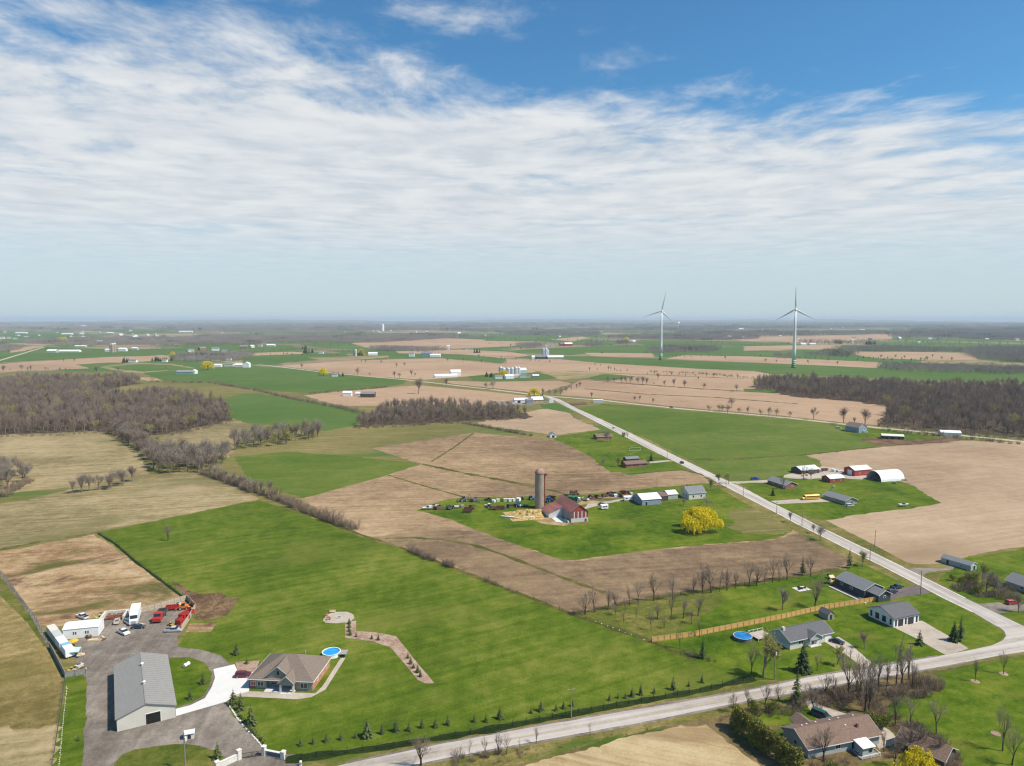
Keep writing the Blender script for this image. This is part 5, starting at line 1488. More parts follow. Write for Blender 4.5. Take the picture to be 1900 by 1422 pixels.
sh = MB()
for k in range(14):
    a, b = arc[k], arc[k + 1]
    for s, d in ((1, 0.0), (-1, 0.08)):
        pass
    ao, bo = (a[0] * 1.012, a[1] * 1.012), (b[0] * 1.012, b[1] * 1.012)
    sh.hexa([(-10, a[0], a[1]), (10, a[0], a[1]), (10, b[0], b[1]), (-10, b[0], b[1]), (-10, ao[0], ao[1]), (10, ao[0], ao[1]), (10, bo[0], bo[1]), (-10, bo[0], bo[1])])
sh.build('cover', WHITE, q)
MB().poly([(9.9, y, z) for y, z in arc] + []).build('end_wall', WHITE, q)
for xx in (-9.9, -3.3, 3.3):
    hb_ = MB()
    for k in range(14):
        hb_.tube((xx, arc[k][0] * .985, arc[k][1] * .985), (xx, arc[k + 1][0] * .985, arc[k + 1][1] * .985), .06, .06, 4)
    hb_.build('hoop', STEEL, q)
MB().box(-8.5, -2.5, -4.5, 3.5, 0, 2.4).build('stored_load', DARKWOOD, q)
# farmstead with the silo
ANG = 18.0
Bq = thing('barn', 'rust red roofed old barn with a striped gable end beside the silo', 'barn', (33.6, 389.5), R(ANG))
pr = [(-5, 0), (5, 0), (5, 5.6), (0, 9.4), (-5, 5.6)]
MB().prism(pr, -10.5, 13.5, 'y').build('wall', GREYWOOD, Bq)
MB().box(-5.05, 5.05, -10.58, -10.5, 0, 2.2).build('stone_base', CONC, Bq)
for k in range(18):
    x = -4.85 + k * 0.57
    zt = 5.55 + (5 - abs(x)) * 0.76 - 0.25
    MB().box(x - 0.2, x + 0.2, -10.58, -10.5, 2.2, min(zt, 5.9)).build('board', (BARNRED, WHITE)[1 if k % 4 == 3 else 0], Bq)
MB().prism([(-5, 5.9), (5, 5.9), (0, 9.35)], -10.56, -10.5, 'y').build('gable_boards', BARNRED, Bq)
rf = MB()
for s in (-1, 1):
    e_ = s * 5.5
    rf.prism([(0, 9.45), (e_, 5.27), (e_, 5.42), (0, 9.6)], -11.0, 14.0, 'y')
rf.build('roof', RUSTROOF, Bq)
# side wing carried down from the main slope
MB().prism([(-13.2, 0), (-5.02, 0), (-5.02, 5.5), (-13.2, 2.6)], 2.0, 13.4, 'y').build('wing_wall', PALEMETAL, Bq)
MB().prism([(-13.9, 2.45), (-4.6, 5.85), (-4.6, 6.0), (-13.9, 2.6)], 1.6, 13.9, 'y').build('wing_roof', RUSTROOF, Bq)
for k in range(13):
    x = -13.0 + k * 0.62
    MB().box(x, x + 0.08, 1.93, 2.0, 0.0, 2.5 + (x + 13.2) * 0.35).build('board', STEEL, Bq)
MB().box(3.0, 4.2, -10.64, -10.58, 0.0, 1.6).build('door', DARKWOOD, Bq)
MB().box(-6.9, -6.0, -10.5, -5.5, 0, 1.0).build('ramp_wall', CONC, Bq)
S = thing('silo', 'tall ribbed concrete silo with a rusty dome beside the barn', 'silo', (16.2, 408.6), 0)
MB().lathe([(2.75, 0), (2.75, 20.5)], 28).build('shaft', mat('silo_concrete', (0.36, 0.29, 0.22), 0.9, 0, 0.18, 0.5, streak=(1, 1, .3)), S)
for k in range(27):
    z = 0.6 + k * 0.74
    MB().lathe([(2.75, 0), (2.82, 0.02), (2.82, 0.10), (2.75, 0.12)], 28, (0, 0, z)).build('hoop', mat('silo_hoop', (0.30, 0.27, 0.23), 0.7), S)
MB().lathe([(2.9, 20.5), (2.85, 21.0), (2.5, 22.0), (1.8, 22.9), (0.9, 23.4), (0.1, 23.55)], 24).build('dome', mat('rusty_dome', (0.34, 0.20, 0.16), 0.7, 0, 0.3, 0.8), S, True)
MB().tube((2.75, -0.9, 0.4), (2.75, -0.9, 20.6), 0.48, 0.48, 8).build('chute', mat('rust_chute', (0.25, 0.07, 0.04), 0.8, 0, .25, .7), S)
MB().box(2.6, 4.0, -1.5, -0.3, 19.4, 20.7).build('chute_head', mat('rust_chute', (0, 0, 0)), S)
gable('machine_shed', 'pale blue metal roofed shed in the farmstead row', 'shed', (81.5, 421.5), 16, 12.5, 13, 3.4, 2.2, BLUESIDE, PALEMETAL, 0.3, [('S', -3.5, 0, 1.4, 2.2, 'open')], trim=None)
gable('old_shed', 'dark brown old shed between two pale farm sheds', 'shed', (90.8, 428.5), 16, 7.0, 8.0, 2.8, 1.6, DARKWOOD, mat('brown_rust_roof', (0.16, 0.10, 0.09), .8, 0, .3, .8), 0.2, [], trim=None)
gable('small_shed', 'small white roofed shed left of the farmhouse', 'shed', (98.0, 433.0), 16, 6.6, 8.0, 3.0, 1.6, SAGE, PALEMETAL, 0.25, [('S', 0, 0.8, 0.8, 0.8, 'win')], trim=WHITE)
gable('farmhouse', 'white farmhouse with a grey hipped gable by the main road', 'house', (112.6, 434.0), 16, 11.5, 10.0, 4.0, 3.0, OFFWHITE, GREYROOF, 0.4, [('S', 2.8, 1.1, 1.2, 1.5, 'win'), ('S', -2.6, 1.1, 1.2, 1.5, 'win'), ('W', -1.5, 1.2, 1.0, 1.5, 'win'), ('W', 1.8, 1.2, 1.0, 1.5, 'win')], chimney=(-3.5, 1.0, 0.8, 1.2, REDBRICK))
for (u, v, lb, sz) in ((1167, 929, 'white caravan in the farmstead row left of the blue shed', 7.0), (1121, 945, 'small white cabin on the grass right of the barn', 4.2)):
    q = thing('trailer', lb, 'trailer', G(u, v), R(14))
    MB().prism([(-1.3, .5), (1.3, .5), (1.3, 2.5), (1.1, 2.8), (-1.1, 2.8), (-1.3, 2.5)], -sz / 2, sz / 2).build('body', WHITE, q)
    for s in (-1, 1):
        MB().tube((0, s * 1.2, .4), (0, s * 1.35, .4), .4, .4, 10).build('wheel', BLACK, q)
    MB().box(-sz / 2 + .8, -sz / 2 + 2.0, -1.34, -1.3, 1.5, 2.1).build('window', GL_, q)
    MB().box(sz / 2 - 1.9, sz / 2 - .8, -1.34, -1.3, 1.5, 2.1).build('window', GL_, q)
# roadside houses below the bend
gable('brown_house', 'brown low house with a dark roof beside the main road', 'house', (92.0, 528.0), 18, 17.5, 9.0, 2.7, 1.5, REDBRICK, REDBROWNROOF, 0.5, [('S', -4, 1, 1.6, 1.1, 'win'), ('S', 3, 1, 1.8, 1.1, 'win')], trim=REDBROWNROOF)
gable('small_barn', 'dark shed behind the brown roadside house', 'shed', (93.0, 547.0), 18, 11, 6, 2.4, 1.2, DARKWOOD, GREYROOF, 0.3, [], trim=None)
gable('red_house', 'dark red house hidden by bare trees below the bend', 'house', G(1118, 814), 18, 15, 9.0, 2.8, 1.9, REDBRICK, REDBROWNROOF, 0.5, [('S', -3, 1, 1.5, 1.2, 'win')])
gable('white_shed', 'small white gabled shed at the left end of the roadside lawn', 'shed', G(1025, 811), 100, 7, 6, 2.6, 1.8, WHITE, GREYROOF, 0.3, [('W', 0, 0, 2.4, 2.1, 'open')])
# far side of the big green field
gable('tall_house', 'tall blue-grey gabled house by the far road', 'house', G(1588, 801), 118, 15, 12, 5.4, 3.4, BLUESIDE, BROWNROOF, 0.4, [('E', -2, 3.2, 1.2, 1.4, 'win'), ('W', 2, 3.2, 1.2, 1.4, 'win'), ('N', 2, 1.2, 1.6, 1.4, 'win')])
gable('open_shed', 'low dark open shed with a cream roof near the far road', 'shed', G(1655, 814), -18, 18, 8, 3.0, 1.2, DARKWOOD, mat('cream_roof', (0.66, 0.63, 0.52), .6), 0.5, [('S', -5, 0, 3.2, 2.2, 'open'), ('S', 0, 0, 3.2, 2.2, 'open'), ('S', 5, 0, 3.2, 2.2, 'open')], trim=None)
gable('white_barn', 'long white shed beside the far road before the wood', 'shed', G(1762, 809), -16, 17, 9, 3.6, 1.6, WHITE, WHITE, 0.2, [('E', 0, 0.5, 1.0, 1.6, 'dwin')], trim=None)
gable('white_box_shed', 'small white and blue box shed beside the far bend', 'shed', G(1110, 747), -8, 13, 7, 3.4, 0.6, WHITE, PALEMETAL, 0.1, [('W', 0, 0, 3.0, 2.6, 'gdoor')], trim=None)
# left compound: sheds and container row
gable('white_shed', 'white metal shed with dark window pairs at the left yard corner', 'shed', (-150.5, 241.0), 15, 11.0, 6.8, 3.4, 0.9, WHITE, WHITE, 0.15, [('S', -2.2, 1.4, 0.35, 0.9, 'dwin'), ('S', -1.5, 1.4, 0.35, 0.9, 'dwin'), ('S', 1.6, 1.4, 0.35, 0.9, 'dwin'), ('S', 2.3, 1.4, 0.35, 0.9, 'dwin')], trim=None)
CRG = mat('container_grey', (0.46, 0.48, 0.45), .6, 0, .1, .8)
CA = G(97, 1177)
CB = G(124, 1213)
CD = (CB - CA).normalized()
for i, (mt, lb) in enumerate(((OFFWHITE, 'cream shipping container behind the white yard shed'), (CRG, 'grey-green shipping container, middle of the yard row'), (WHITE, 'white ended shipping container at the front of the yard row'))):
    cl_ = CA + CD * (6.35 * i + 1.0)
    q = thing('container', lb, 'container', cl_, math.atan2(-CD.y, -CD.x))
    MB().box(-3.1, 3.1, -1.25, 1.25, 0.12, 2.75).build('body', mt, q)
    for k in range(11):
        x = -2.9 + k * .58
        for s in (-1, 1):
            MB().box(x - .08, x + .08, s * 1.25 if s > 0 else -1.29, 1.29 if s > 0 else -1.25, .25, 2.62).build('rib', mt, q)
    for yy in (-0.62, 0.62):
        dd = MB().box(-3.15, -3.1, yy - .58, yy + .58, .2, 2.65).build('door', mt, q)
        MB().tube((-3.18, yy * .6, .25), (-3.18, yy * .6, 2.6), .03, .03, 5).build('lock_rod', STEEL, dd)
q = thing('cube_van', 'white cube van body parked by the left fence', 'van body', CA + CD * 21.5, math.atan2(-CD.y, -CD.x))
MB().box(-3.4, 3.4, -1.3, 1.3, .6, 3.1).build('body', WHITE, q)
MB().box(1.0, 3.2, -1.32, 1.32, 3.1, 3.14).build('tarp', mat('blue_tarp', (0.18, 0.42, 0.70), .6), q)
for x in (-2.3, 2.2):
    for s in (-1, 1):
        MB().tube((x, s * 1.0, .45), (x, s * 1.28, .45), .45, .45, 12).build('wheel', BLACK, q)
# small outbuildings
o = gable('garden_shed', 'little grey barn-shaped garden shed beside the orange fence', 'shed', G(1533, 1146), 25 + 90, 4.2, 3.0, 2.0, 1.3, GREYWOOD, CHARROOF, 0.2, [('W', 0, 0, 1.2, 1.8, 'door')], trim=None)
gable('pump_house', 'small pale pump house on the lawn beside the gravel drive', 'shed', G(352, 1369), 20, 2.2, 1.8, 1.6, 0.4, OFFWHITE, PALEMETAL, 0.2, [('S', 0, 0.2, 0.8, 1.6, 'door')], trim=None)
# playhouse
q = thing('playhouse', 'wooden playhouse tower with a small roof at the garden fence', 'playhouse', G(1541, 1083), R(20))
for sx in (-1, 1):
    for sy in (-1, 1):
        MB().box(sx * .9 - .07, sx * .9 + .07, sy * .9 - .07, sy * .9 + .07, 0, 2.9).build('post', CEDARWOOD, q)
MB().box(-1, 1, -1, 1, 1.2, 1.32).build('deck', PALEWOOD, q)
MB().prism([(-1.2, 2.8), (1.2, 2.8), (0, 3.7)], -1.2, 1.2).build('roof', PALEWOOD, q)
MB().hexa([(-.3, -2.9, 0), (.3, -2.9, 0), (.3, -1, 1.2), (-.3, -1, 1.2), (-.3, -2.9, .1), (.3, -2.9, .1), (.3, -1, 1.3), (-.3, -1, 1.3)]).build('slide', mat('slide_red', (0.4, 0.08, 0.06), .5), q)
# crossroads farm at the far bend and the larger distant farms
gable('tan_house', 'tan gabled building with a white roof by the far bend', 'house', G(996, 748), 10, 15, 11, 5.0, 3.5, mat('tan_siding', (0.56, 0.38, 0.20), .8), PALEMETAL, .4, [('S', -3, 1.5, 1.4, 1.5, 'win'), ('S', 3, 1.5, 1.4, 1.5, 'win')])
gable('farm_shed', 'white shed left of the tan building by the far bend', 'shed', G(966, 747), 10, 18, 10, 4.0, 2.0, WHITE, PALEMETAL, .3, [('S', -3, 0, 4, 3, 'open')], trim=None)
gable('farm_shed', 'blue-grey shed touching the tan building by the far bend', 'shed', G(982, 749), 10, 9, 9, 4.5, 2.0, BLUESIDE, GREYROOF, .3, [], trim=None)
q = thing('sign_board', 'square white board on posts beside the far bend', 'sign', G(1023, 750), R(8))
MB().box(-3, 3, -.1, .1, 1.2, 6.2).build('board', WHITE, q)
for x in (-2.5, 2.5):
    MB().box(x - .12, x + .12, .1, .34, 0, 6.0).build('post', GREYWOOD, q)
# ------------------------------------------------------------------ vehicles
def paint(n, c):
    return mat('paint_' + n, c, 0.3, 0, 0.05, 0.5, 0.5)


P_WHITE, P_SILVER, P_NAVY, P_BLACK = paint('white', (.74, .74, .73)), paint('silver', (.50, .51, .52)), paint('navy', (.03, .045, .08)), paint('black', (.022, .024, .028))
P_MAROON, P_RED, P_BLUE, P_GREEN, P_TEALC = paint('maroon', (.14, .012, .02)), paint('red', (.42, .03, .025)), paint('blue', (.02, .06, .32)), paint('green', (.02, .16, .07)), paint('deep_green', (.02, .07, .07))
P_YELLOW, P_ORANGE, P_LIME, P_BUS = paint('yellow', (.62, .40, .03)), paint('orange', (.62, .18, .03)), paint('lime', (.55, .60, .04)), paint('bus_yellow', (.72, .40, .03))
TYRE = mat('tyre_rubber', (.02, .02, .02), .9)
LAMP = mat('lamp_lens', (.7, .7, .66), .2)
TAIL = mat('tail_lens', (.35, .01, .01), .3)
RUST = mat('rusty_iron', (.16, .075, .045), .85, 0, .35, 1.2)
OLDGREY = mat('old_grey_iron', (.13, .13, .13), .8, 0, .3, 1.2)


def wheels(o, xs, w, r, wd=.24, m=TYRE):
    for x in xs:
        for s in (-1, 1):
            y0, y1 = s * (w / 2 - wd), s * (w / 2)
            t = MB().tube((x, y0, r), (x, y1, r), r, r, 14).build('wheel', m, o)
            MB().tube((x, y1, r), (x, y1 + s * .02, r), r * .55, r * .5, 10).build('rim', STEEL, t)


def car(label, loc, ang, m, kind='car', group=None, name=None):
    o = thing(name or {'car': 'parked_car', 'suv': 'sport_utility_car', 'pickup': 'pickup_truck', 'van': 'van'}[kind], label, {'pickup': 'truck', 'van': 'van'}.get(kind, 'car'), loc, R(ang), group)
    L, wd, hb, ht = {'car': (4.7, 1.8, .92, 1.45), 'suv': (4.8, 1.9, 1.08, 1.78), 'pickup': (5.7, 2.0, 1.08, 1.85), 'van': (5.3, 2.0, 1.1, 2.0)}[kind]
    h = L / 2
    prof = {'car': [(-h, .35), (h, .35), (h, .62), (h - .25, .78), (h - 1.25, hb), (-h + .75, hb), (-h + .05, .86)],
            'suv': [(-h, .38), (h, .38), (h, .8), (h - .2, .98), (h - 1.15, hb + .03), (-h + .05, hb + .03)],
            'pickup': [(-h, .42), (h, .42), (h, .9), (h - .2, 1.05), (h - 1.4, hb + .05), (-h, hb + .0)],
            'van': [(-h, .38), (h, .38), (h, .8), (h - .3, 1.0), (h - .95, hb + .05), (-h, hb + .05)]}[kind]
    b = MB()
    b.prism([(x, z) for x, z in prof], -wd / 2, wd / 2, 'y')
    b.build('body', m, o)
    c0, c1, t0, t1 = {'car': (-h + .55, h - 1.2, -h + 1.15, h - 2.05), 'suv': (-h + .05, h - 1.1, -h + .3, h - 1.85), 'pickup': (-h + 2.0, h - 1.35, -h + 2.2, h - 2.1), 'van': (-h + .02, h - .9, -h + .2, h - 1.75)}[kind]
    y0, y1 = wd / 2 - .04, wd / 2 - .24
    MB().hexa([(c0, -y0, hb), (c1, -y0, hb), (c1, y0, hb), (c0, y0, hb), (t0, -y1, ht - .06), (t1, -y1, ht - .06), (t1, y1, ht - .06), (t0, y1, ht - .06)]).build('cabin_glass', GL_, o)
    MB().hexa([(t0 - .06, -y1 - .02, ht - .08), (t1 + .06, -y1 - .02, ht - .08), (t1 + .06, y1 + .02, ht - .08), (t0 - .06, y1 + .02, ht - .08), (t0 + .06, -y1 + .08, ht), (t1 - .1, -y1 + .08, ht), (t1 - .1, y1 - .08, ht), (t0 + .06, y1 - .08, ht)]).build('roof', m, o)
    if kind == 'pickup':
        MB().box(-h + .1, -h + 1.85, -wd / 2 + .15, wd / 2 - .15, hb + .0, hb + .03).build('bed', BLACK, o)
        for s in (-1, 1):
            MB().box(-h, -h + 2.0, s * (wd / 2) - (.12 if s > 0 else 0), s * (wd / 2) + (0 if s > 0 else .12), hb - .02, hb + .25).build('bed_side', m, o)
    wheels(o, (-h + .9, h - .95), wd + .04, .35)
    for s in (-1, 1):
        MB().box(h - .03, h + .02, s * wd * .36 - .2, s * wd * .36 + .2, .62, .78).build('headlight', LAMP, o)
        MB().box(-h - .02, -h + .03, s * wd * .4 - .12, s * wd * .4 + .12, .7, .95).build('tail_light', TAIL, o)
    return o


car('white pickup truck parked at the front of the gravel yard', G(229, 1176), -35, P_WHITE, 'pickup')
car('white sport utility car beside the white semi truck', G(241, 1158), -38, P_WHITE, 'suv')
car('dark navy car in front of the white semi truck', G(257, 1166), 8, P_NAVY, 'car')
car('long silver car at the corner of the yard fence', G(322, 1172), 5, P_SILVER, 'pickup')
car('maroon car on the white concrete drive', G(451, 1256), 5, P_MAROON, 'suv')
car('black car on the drive of the grey bungalow', G(1553, 1193), -42, P_BLACK, 'car')
car('dark navy sport utility car nearer the charcoal house', G(1655, 1101), 22, P_NAVY, 'suv')
car('dark blue-black car farther on the charcoal house drive', G(1664, 1092), 22, P_NAVY, 'pickup')
car('red sport utility car on the drive across the main road', G(1877, 1121), 12, P_RED, 'suv')
car('dark green van on the shaded drive at the lower right', G(1524, 1331), -48, P_TEALC, 'van')
car('black car driving on the main road beside the pasture', G(1265, 860), 96, P_BLACK, 'suv')
car('dark car driving on the main road near the farmhouse', G(1332, 885), 97, P_NAVY, 'car')
car('white car driving on the main road near the bend', G(1139, 795), 99, P_WHITE, 'suv')
car('bright blue pickup on the drive of the brick bungalow', G(1401, 890), 5, P_BLUE, 'pickup')
car('black car on the far road', G(1246, 757), -42, P_BLACK, 'suv')
car('pale green car beside the ranch house', G(1577, 940), 12, paint('pale_green', (.5, .6, .55)), 'suv')
car('white car beside the tall blue-grey house', G(1605, 803), 10, P_WHITE, 'suv')
car('white camper van by the far house drive', G(1556, 796), -30, P_WHITE, 'van')

# school bus
q = thing('school_bus', 'yellow school bus parked beside the ranch house', 'bus', G(1503.5, 927), R(12))
MB().prism([(-1.25, .5), (1.25, .5), (1.25, 2.7), (1.0, 3.0), (-1.0, 3.0), (-1.25, 2.7)], -4.2, 5.6).build('body', P_BUS, q)
MB().prism([(-1.05, .5), (1.05, .5), (1.05, 1.4), (.85, 1.6), (-.85, 1.6), (-1.05, 1.4)], -5.7, -4.2).build('hood', P_BUS, q)
for s in (-1, 1):
    for k in range(9):
        MB().box(-3.4 + k, -2.6 + k, s * 1.25 if s > 0 else -1.28, 1.28 if s > 0 else -1.25, 1.75, 2.4).build('window', GL_, q)
    MB().box(-4.2, 5.5, s * 1.25 if s > 0 else -1.27, 1.27 if s > 0 else -1.25, 1.2, 1.28).build('stripe', BLACK, q)
MB().box(-4.25, -4.2, -1.0, 1.0, 1.7, 2.5).build('windscreen', GL_, q)
wheels(q, (-4.6, 3.2), 2.4, .5, .3)

# semi truck
q = thing('semi_truck', 'tall white semi truck parked in the gravel yard', 'truck', G(251, 1152), R(-68), None, 1.18)
MB().box(-4.6, 1.3, -1.3, 1.3, 1.0, 3.9).build('box', WHITE, q)
MB().prism([(1.5, .7), (4.3, .7), (4.3, 1.7), (3.2, 1.9), (3.0, 3.0), (2.6, 3.5), (1.5, 3.7)], -1.2, 1.2, 'y').build('cab', P_WHITE, q)
MB().hexa([(3.2, -1.0, 1.95), (3.27, -1.0, 1.95), (3.27, 1.0, 1.95), (3.2, 1.0, 1.95), (3.0, -1.0, 2.95), (3.06, -1.0, 2.95), (3.06, 1.0, 2.95), (3.0, 1.0, 2.95)]).build('windscreen', GL_, q)
MB().box(4.3, 4.36, -.6, .6, .8, 1.6).build('grille', STEEL, q)
wheels(q, (-3.8, -2.6, 3.2), 2.4, .5, .3)
# red truck
q = thing('flatbed_truck', 'red truck parked beside the yard fence', 'truck', G(296, 1150), R(-80), None, 1.25)
MB().prism([(0.4, .6), (3.0, .6), (3.0, 1.5), (2.0, 1.7), (1.7, 2.6), (.5, 2.7)], -1.1, 1.1, 'y').build('cab', P_RED, q)
MB().hexa([(1.95, -.95, 1.75), (2.02, -.95, 1.75), (2.02, .95, 1.75), (1.95, .95, 1.75), (1.72, -.9, 2.5), (1.78, -.9, 2.5), (1.78, .9, 2.5), (1.72, .9, 2.5)]).build('windscreen', GL_, q)
MB().box(-4.0, .3, -1.2, 1.2, .9, 1.05).build('bed', DARKWOOD, q)
for (x0, x1, y0, y1) in ((-4, .3, -1.25, -1.15), (-4, .3, 1.15, 1.25), (-4.05, -3.95, -1.2, 1.2), (.22, .32, -1.2, 1.2)):
    MB().box(x0, x1, y0, y1, 1.05, 1.9).build('bed_side', DARKWOOD, q)
wheels(q, (-2.9, 2.1), 2.2, .48, .28)


def machine(kind, label, loc, ang, m, group=None, s=1.0):
    """farm and yard machines in a few kinds"""
    if kind == 'tractor':
        o = thing('tractor', label, 'tractor', loc, R(ang), group, s)
        MB().prism([(-.45, .8), (.45, .8), (.45, 1.5), (.3, 1.65), (-.3, 1.65), (-.45, 1.5)], .2, 2.4).build('hood', m, o)
        MB().hexa([(-1.2, -.8, .9), (.2, -.8, .9), (.2, .8, .9), (-1.2, .8, .9), (-1.1, -.7, 2.5), (.1, -.7, 2.5), (.1, .7, 2.5), (-1.1, .7, 2.5)]).build('cab', GL_, o)
        MB().box(-1.25, .25, -.85, .85, 2.5, 2.62).build('cab_roof', m, o)
        for x, r, w_ in ((-.7, .85, 2.0), (1.9, .5, 1.6)):
            wheels(o, (x,), w_, r, .4)
        MB().tube((1.4, .2, 1.6), (1.4, .2, 2.5), .05, .05, 6).build('exhaust', BLACK, o)
    elif kind == 'wagon':
        o = thing('farm_wagon', label, 'wagon', loc, R(ang), group, s)
        MB().box(-2.5, 2.5, -1.1, 1.1, .8, .95).build('deck', DARKWOOD, o)
        for (x0, x1, y0, y1) in ((-2.5, 2.5, -1.15, -1.1), (-2.5, 2.5, 1.1, 1.15), (-2.55, -2.5, -1.1, 1.1), (2.5, 2.55, -1.1, 1.1)):
            MB().box(x0, x1, y0, y1, .8, 2.0).build('side', m, o)
        wheels(o, (-1.6, 1.6), 2.0, .4)
        MB().tube((2.5, 0, .6), (4.2, 0, .4), .06, .05, 5).build('drawbar', OLDGREY, o)
    elif kind == 'implement':
        o = thing('farm_implement', label, 'implement', loc, R(ang), group, s)
        f = MB()
        for y in (-1.4, 0, 1.4):
            f.tube((-1.8, y, .8), (1.8, y * .4, .8), .07, .07, 5)
        for x in (-1.5, -.3, 1.0):
            f.tube((x, -1.6, .8), (x, 1.6, .8), .07, .07, 5)
        f.build('frame', m, o)
        for k in range(8):
            y = -1.6 + k * .45
            MB().tube((-.9, y - .03, .35), (-.9, y + .03, .35), .36, .36, 10).build('disc', OLDGREY, o)
        wheels(o, (.4,), 3.2, .38)
        MB().tube((1.8, 0, .75), (3.4, 0, .45), .06, .06, 5).build('drawbar', m, o)
    elif kind == 'combine':
        o = thing('combine_harvester', label, 'harvester', loc, R(ang), group, s)
        MB().prism([(-2.8, 1.0), (1.8, 1.0), (2.2, 1.8), (2.0, 3.0), (-2.0, 3.2), (-2.9, 2.4)], -1.3, 1.3, 'y').build('body', m, o)
        MB().hexa([(1.9, -.8, 2.0), (3.1, -.8, 2.0), (3.1, .8, 2.0), (1.9, .8, 2.0), (1.9, -.8, 3.4), (2.9, -.8, 3.4), (2.9, .8, 3.4), (1.9, .8, 3.4)]).build('cab', GL_, o)
        MB().box(1.8, 3.1, -.9, .9, 3.4, 3.5).build('cab_roof', m, o)
        MB().box(3.4, 4.2, -2.4, 2.4, .3, 1.1).build('header', m, o)
        MB().tube((0, 1.2, 3.2), (-3.2, 1.5, 3.7), .16, .16, 8).build('unloading_tube', m, o)
        wheels(o, (1.6,), 2.9, .85, .5)
        wheels(o, (-2.0,), 2.4, .5, .3)
    elif kind == 'loader':
        o = thing('loader', label, 'loader', loc, R(ang), group, s)
        MB().prism([(-2.0, .7), (1.2, .7), (1.2, 1.5), (-.6, 1.6), (-2.0, 1.5)], -.8, .8, 'y').build('body', m, o)
        MB().hexa([(-.6, -.7, 1.6), (.7, -.7, 1.6), (.7, .7, 1.6), (-.6, .7, 1.6), (-.5, -.6, 2.6), (.5, -.6, 2.6), (.5, .6, 2.6), (-.5, .6, 2.6)]).build('cab', GL_, o)
        MB().box(-.6, .6, -.7, .7, 2.6, 2.7).build('cab_roof', m, o)
        for s_ in (-1, 1):
            MB().tube((.4, s_ * .75, 1.5), (2.5, s_ * .75, .9), .1, .09, 6).build('lift_arm', m, o)
        MB().prism([(2.4, .2), (3.2, .15), (3.1, .3), (2.6, .9), (2.4, .9)], -1.1, 1.1, 'y').build('bucket', OLDGREY, o)
        MB().tube((-1.8, 0, 1.4), (-3.0, 0, 3.2), .12, .1, 6).build('boom', m, o)
        MB().tube((-3.0, 0, 3.2), (-4.0, 0, 1.2), .1, .08, 6).build('dipper_arm', m, o)
        wheels(o, (-1.3, 1.0), 1.9, .6, .35)
    elif kind == 'tank':
        o = thing('farm_tank', label, 'tank', loc, R(ang), group, s)
        MB().tube((-1.4, 0, 1.1), (1.4, 0, 1.1), .8, .8, 16).build('shell', m, o)
        for x in (-.9, .9):
            MB().box(x - .1, x + .1, -.7, .7, 0, .5).build('saddle', OLDGREY, o)
        MB().tube((0, 0, 1.85), (0, 0, 2.0), .2, .2, 10).build('hatch', OLDGREY, o)
    elif kind == 'crate':
        o = thing('storage_crate', label, 'crate', loc, R(ang), group, s)
        MB().box(-1.1, 1.1, -1.1, 1.1, .1, 1.8).build('box', m, o)
        for k in range(3):
            MB().box(-1.15, 1.15, -1.16, 1.16, .25 + k * .6, .4 + k * .6).build('slat', m, o)
        MB().box(-1.2, 1.2, -1.2, 1.2, 1.8, 1.9).build('lid', m, o)
    elif kind == 'boat':
        o = thing('boat', label, 'boat', loc, R(ang), group, s)
        MB().hexa([(-2.6, -.6, .5), (1.6, -.6, .5), (1.6, .6, .5), (-2.6, .6, .5), (-2.8, -1.1, 1.5), (2.2, -1.1, 1.5), (2.2, 1.1, 1.5), (-2.8, 1.1, 1.5)]).build('hull', m, o)
        MB().hexa([(1.6, -.6, .5), (1.7, -.6, .5), (1.7, .6, .5), (1.6, .6, .5), (2.2, -1.1, 1.5), (3.6, -.1, 1.6), (3.6, .1, 1.6), (2.2, 1.1, 1.5)]).build('bow', m, o)
        MB().box(-.3, .9, -.7, .7, 1.5, 2.2).build('cuddy', GL_, o)
        wheels(o, (-.8,), 2.0, .32)
    return o


# machinery of the fenced yard
machine('loader', 'orange loader in the corner of the fenced yard', G(340, 1131), 200, P_ORANGE)
machine('loader', 'orange digger beside the orange loader in the yard corner', G(351, 1136), 230, P_ORANGE, s=.8)
machine('wagon', 'red and blue skip beside the right yard fence', G(346, 1146), 75, P_RED, s=1.1)
machine('wagon', 'bright red trailer below the red and blue skip', G(339, 1156), 75, P_RED, s=1.0)
machine('implement', 'red machine frame at the foot of the right yard fence', G(332, 1165), 70, P_RED, s=1.0)
machine('loader', 'small yellow loader among the red machines', G(317, 1162), 150, P_YELLOW, s=.55)
machine('wagon', 'long red skip against the back yard fence', G(320, 1132), 14, P_RED, s=.9)
machine('loader', 'lime yellow skid loader by the brick bay', G(186, 1150), 20, P_LIME, s=.7)
machine('implement', 'dark machine behind the lime yellow loader', G(190, 1140), 20, OLDGREY, s=.7)
machine('wagon', 'cream trailer in front of the brick bay', G(217, 1157), -70, OFFWHITE, s=.7)
car('white pickup behind the white yard shed', G(153, 1147), 150, P_WHITE, 'pickup')
machine('loader', 'small yellow machine in the fenced corner of the yard', G(133, 1246), 30, P_YELLOW, s=.5)
machine('tank', 'white tank on its pad on the lawn island', G(346, 1238), 70, P_WHITE, s=.75)
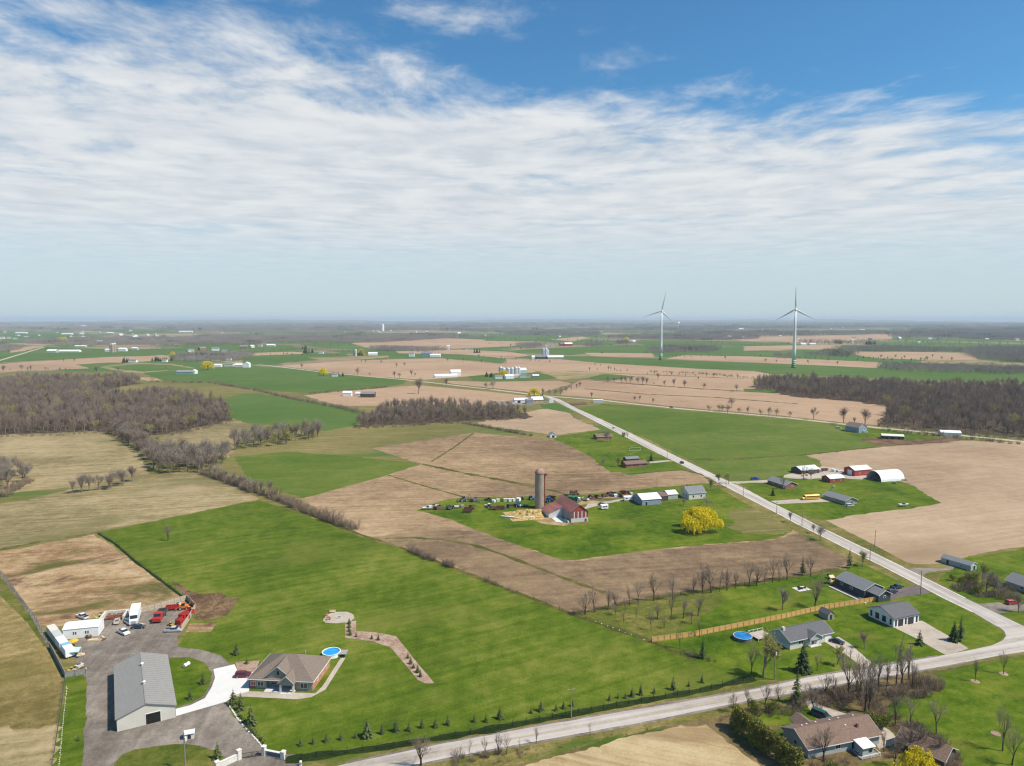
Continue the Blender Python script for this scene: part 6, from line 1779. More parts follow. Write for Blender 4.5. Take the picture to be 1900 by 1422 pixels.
# brick bay with rusty scrap
q = thing('storage_bay', 'block walled bay full of rusty scrap in the yard', 'storage bay', G(213, 1146), R(14))
for (x0, x1, y0, y1) in ((-4.2, -3.4, -3.2, 3.2), (-3.4, 4.2, 2.6, 3.2), (3.4, 4.2, -3.2, 2.6)):
    n = max(1, int(max(x1 - x0, y1 - y0) / 1.6))
    for k in range(n):
        a, b = k / n, (k + 1) / n
        if x1 - x0 > y1 - y0:
            MB().box(x0 + (x1 - x0) * a + .03, x0 + (x1 - x0) * b - .03, y0, y1, 0, 1.6).build('block', OFFWHITE, q)
        else:
            MB().box(x0, x1, y0 + (y1 - y0) * a + .03, y0 + (y1 - y0) * b - .03, 0, 1.6).build('block', OFFWHITE, q)
sg = random.Random(3)
scr = MB()
for k in range(70):
    p = Vector((sg.uniform(-3, 3), sg.uniform(-2.4, 2.2), sg.uniform(.1, 1.0)))
    M = Matrix.Translation(p) @ Matrix.Rotation(sg.uniform(0, 3), 4, 'Z') @ Matrix.Rotation(sg.uniform(-.6, .6), 4, 'X')
    scr.box(-sg.uniform(.2, .9), sg.uniform(.2, .9), -.08, .12, -.05, .1, M)
so = scr.build('scrap_heap', mat('red_rust_scrap', (.26, .08, .05), .85, 0, .4, 1.5), q)
so['kind'] = 'stuff'
# pergola / lumber by the white shed
q = thing('lumber_stack', 'stack of yellow lumber in front of the white yard shed', 'lumber', G(178, 1189), R(14))
for j in range(4):
    for k in range(5):
        MB().box(-2.4 + sg.uniform(-.2, .2), 2.4 + sg.uniform(-.2, .2), -.6 + k * .25, -.38 + k * .25, .1 + j * .14, .22 + j * .14).build('plank', PALEWOOD, q)
q = thing('parasol', 'yellow parasol beside the grey container', 'parasol', G(136, 1201), 0)
MB().tube((0, 0, 0), (0, 0, 2.6), .04, .04, 6).build('pole', STEEL, q)
MB().lathe([(1.7, 2.2), (1.2, 2.5), (.1, 2.9)], 10).build('canopy', P_YELLOW, q)
MB().lathe([(.4, 0), (.4, .1), (.1, .15)], 10).build('base', CONC, q)
q = thing('lean_to', 'pale blue translucent lean-to beside the white van body', 'lean-to', G(139, 1218), R(14))
MB().hexa([(-1.6, -1.4, 2.0), (1.6, -1.4, 2.0), (1.6, 1.4, 2.4), (-1.6, 1.4, 2.4), (-1.6, -1.4, 2.06), (1.6, -1.4, 2.06), (1.6, 1.4, 2.46), (-1.6, 1.4, 2.46)]).build('roof', mat('pale_blue_sheet', (.42, .66, .68), .4), q)
for x in (-1.5, 1.5):
    for y, h in ((-1.3, 2.0), (1.3, 2.38)):
        MB().box(x - .06, x + .06, y - .06, y + .06, 0, h).build('post', PALEWOOD, q)

# loose material about the yard
PK = [mat('grey_pallet', (.34, .28, .21), .9), PALEWOOD, CONC, OLDGREY, RUST]
for i, (u, v, lb) in enumerate(((159, 1164, 'pallets behind the white yard shed corner'), (166, 1170, 'dark pallets right of the white yard shed'), (171, 1177, 'grey blocks stacked by the dark scrap fence'), (165, 1184, 'pale crate boards beside the lumber stack'), (190, 1187, 'rusty sheets at the end of the lumber stack'), (150, 1219, 'boards leaning by the pale blue lean-to'), (147, 1238, 'dark heap beside the small yellow machine'), (153, 1245, 'white bins in the fenced yard corner'), (140, 1252, 'grey pallets in the fenced yard corner'), (263, 1163, 'tan boards on the gravel between the trucks'), (300, 1139, 'dark crates behind the red truck'), (330, 1124, 'black bins by the back yard fence'), (176, 1156, 'stones beside the lime yellow loader'))):
    q = thing('material_pile', lb, 'material pile', G(u, v), R(14 + 37 * i))
    for k in range(4):
        w_ = .9 + .25 * (k % 2)
        MB().box(-w_, w_, -.7, .7, .02 + k * .22, .2 + k * .22, Matrix.Rotation(.15 * (k - 1.5), 4, 'Z')).build('layer', PK[(i + (k == 3)) % 5], q)
    MB().box(-.4, .5, -.3, .3, .9, 1.25).build('bundle', PK[(i + 2) % 5], q)

# farmyard machinery rows
GP = 'old machinery in the farmyard rows'
mg = random.Random(21)
LBL = {'tractor': 'old tractor in the machinery rows by the silo', 'wagon': 'old wagon in the machinery rows by the silo', 'implement': 'rusty implement in the machinery rows by the silo', 'tank': 'old tank in the machinery rows by the silo', 'crate': 'pale crate in the machinery rows by the silo'}
ROWS = [('wagon', 812, 945, RUST), ('implement', 819, 946, OLDGREY), ('implement', 826, 945.5, OLDGREY), ('wagon', 833, 945, OLDGREY), ('tractor', 840, 944.5, P_GREEN), ('tank', 847, 943.5, OFFWHITE), ('implement', 852, 943, OLDGREY), ('crate', 858, 942.5, GREYWOOD), ('implement', 864, 948, P_RED), ('wagon', 868, 951, RUST), ('tractor', 874, 945, RUST), ('implement', 878, 941, RUST), ('wagon', 868, 947, RUST),
        ('implement', 872, 928.5, OLDGREY), ('wagon', 880, 930.5, OLDGREY), ('implement', 887, 931.5, OLDGREY), ('tractor', 906, 930, RUST), ('implement', 912, 930, RUST), ('crate', 916, 932.5, WHITE), ('implement', 919, 929, OLDGREY), ('crate', 924, 931, OFFWHITE), ('implement', 930, 929.5, RUST), ('crate', 938, 931, OFFWHITE), ('crate', 945.5, 931, OFFWHITE), ('crate', 952, 930.5, OFFWHITE), ('implement', 958, 929, OLDGREY), ('crate', 962, 930, WHITE), ('tractor', 967, 928, OLDGREY), ('tractor', 906, 941.5, P_WHITE), ('tractor', 909, 943, OLDGREY), ('wagon', 916, 946, RUST), ('implement', 922, 946, RUST), ('wagon', 929, 945, RUST), ('implement', 935, 945, OLDGREY), ('tractor', 943, 942.5, P_BLUE), ('implement', 949, 942, OLDGREY), ('tractor', 957, 941, OLDGREY), ('wagon', 963, 940, P_WHITE), ('implement', 970, 940, OLDGREY), ('implement', 975, 939, OLDGREY), ('tractor', 986, 927.5, P_BLUE), ('implement', 991, 928, OLDGREY),
        ('tractor', 1016, 932, P_BLUE), ('tractor', 1020, 931, P_BLUE), ('wagon', 1024, 927, RUST)]
for k, u, v, m in ROWS:
    machine(k, LBL[k], G(u, v), mg.uniform(0, 360), m, GP, mg.uniform(.8, 1.05))
machine('boat', 'white boat at the left end of the machinery rows', G(793, 946), 10, P_WHITE)
machine('boat', 'cream boat behind the white one at the end of the machinery rows', G(804, 942.5), 20, OFFWHITE)
machine('loader', 'dark loader with a raised boom at the back of the machinery rows', G(860, 931), 200, OLDGREY, s=1.3)
machine('combine', 'green combine harvester behind the barn roof', G(1063, 931), -35, P_GREEN)
machine('tractor', 'green tractor left of the green combine', G(1051, 926), -60, P_GREEN, s=1.2)
machine('combine', 'rusty orange harvester far behind the green combine', G(1064, 918), 10, RUST, s=.8)
GP2 = 'machinery along the farm track'
LB2 = {'tractor': 'old tractor along the farm track right of the barn', 'wagon': 'old wagon along the farm track right of the barn', 'implement': 'rusty implement along the farm track right of the barn', 'tank': 'old tank along the farm track right of the barn', 'crate': 'pale crate along the farm track right of the barn'}
for k, u, v, m in [('crate', 1073, 929, WHITE), ('implement', 1080, 926, OLDGREY), ('wagon', 1086, 929, OFFWHITE), ('implement', 1090, 926, OLDGREY), ('tractor', 1096, 925, RUST), ('implement', 1101, 927, OLDGREY), ('wagon', 1107, 924, RUST), ('implement', 1112, 925, P_YELLOW), ('implement', 1117, 923, RUST), ('wagon', 1123, 922, RUST), ('tractor', 1130, 921, OLDGREY), ('wagon', 1134, 919, OLDGREY), ('tractor', 1140, 920, OLDGREY), ('implement', 1144, 918, OLDGREY), ('crate', 1142, 922, WHITE), ('tractor', 1152, 923, RUST), ('wagon', 1157, 917, RUST), ('wagon', 1162, 917, RUST), ('tank', 1170, 918, OFFWHITE), ('crate', 1186, 927, DARKWOOD), ('wagon', 1184, 921, P_ORANGE)]:
    machine(k, LB2[k], G(u, v), mg.uniform(0, 360), m, GP2, mg.uniform(.8, 1.05))
car('dark old car beside the small white cabin', G(1117, 937), 20, P_BLACK, 'car')
LB3 = {'wagon': 'old trailer in the bare yard among the red sheds', 'implement': 'rusty implement in the bare yard among the red sheds', 'crate': 'pallet crate in the bare yard among the red sheds'}
for k, u, v, m in [('implement', 1522, 876, RUST), ('wagon', 1530, 874, RUST), ('crate', 1546, 875, WHITE), ('wagon', 1556, 876, P_WHITE), ('implement', 1565, 878, OLDGREY), ('crate', 1490, 884, PALEWOOD), ('crate', 1498, 883, PALEWOOD), ('wagon', 1506, 880, OLDGREY), ('implement', 1678, 892, RUST), ('crate', 1660, 898, GREYWOOD)]:
    machine(k, LB3[k], G(u, v), mg.uniform(0, 360), m, 'things in the red shed yard', mg.uniform(.7, 1.0))
for k, u, v, m in [('wagon', 917, 748, OLDGREY), ('wagon', 925, 750, OFFWHITE), ('crate', 934, 747, WHITE), ('wagon', 942, 749, OLDGREY), ('wagon', 951, 750, P_WHITE), ('implement', 975, 752, P_YELLOW)]:
    machine(k, 'trailer or machine standing in the yard at the far bend', G(u, v), mg.uniform(0, 360), m, 'machines at the far bend yard', 1.0)
# straw heap
sh_ = MB()
hg = random.Random(9)
N_ = 26
c0 = G(979, 956)
hts = {}
for i in range(N_):
    for j in range(N_):
        x, y = (i / (N_ - 1) - .5) * 24, (j / (N_ - 1) - .5) * 20
        r = math.sqrt((x / 12) ** 2 + (y / 10) ** 2)
        h = max(0, 1 - r * r) * 2.4 * (.7 + .9 * noise.noise(Vector((x * .45, y * .45, 0)))) + max(0, 1 - r) * noise.noise(Vector((x * 1.3, y * 1.3, 4))) * .9
        sh_.v.append((x, y, max(h, -.05)))
for i in range(N_ - 1):
    for j in range(N_ - 1):
        a = i * N_ + j
        sh_.f.append((a, a + N_, a + N_ + 1, a + 1))
o = sh_.build('straw_heap', mat('straw_manure', (.40, .275, .105), .95, 0, .55, .9))
o.location = (c0.x, c0.y, .05)
o.rotation_euler = (0, 0, R(18))
tag(o, 'golden heap of straw and manure left of the barn', 'straw heap')
for i, (u, v, a_, ln) in enumerate(((946, 962, -20, 10), (980, 962.5, 12, 6))):
    q = thing('bunk_wall', ('low white concrete wall at the left end of the straw heap', 'short white concrete trough below the straw heap')[i], 'wall', G(u, v), R(a_))
    MB().box(-ln / 2, ln / 2, -.3, .3, 0, .9).build('wall', CONC, q)
    MB().box(-ln / 2 - .05, ln / 2 + .05, -.4, .4, .9, 1.0).build('cap', WHITE, q)

mn = MB()
N2 = 22
c1 = G(392, 1125)
for i in range(N2):
    for j in range(N2):
        x, y = (i / (N2 - 1) - .5) * 17, (j / (N2 - 1) - .5) * 15
        r = math.sqrt((x / 8.5) ** 2 + (y / 7.5) ** 2)
        mn.v.append((x, y, max(-.05, max(0, 1 - r * r) * 1.1 * (.7 + .8 * noise.noise(Vector((x * .35, y * .35, 9)))) + max(0, 1 - r) * .5 * noise.noise(Vector((x * 1.2, y * 1.2, 3))))))
for i in range(N2 - 1):
    for j in range(N2 - 1):
        a = i * N2 + j
        mn.f.append((a, a + N2, a + N2 + 1, a + 1))
o = mn.build('soil_mound', BROWNSOIL)
o.location = (c1.x, c1.y, 0.06)
tag(o, 'low rough mound of dark soil outside the yard fence', 'soil mound')

# pools
def pool(label, loc, r, h, water):
    o = thing('above_ground_pool', label, 'pool', loc)
    sides = MB()
    n = 28
    for k in range(n):
        a, b = 2 * math.pi * k / n, 2 * math.pi * (k + 1) / n
        sides.hexa([(r * math.cos(a), r * math.sin(a), 0), (r * math.cos(b), r * math.sin(b), 0), ((r - .06) * math.cos(b), (r - .06) * math.sin(b), 0), ((r - .06) * math.cos(a), (r - .06) * math.sin(a), 0),
                    (r * math.cos(a), r * math.sin(a), h), (r * math.cos(b), r * math.sin(b), h), ((r - .06) * math.cos(b), (r - .06) * math.sin(b), h), ((r - .06) * math.cos(a), (r - .06) * math.sin(a), h)])
    sides.build('wall', WHITE if water else OLDGREY, o)
    rim = MB()
    for k in range(n):
        a, b = 2 * math.pi * k / n, 2 * math.pi * (k + 1) / n
        R0, R1 = r + .14, r - .16
        rim.hexa([(R0 * math.cos(a), R0 * math.sin(a), h), (R0 * math.cos(b), R0 * math.sin(b), h), (R1 * math.cos(b), R1 * math.sin(b), h), (R1 * math.cos(a), R1 * math.sin(a), h),
                  (R0 * math.cos(a), R0 * math.sin(a), h + .05), (R0 * math.cos(b), R0 * math.sin(b), h + .05), (R1 * math.cos(b), R1 * math.sin(b), h + .05), (R1 * math.cos(a), R1 * math.sin(a), h + .05)])
    rim.build('rim', WHITE if water else STEEL, o)
    if water:
        MB().lathe([(r - .07, .02), (r - .07, .06)], n).build('liner', TEAL, o)
        MB().lathe([(r - .08, h - .30), (r - .08, h - .26)], n).build('water', mat('pool_water', (.015, .30, .62), .06, 0, .12, .6, .5), o)
    else:
        MB().lathe([(r - .08, h - .12), (r * .6, h - .16), (.2, h - .2)], n).build('cover', mat('pool_cover', (.015, .17, .42), .45, 0, .3, .35), o)
    return o


p = pool('round white rimmed pool behind the brown roofed house', G(615, 1216), 2.9, 1.3, True)
MB().box(2.7, 5.2, -1.6, 1.6, 1.0, 1.12).build('deck', GREYWOOD, p)
for x in (2.9, 5.0):
    for y in (-1.4, 1.4):
        MB().box(x - .07, x + .07, y - .07, y + .07, 0, 1.0).build('deck_post', GREYWOOD, p)
p = pool('round pool with a bright blue cover behind the road trees', G(1378, 1186), 3.1, 1.25, False)

# fences
def fence(name, label, pts, height, panel, m, postm=None, style='board', surveyed=True, post_w=.12):
    P = [G(*q) if surveyed else Vector((*q, 0)) for q in pts]
    o = thing(name, label, 'fence', P[0], 0)
    base = P[0]
    me = None
    for a, b in zip(P, P[1:]):
        n = max(1, round((b - a).length / panel))
        ang = math.atan2(b.y - a.y, b.x - a.x)
        st = (b - a).length / n
        key = round(st, 2)
        pm = MB()
        if style == 'board':
            w_ = .14
            k = int(st / (w_ + .012))
            pm.box(0, st, -.04, 0, height * .2, height * .2 + .09).box(0, st, -.04, 0, height * .8, height * .8 + .09)
            pm.box(0, st, 0, .025, .06, height)
            pm.box(-.02, st + .02, -.06, .05, height, height + .05)
        elif style == 'wire':
            for k in range(4):
                z = height * (.2 + .26 * k)
                pm.box(0, st, -.015, .015, z - .015, z + .015)
        me = pm.mesh('panel', m)
        for k in range(n):
            q = a.lerp(b, k / n) - base
            po = bpy.data.objects.new('panel', me)
            COL.objects.link(po)
            po.parent = o
            po.location = q
            po.rotation_euler = (0, 0, ang)
        pp = MB().box(-post_w / 2, post_w / 2, -post_w / 2 - .08, post_w / 2 - .08, 0, height + .12).mesh('post', postm or m)
        for k in range(n + 1):
            q = a.lerp(b, k / n) - base
            po = bpy.data.objects.new('post', pp)
            COL.objects.link(po)
            po.parent = o
            po.location = q
            po.rotation_euler = (0, 0, ang)
    return o


fence('wooden_fence', 'long new orange cedar fence between the two gardens', [(1210, 1192), (1290, 1181), (1380, 1163), (1450, 1149), (1530, 1131), (1641, 1114)], 1.9, 2.5, CEDARWOOD, PALEWOOD)
fence('wooden_fence', 'brown board fence behind the playhouse', [(1535, 1072), (1566, 1090)], 1.8, 2.4, mat('brown_fence', (.20, .12, .07), .85, 0, .2, 1.5), None)
fence('yard_fence', 'grey board fence round the machine corner of the gravel yard', [(262, 1137), (300, 1128), (347, 1114), (363, 1130), (352, 1150), (337, 1172)], 2.2, 2.6, mat('tan_fence_boards', (.46, .38, .28), .85, 0, .25, 1.5), None)
fence('yard_fence', 'weathered board fence along the left side of the yard', [(92, 1202), (121, 1258), (160, 1252)], 2.0, 2.6, GREYWOOD, None)
DWIRE = mat('dark_fence_wire', (.05, .055, .05), .7)
fence('wire_fence', 'dark wire fence along the left edge of the bare lot', [(-25, 1030), (3, 1066), (65, 1149), (92, 1202)], 1.5, 4.0, DWIRE, OLDGREY, 'wire')
fence('wire_fence', 'dark wire fence beside the narrow left lawn', [(121, 1258), (115, 1311), (97, 1425)], 1.5, 3.5, DWIRE, OLDGREY, 'wire')
fence('wire_fence', 'black fence between the bare lot and the meadow', [(181, 989), (215, 1010), (250, 1041), (300, 1078), (346, 1113)], 1.6, 4.0, DWIRE, DARKWOOD, 'wire')
fence('wire_fence', 'black fence along the meadow beside the near road', [(530, 1412), (700, 1390), (900, 1357), (1120, 1315), (1300, 1283), (1398, 1259)], 1.5, 4.0, DWIRE, BLACK, 'wire')
fence('wire_fence', 'thin dark fence along the ploughed field behind the garden row', [(1064, 1142), (1200, 1115), (1400, 1084), (1540, 1062)], 1.5, 5.0, DWIRE, DARKWOOD, 'wire')
fence('wire_fence', 'old field fence along the right edge of the meadow', [(990, 1113), (1064, 1142), (1210, 1192), (1290, 1227)], 1.2, 6.0, DWIRE, DARKWOOD, 'wire')
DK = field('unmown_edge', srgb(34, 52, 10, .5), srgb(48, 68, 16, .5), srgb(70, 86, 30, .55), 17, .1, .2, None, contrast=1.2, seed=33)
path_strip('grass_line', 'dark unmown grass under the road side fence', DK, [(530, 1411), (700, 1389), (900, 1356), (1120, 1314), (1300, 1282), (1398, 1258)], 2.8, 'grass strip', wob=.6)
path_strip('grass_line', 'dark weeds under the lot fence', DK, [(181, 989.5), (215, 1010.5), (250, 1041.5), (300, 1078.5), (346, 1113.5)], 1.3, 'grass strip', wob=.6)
path_strip('grass_line', 'grey gravel line under the left fence', GRAVEL, [(-25, 1030), (3, 1066), (65, 1149), (92, 1202)], 1.2, 'grass strip', wob=.6)

# entrance gate and walls
LIME_ = mat('pale_limestone', (.66, .63, .57), .9, 0, .12, 2.0)
gl_, gr_ = G(444, 1409), G(490, 1402)
gw = (gr_ - gl_).length
ga = math.atan2(gr_.y - gl_.y, gr_.x - gl_.x)
q = thing('entrance_gate', 'black iron driveway gate between two pale stone pillars', 'gate', gl_, ga)
for s in (0, 1):
    f = MB()
    x0, x1 = s * gw / 2 + .06, (s + 1) * gw / 2 - .06
    f.box(x0, x1, -.03, .03, .15, .22).box(x0, x1, -.03, .03, 1.3, 1.37)
    f.box(x0, x0 + .07, -.03, .03, .15, 1.7).box(x1 - .07, x1, -.03, .03, .15, 1.7)
    lf = f.build('leaf', BLACK, q)
    nb = 12
    bm_ = MB().box(-.018, .018, -.018, .018, .22, 1.62).mesh('bar', BLACK)
    for k in range(nb):
        bo = bpy.data.objects.new('bar', bm_)
        COL.objects.link(bo)
        bo.parent = lf
        bo.location = (x0 + (x1 - x0) * (k + .5) / nb, 0, 0)
for i, (p0, p1, lb) in enumerate((((444, 1409), (403, 1428), 'pale stone entrance wall left of the iron gate'), ((490, 1402), (526, 1409), 'pale stone entrance wall with a dark panel right of the gate'))):
    a, b = G(*p0), G(*p1)
    q = thing('entrance_wall', lb, 'wall', a, math.atan2(b.y - a.y, b.x - a.x))
    n = (b - a).length
    MB().box(.5, n - .4, -.25, .25, 0, 1.5).build('wall', LIME_, q)
    for x, hh in ((0, 2.4), (n, 2.0)):
        pl = MB().box(x - .45, x + .45, -.45, .45, 0, hh).build('pillar', LIME_, q)
        MB().box(x - .55, x + .55, -.55, .55, hh, hh + .16).build('cap', LIME_, pl)
    MB().box(.5, n - .4, -.32, .32, 1.5, 1.62).build('coping', LIME_, q)
    if i:
        MB().box(.9, n - .8, -.31, -.25, .35, 1.35).build('panel', mat('dark_panel', (.10, .11, .13), .5), q)
q = thing('marker_post', 'red and white marker post by the road entrance', 'post', G(558, 1421), 0)
MB().box(-.25, .25, -.25, .25, 0, 1.2).build('post', WHITE, q)
MB().box(-.27, .27, -.27, .27, .5, .75).build('band', RED, q)
# rows of stones
stg = random.Random(4)
smesh = []
for k in range(3):
    mb = MB().lathe([(.3, 0), (.36, .12), (.28, .3), (.12, .4)], 7)
    mb.v = [(x * stg.uniform(.8, 1.2), y * stg.uniform(.8, 1.2), z) for x, y, z in mb.v]
    smesh.append(mb.mesh('stone', LIME_ if k < 2 else CONC))


def stones(pts, n, label, group, sc=1.0):
    P = [G(*q) for q in pts]
    tot = sum((b - a).length for a, b in zip(P, P[1:]))
    for k in range(n):
        d = tot * (k + .5) / n
        for a, b in zip(P, P[1:]):
            l = (b - a).length
            if d <= l:
                break
            d -= l
        q = a.lerp(b, min(1, d / l))
        o = bpy.data.objects.new('stone', smesh[k % 3])
        COL.objects.link(o)
        s = sc * stg.uniform(.8, 1.25)
        o.scale = (s, s, s)
        o.rotation_euler = (0, 0, stg.uniform(0, 6))
        o.location = (q.x + stg.uniform(-.1, .1), q.y + stg.uniform(-.1, .1), 0)
        tag(o, label, 'stone', group)


stones([(124, 1274), (119, 1320), (115, 1360), (112, 1395), (109, 1425)], 42, 'small white stone in the row beside the narrow left lawn', 'white stones beside the left lawn', .42)
stones([(423, 1303), (430, 1318), (445, 1340), (465, 1362), (480, 1378), (490, 1392)], 40, 'pale boulder edging the bank along the gravel drive', 'boulders along the drive bank', .8)
stones([(1100, 1152), (1130, 1163), (1170, 1178), (1200, 1190)], 9, 'grey field stone on the meadow edge by the garden', 'field stones on the meadow edge', .7)

# utility poles
POLE = mat('weathered_pole', (.24, .21, .18), .9, 0, .2, 1.0)


def pole(u, v, h, label, arm=True, can=False, group=None):
    o = thing('utility_pole', label, 'pole', G(u, v), R(20), group)
    MB().tube((0, 0, -.2), (0, 0, h), .17, .11, 8).build('shaft', POLE, o)
    if arm:
        MB().box(-1.1, 1.1, -.06, .06, h - .7, h - .56).build('crossarm', POLE, o)
        for x in (-1.0, 0, 1.0):
            MB().tube((x, 0, h - .56), (x, 0, h - .36), .05, .04, 6).build('insulator', OFFWHITE, o)
    if can:
        MB().tube((.32, 0, h - 2.2), (.32, 0, h - 1.2), .24, .24, 10).build('transformer', WHITE, o)
    return o


pole(1060, 1333, 9.0, 'utility pole on the verge in front of the big meadow')
pole(1437, 1262, 10.0, 'utility pole with a white transformer beside the near road', True, True)
pole(1417, 1258, 7.0, 'shorter leaning service pole left of the transformer pole', False)
pole(1708, 1104, 10.0, 'tall utility pole at the charcoal house drive')
pole(1623, 1017, 9.0, 'utility pole on the field side of the main road', False)
pole(344, 1428, 9.5, 'utility pole with a white transformer on the lawn island', False, True)
pole(1219, 910, 9.0, 'lone pole in the field behind the farmstead', False)
for u, v in ((1614, 1040), (1488, 976), (1441, 953), (1379, 920), (1347, 905), (1247, 838), (1238, 849), (1310, 872)):
    pole(u, v, 7.0, 'thin roadside pole along the main road', True, False, 'poles along the main road')
pole(1687, 1248, 9.5, 'bare utility pole among the thicket trees')
q = thing('flag_pole', 'flag hanging from a pole beside the lower right drive', 'flag', G(1619, 1348), R(20))
MB().tube((0, 0, 0), (0, 0, 4.2), .05, .03, 6).build('pole', WHITE, q)
MB().hexa([(0, 0, 2.8), (.7, .1, 2.5), (.7, .12, 2.5), (0, .02, 2.8), (0, 0, 4.0), (.5, .1, 3.8), (.5, .12, 3.8), (0, .02, 4.0)]).build('cloth', mat('flag_cloth', (.6, .3, .3), .8), q)
# garden furniture
def seat(loc, ang, m, label, group=None):
    o = thing('garden_chair', label, 'chair', loc, R(ang), group)
    MB().box(-.35, .35, -.35, .35, .38, .45).build('seat', m, o)
    MB().box(-.35, .35, .3, .37, .45, 1.05).build('backrest', m, o)
    for sx in (-1, 1):
        for sy in (-1, 1):
            MB().box(sx * .3 - .03, sx * .3 + .03, sy * .3 - .03, sy * .3 + .03, 0, .38).build('leg', m, o)


SALMON = mat('salmon_plastic', (.52, .20, .15), .6)
for k, (u, v) in enumerate(((606, 1143), (610, 1146), (612, 1150), (606, 1151))):
    seat(G(u, v), 90 * k, SALMON, 'salmon garden chair on the round meadow patio', 'chairs on the meadow patio')
def bench(loc, ang, m, label, name='garden_bench', ln=2.2):
    o = thing(name, label, 'bench', loc, R(ang))
    MB().box(-ln / 2, ln / 2, -.3, .3, .42, .5).build('seat', m, o)
    MB().box(-ln / 2, ln / 2, .26, .33, .5, 1.0).build('backrest', m, o)
    for x in (-ln / 2 + .15, ln / 2 - .15):
        MB().box(x - .05, x + .05, -.28, .28, 0, .42).build('leg', m, o)


bench(G(617, 1137), 5, PALEWOOD, 'pale wooden bench at the back of the meadow patio')
q = thing('fire_ring', 'ring of stones round a fire spot on the meadow patio', 'fire pit', G(629, 1146))
for k in range(12):
    a = 2 * math.pi * k / 12
    MB().box(1.0 * math.cos(a) - .18, 1.0 * math.cos(a) + .18, 1.0 * math.sin(a) - .18, 1.0 * math.sin(a) + .18, 0, .3).build('stone', CONC, q)
MB().lathe([(.8, .02), (.6, .08), (.1, .14)], 12).build('ash', OLDGREY, q)
q = thing('fire_pit', 'fire pit with dark seats on a pale pad in the garden', 'fire pit', G(1487, 1093), R(20))
MB().box(-3.0, 3.0, -2.2, 2.2, 0, .1).build('pad', CONC, q)
MB().lathe([(.8, .1), (.8, .5), (.6, .5), (.6, .2)], 12).build('ring', BLACK, q)
for a in (0, 100, 200):
    x, y = 1.7 * math.cos(R(a)), 1.4 * math.sin(R(a))
    MB().box(x - .4, x + .4, y - .4, y + .4, .1, .6).build('seat', BLACK, q)
q = thing('picnic_table', 'pale picnic table on the patio behind the brown bungalow', 'table', G(1595, 1397), R(16))
MB().box(-1.1, 1.1, -.5, .5, .72, .8).build('tabletop', WHITE, q)
for s in (-1, 1):
    MB().box(-1.1, 1.1, s * .95 - .17, s * .95 + .17, .42, .48).build('bench', WHITE, q)
for x in (-.8, .8):
    MB().box(x - .06, x + .06, -1.0, 1.0, .34, .42).build('crossbar', GREYWOOD, q)
    for s in (-1, 1):
        MB().box(x - .05, x + .05, s * .55 - .05, s * .55 + .05, 0, .72).build('leg', GREYWOOD, q)
q = thing('deck', 'low deck with white railings behind the brown bungalow', 'deck', G(1604, 1398), R(16.5))
for k in range(16):
    MB().box(-2.8 + k * .35, -2.47 + k * .35, -2.2, 2.2, .18, .24).build('board', GREYWOOD, q)
MB().box(-2.8, 2.8, -2.25, -2.15, .95, 1.05).build('railing', WHITE, q)
MB().box(2.75, 2.85, -2.2, 2.2, .95, 1.05).build('railing', WHITE, q)
for x in (-2.8, 0, 2.8):
    MB().box(x - .05, x + .05, -2.25, -2.15, 0, .95).build('railing_post', WHITE, q)
q = thing('deck', 'white railed deck at the left end of the grey bungalow', 'deck', (86.5, 238.5), R(22.5))
for k in range(14):
    MB().box(-3.2 + k * .46, -2.78 + k * .46, -2.6, 2.6, .7, .78).build('board', mat('pink_deck', (.48, .38, .34), .8), q)
for (x0, x1, y0, y1) in ((-3.2, 3.2, -2.65, -2.58), (-3.2, 3.2, 2.58, 2.65), (-3.27, -3.2, -2.6, 2.6)):
    MB().box(x0, x1, y0, y1, 1.6, 1.7).build('railing', WHITE, q)
for x in (-3.2, -1, 1, 3.1):
    for y in (-2.6, 2.6):
        MB().box(x - .05, x + .05, y - .05, y + .05, 0, 1.6).build('railing_post', WHITE, q)
q = thing('soccer_goal', 'white goal frame lying on the roadside lawn', 'goal', G(1178, 836), R(10))
for a, b in (((-5, 0, 0), (5, 0, 0)), ((-5, 0, 0), (-5, 0, 2.2)), ((5, 0, 0), (5, 0, 2.2)), ((-5, 0, 2.2), (5, 0, 2.2))):
    MB().tube(a, b, .07, .07, 6).build('bar', WHITE, q)
q = thing('satellite_dish', 'pale dish on a post in the lawn before the red sheds', 'dish', G(1546, 911), R(200))
MB().tube((0, 0, 0), (0, 0, 2.0), .08, .08, 6).build('post', STEEL, q)
d_ = MB().lathe([(.15, 0), (.9, .15), (1.6, .5), (1.62, .56), (.9, .22), (.15, .06)], 14)
dm = d_.build('dish', OFFWHITE, q)
dm.location = (0, 0, 2.1)
dm.rotation_euler = (R(50), 0, 0)
machine('boat', 'white covered boat on the lawn right of the ranch house', G(1676, 940), 10, P_WHITE, s=1.0)
for (u, v, lb) in ((1809, 1265, 'round mulch ring under the left staked tree'), (1862, 1251, 'round mulch ring under the right staked tree'), (1848, 1362, 'old stone fire ring on the lower right lawn')):
    o = MB().lathe([(1.3, 0.0), (1.25, .12), (.7, .16), (.2, .1)], 14).build('mulch_ring', MULCH)
    o.location = G(u, v)
    tag(o, lb, 'mulch ring')

# wind turbines
TW = mat('turbine_white', (.74, .75, .74), .45, 0, .03, .1)
TG = [mat('turbine_green_%d' % k, c, .5, 0, .05, .1) for k, c in enumerate(((.06, .20, .06), (.16, .32, .14), (.32, .46, .28), (.5, .6, .46)))]


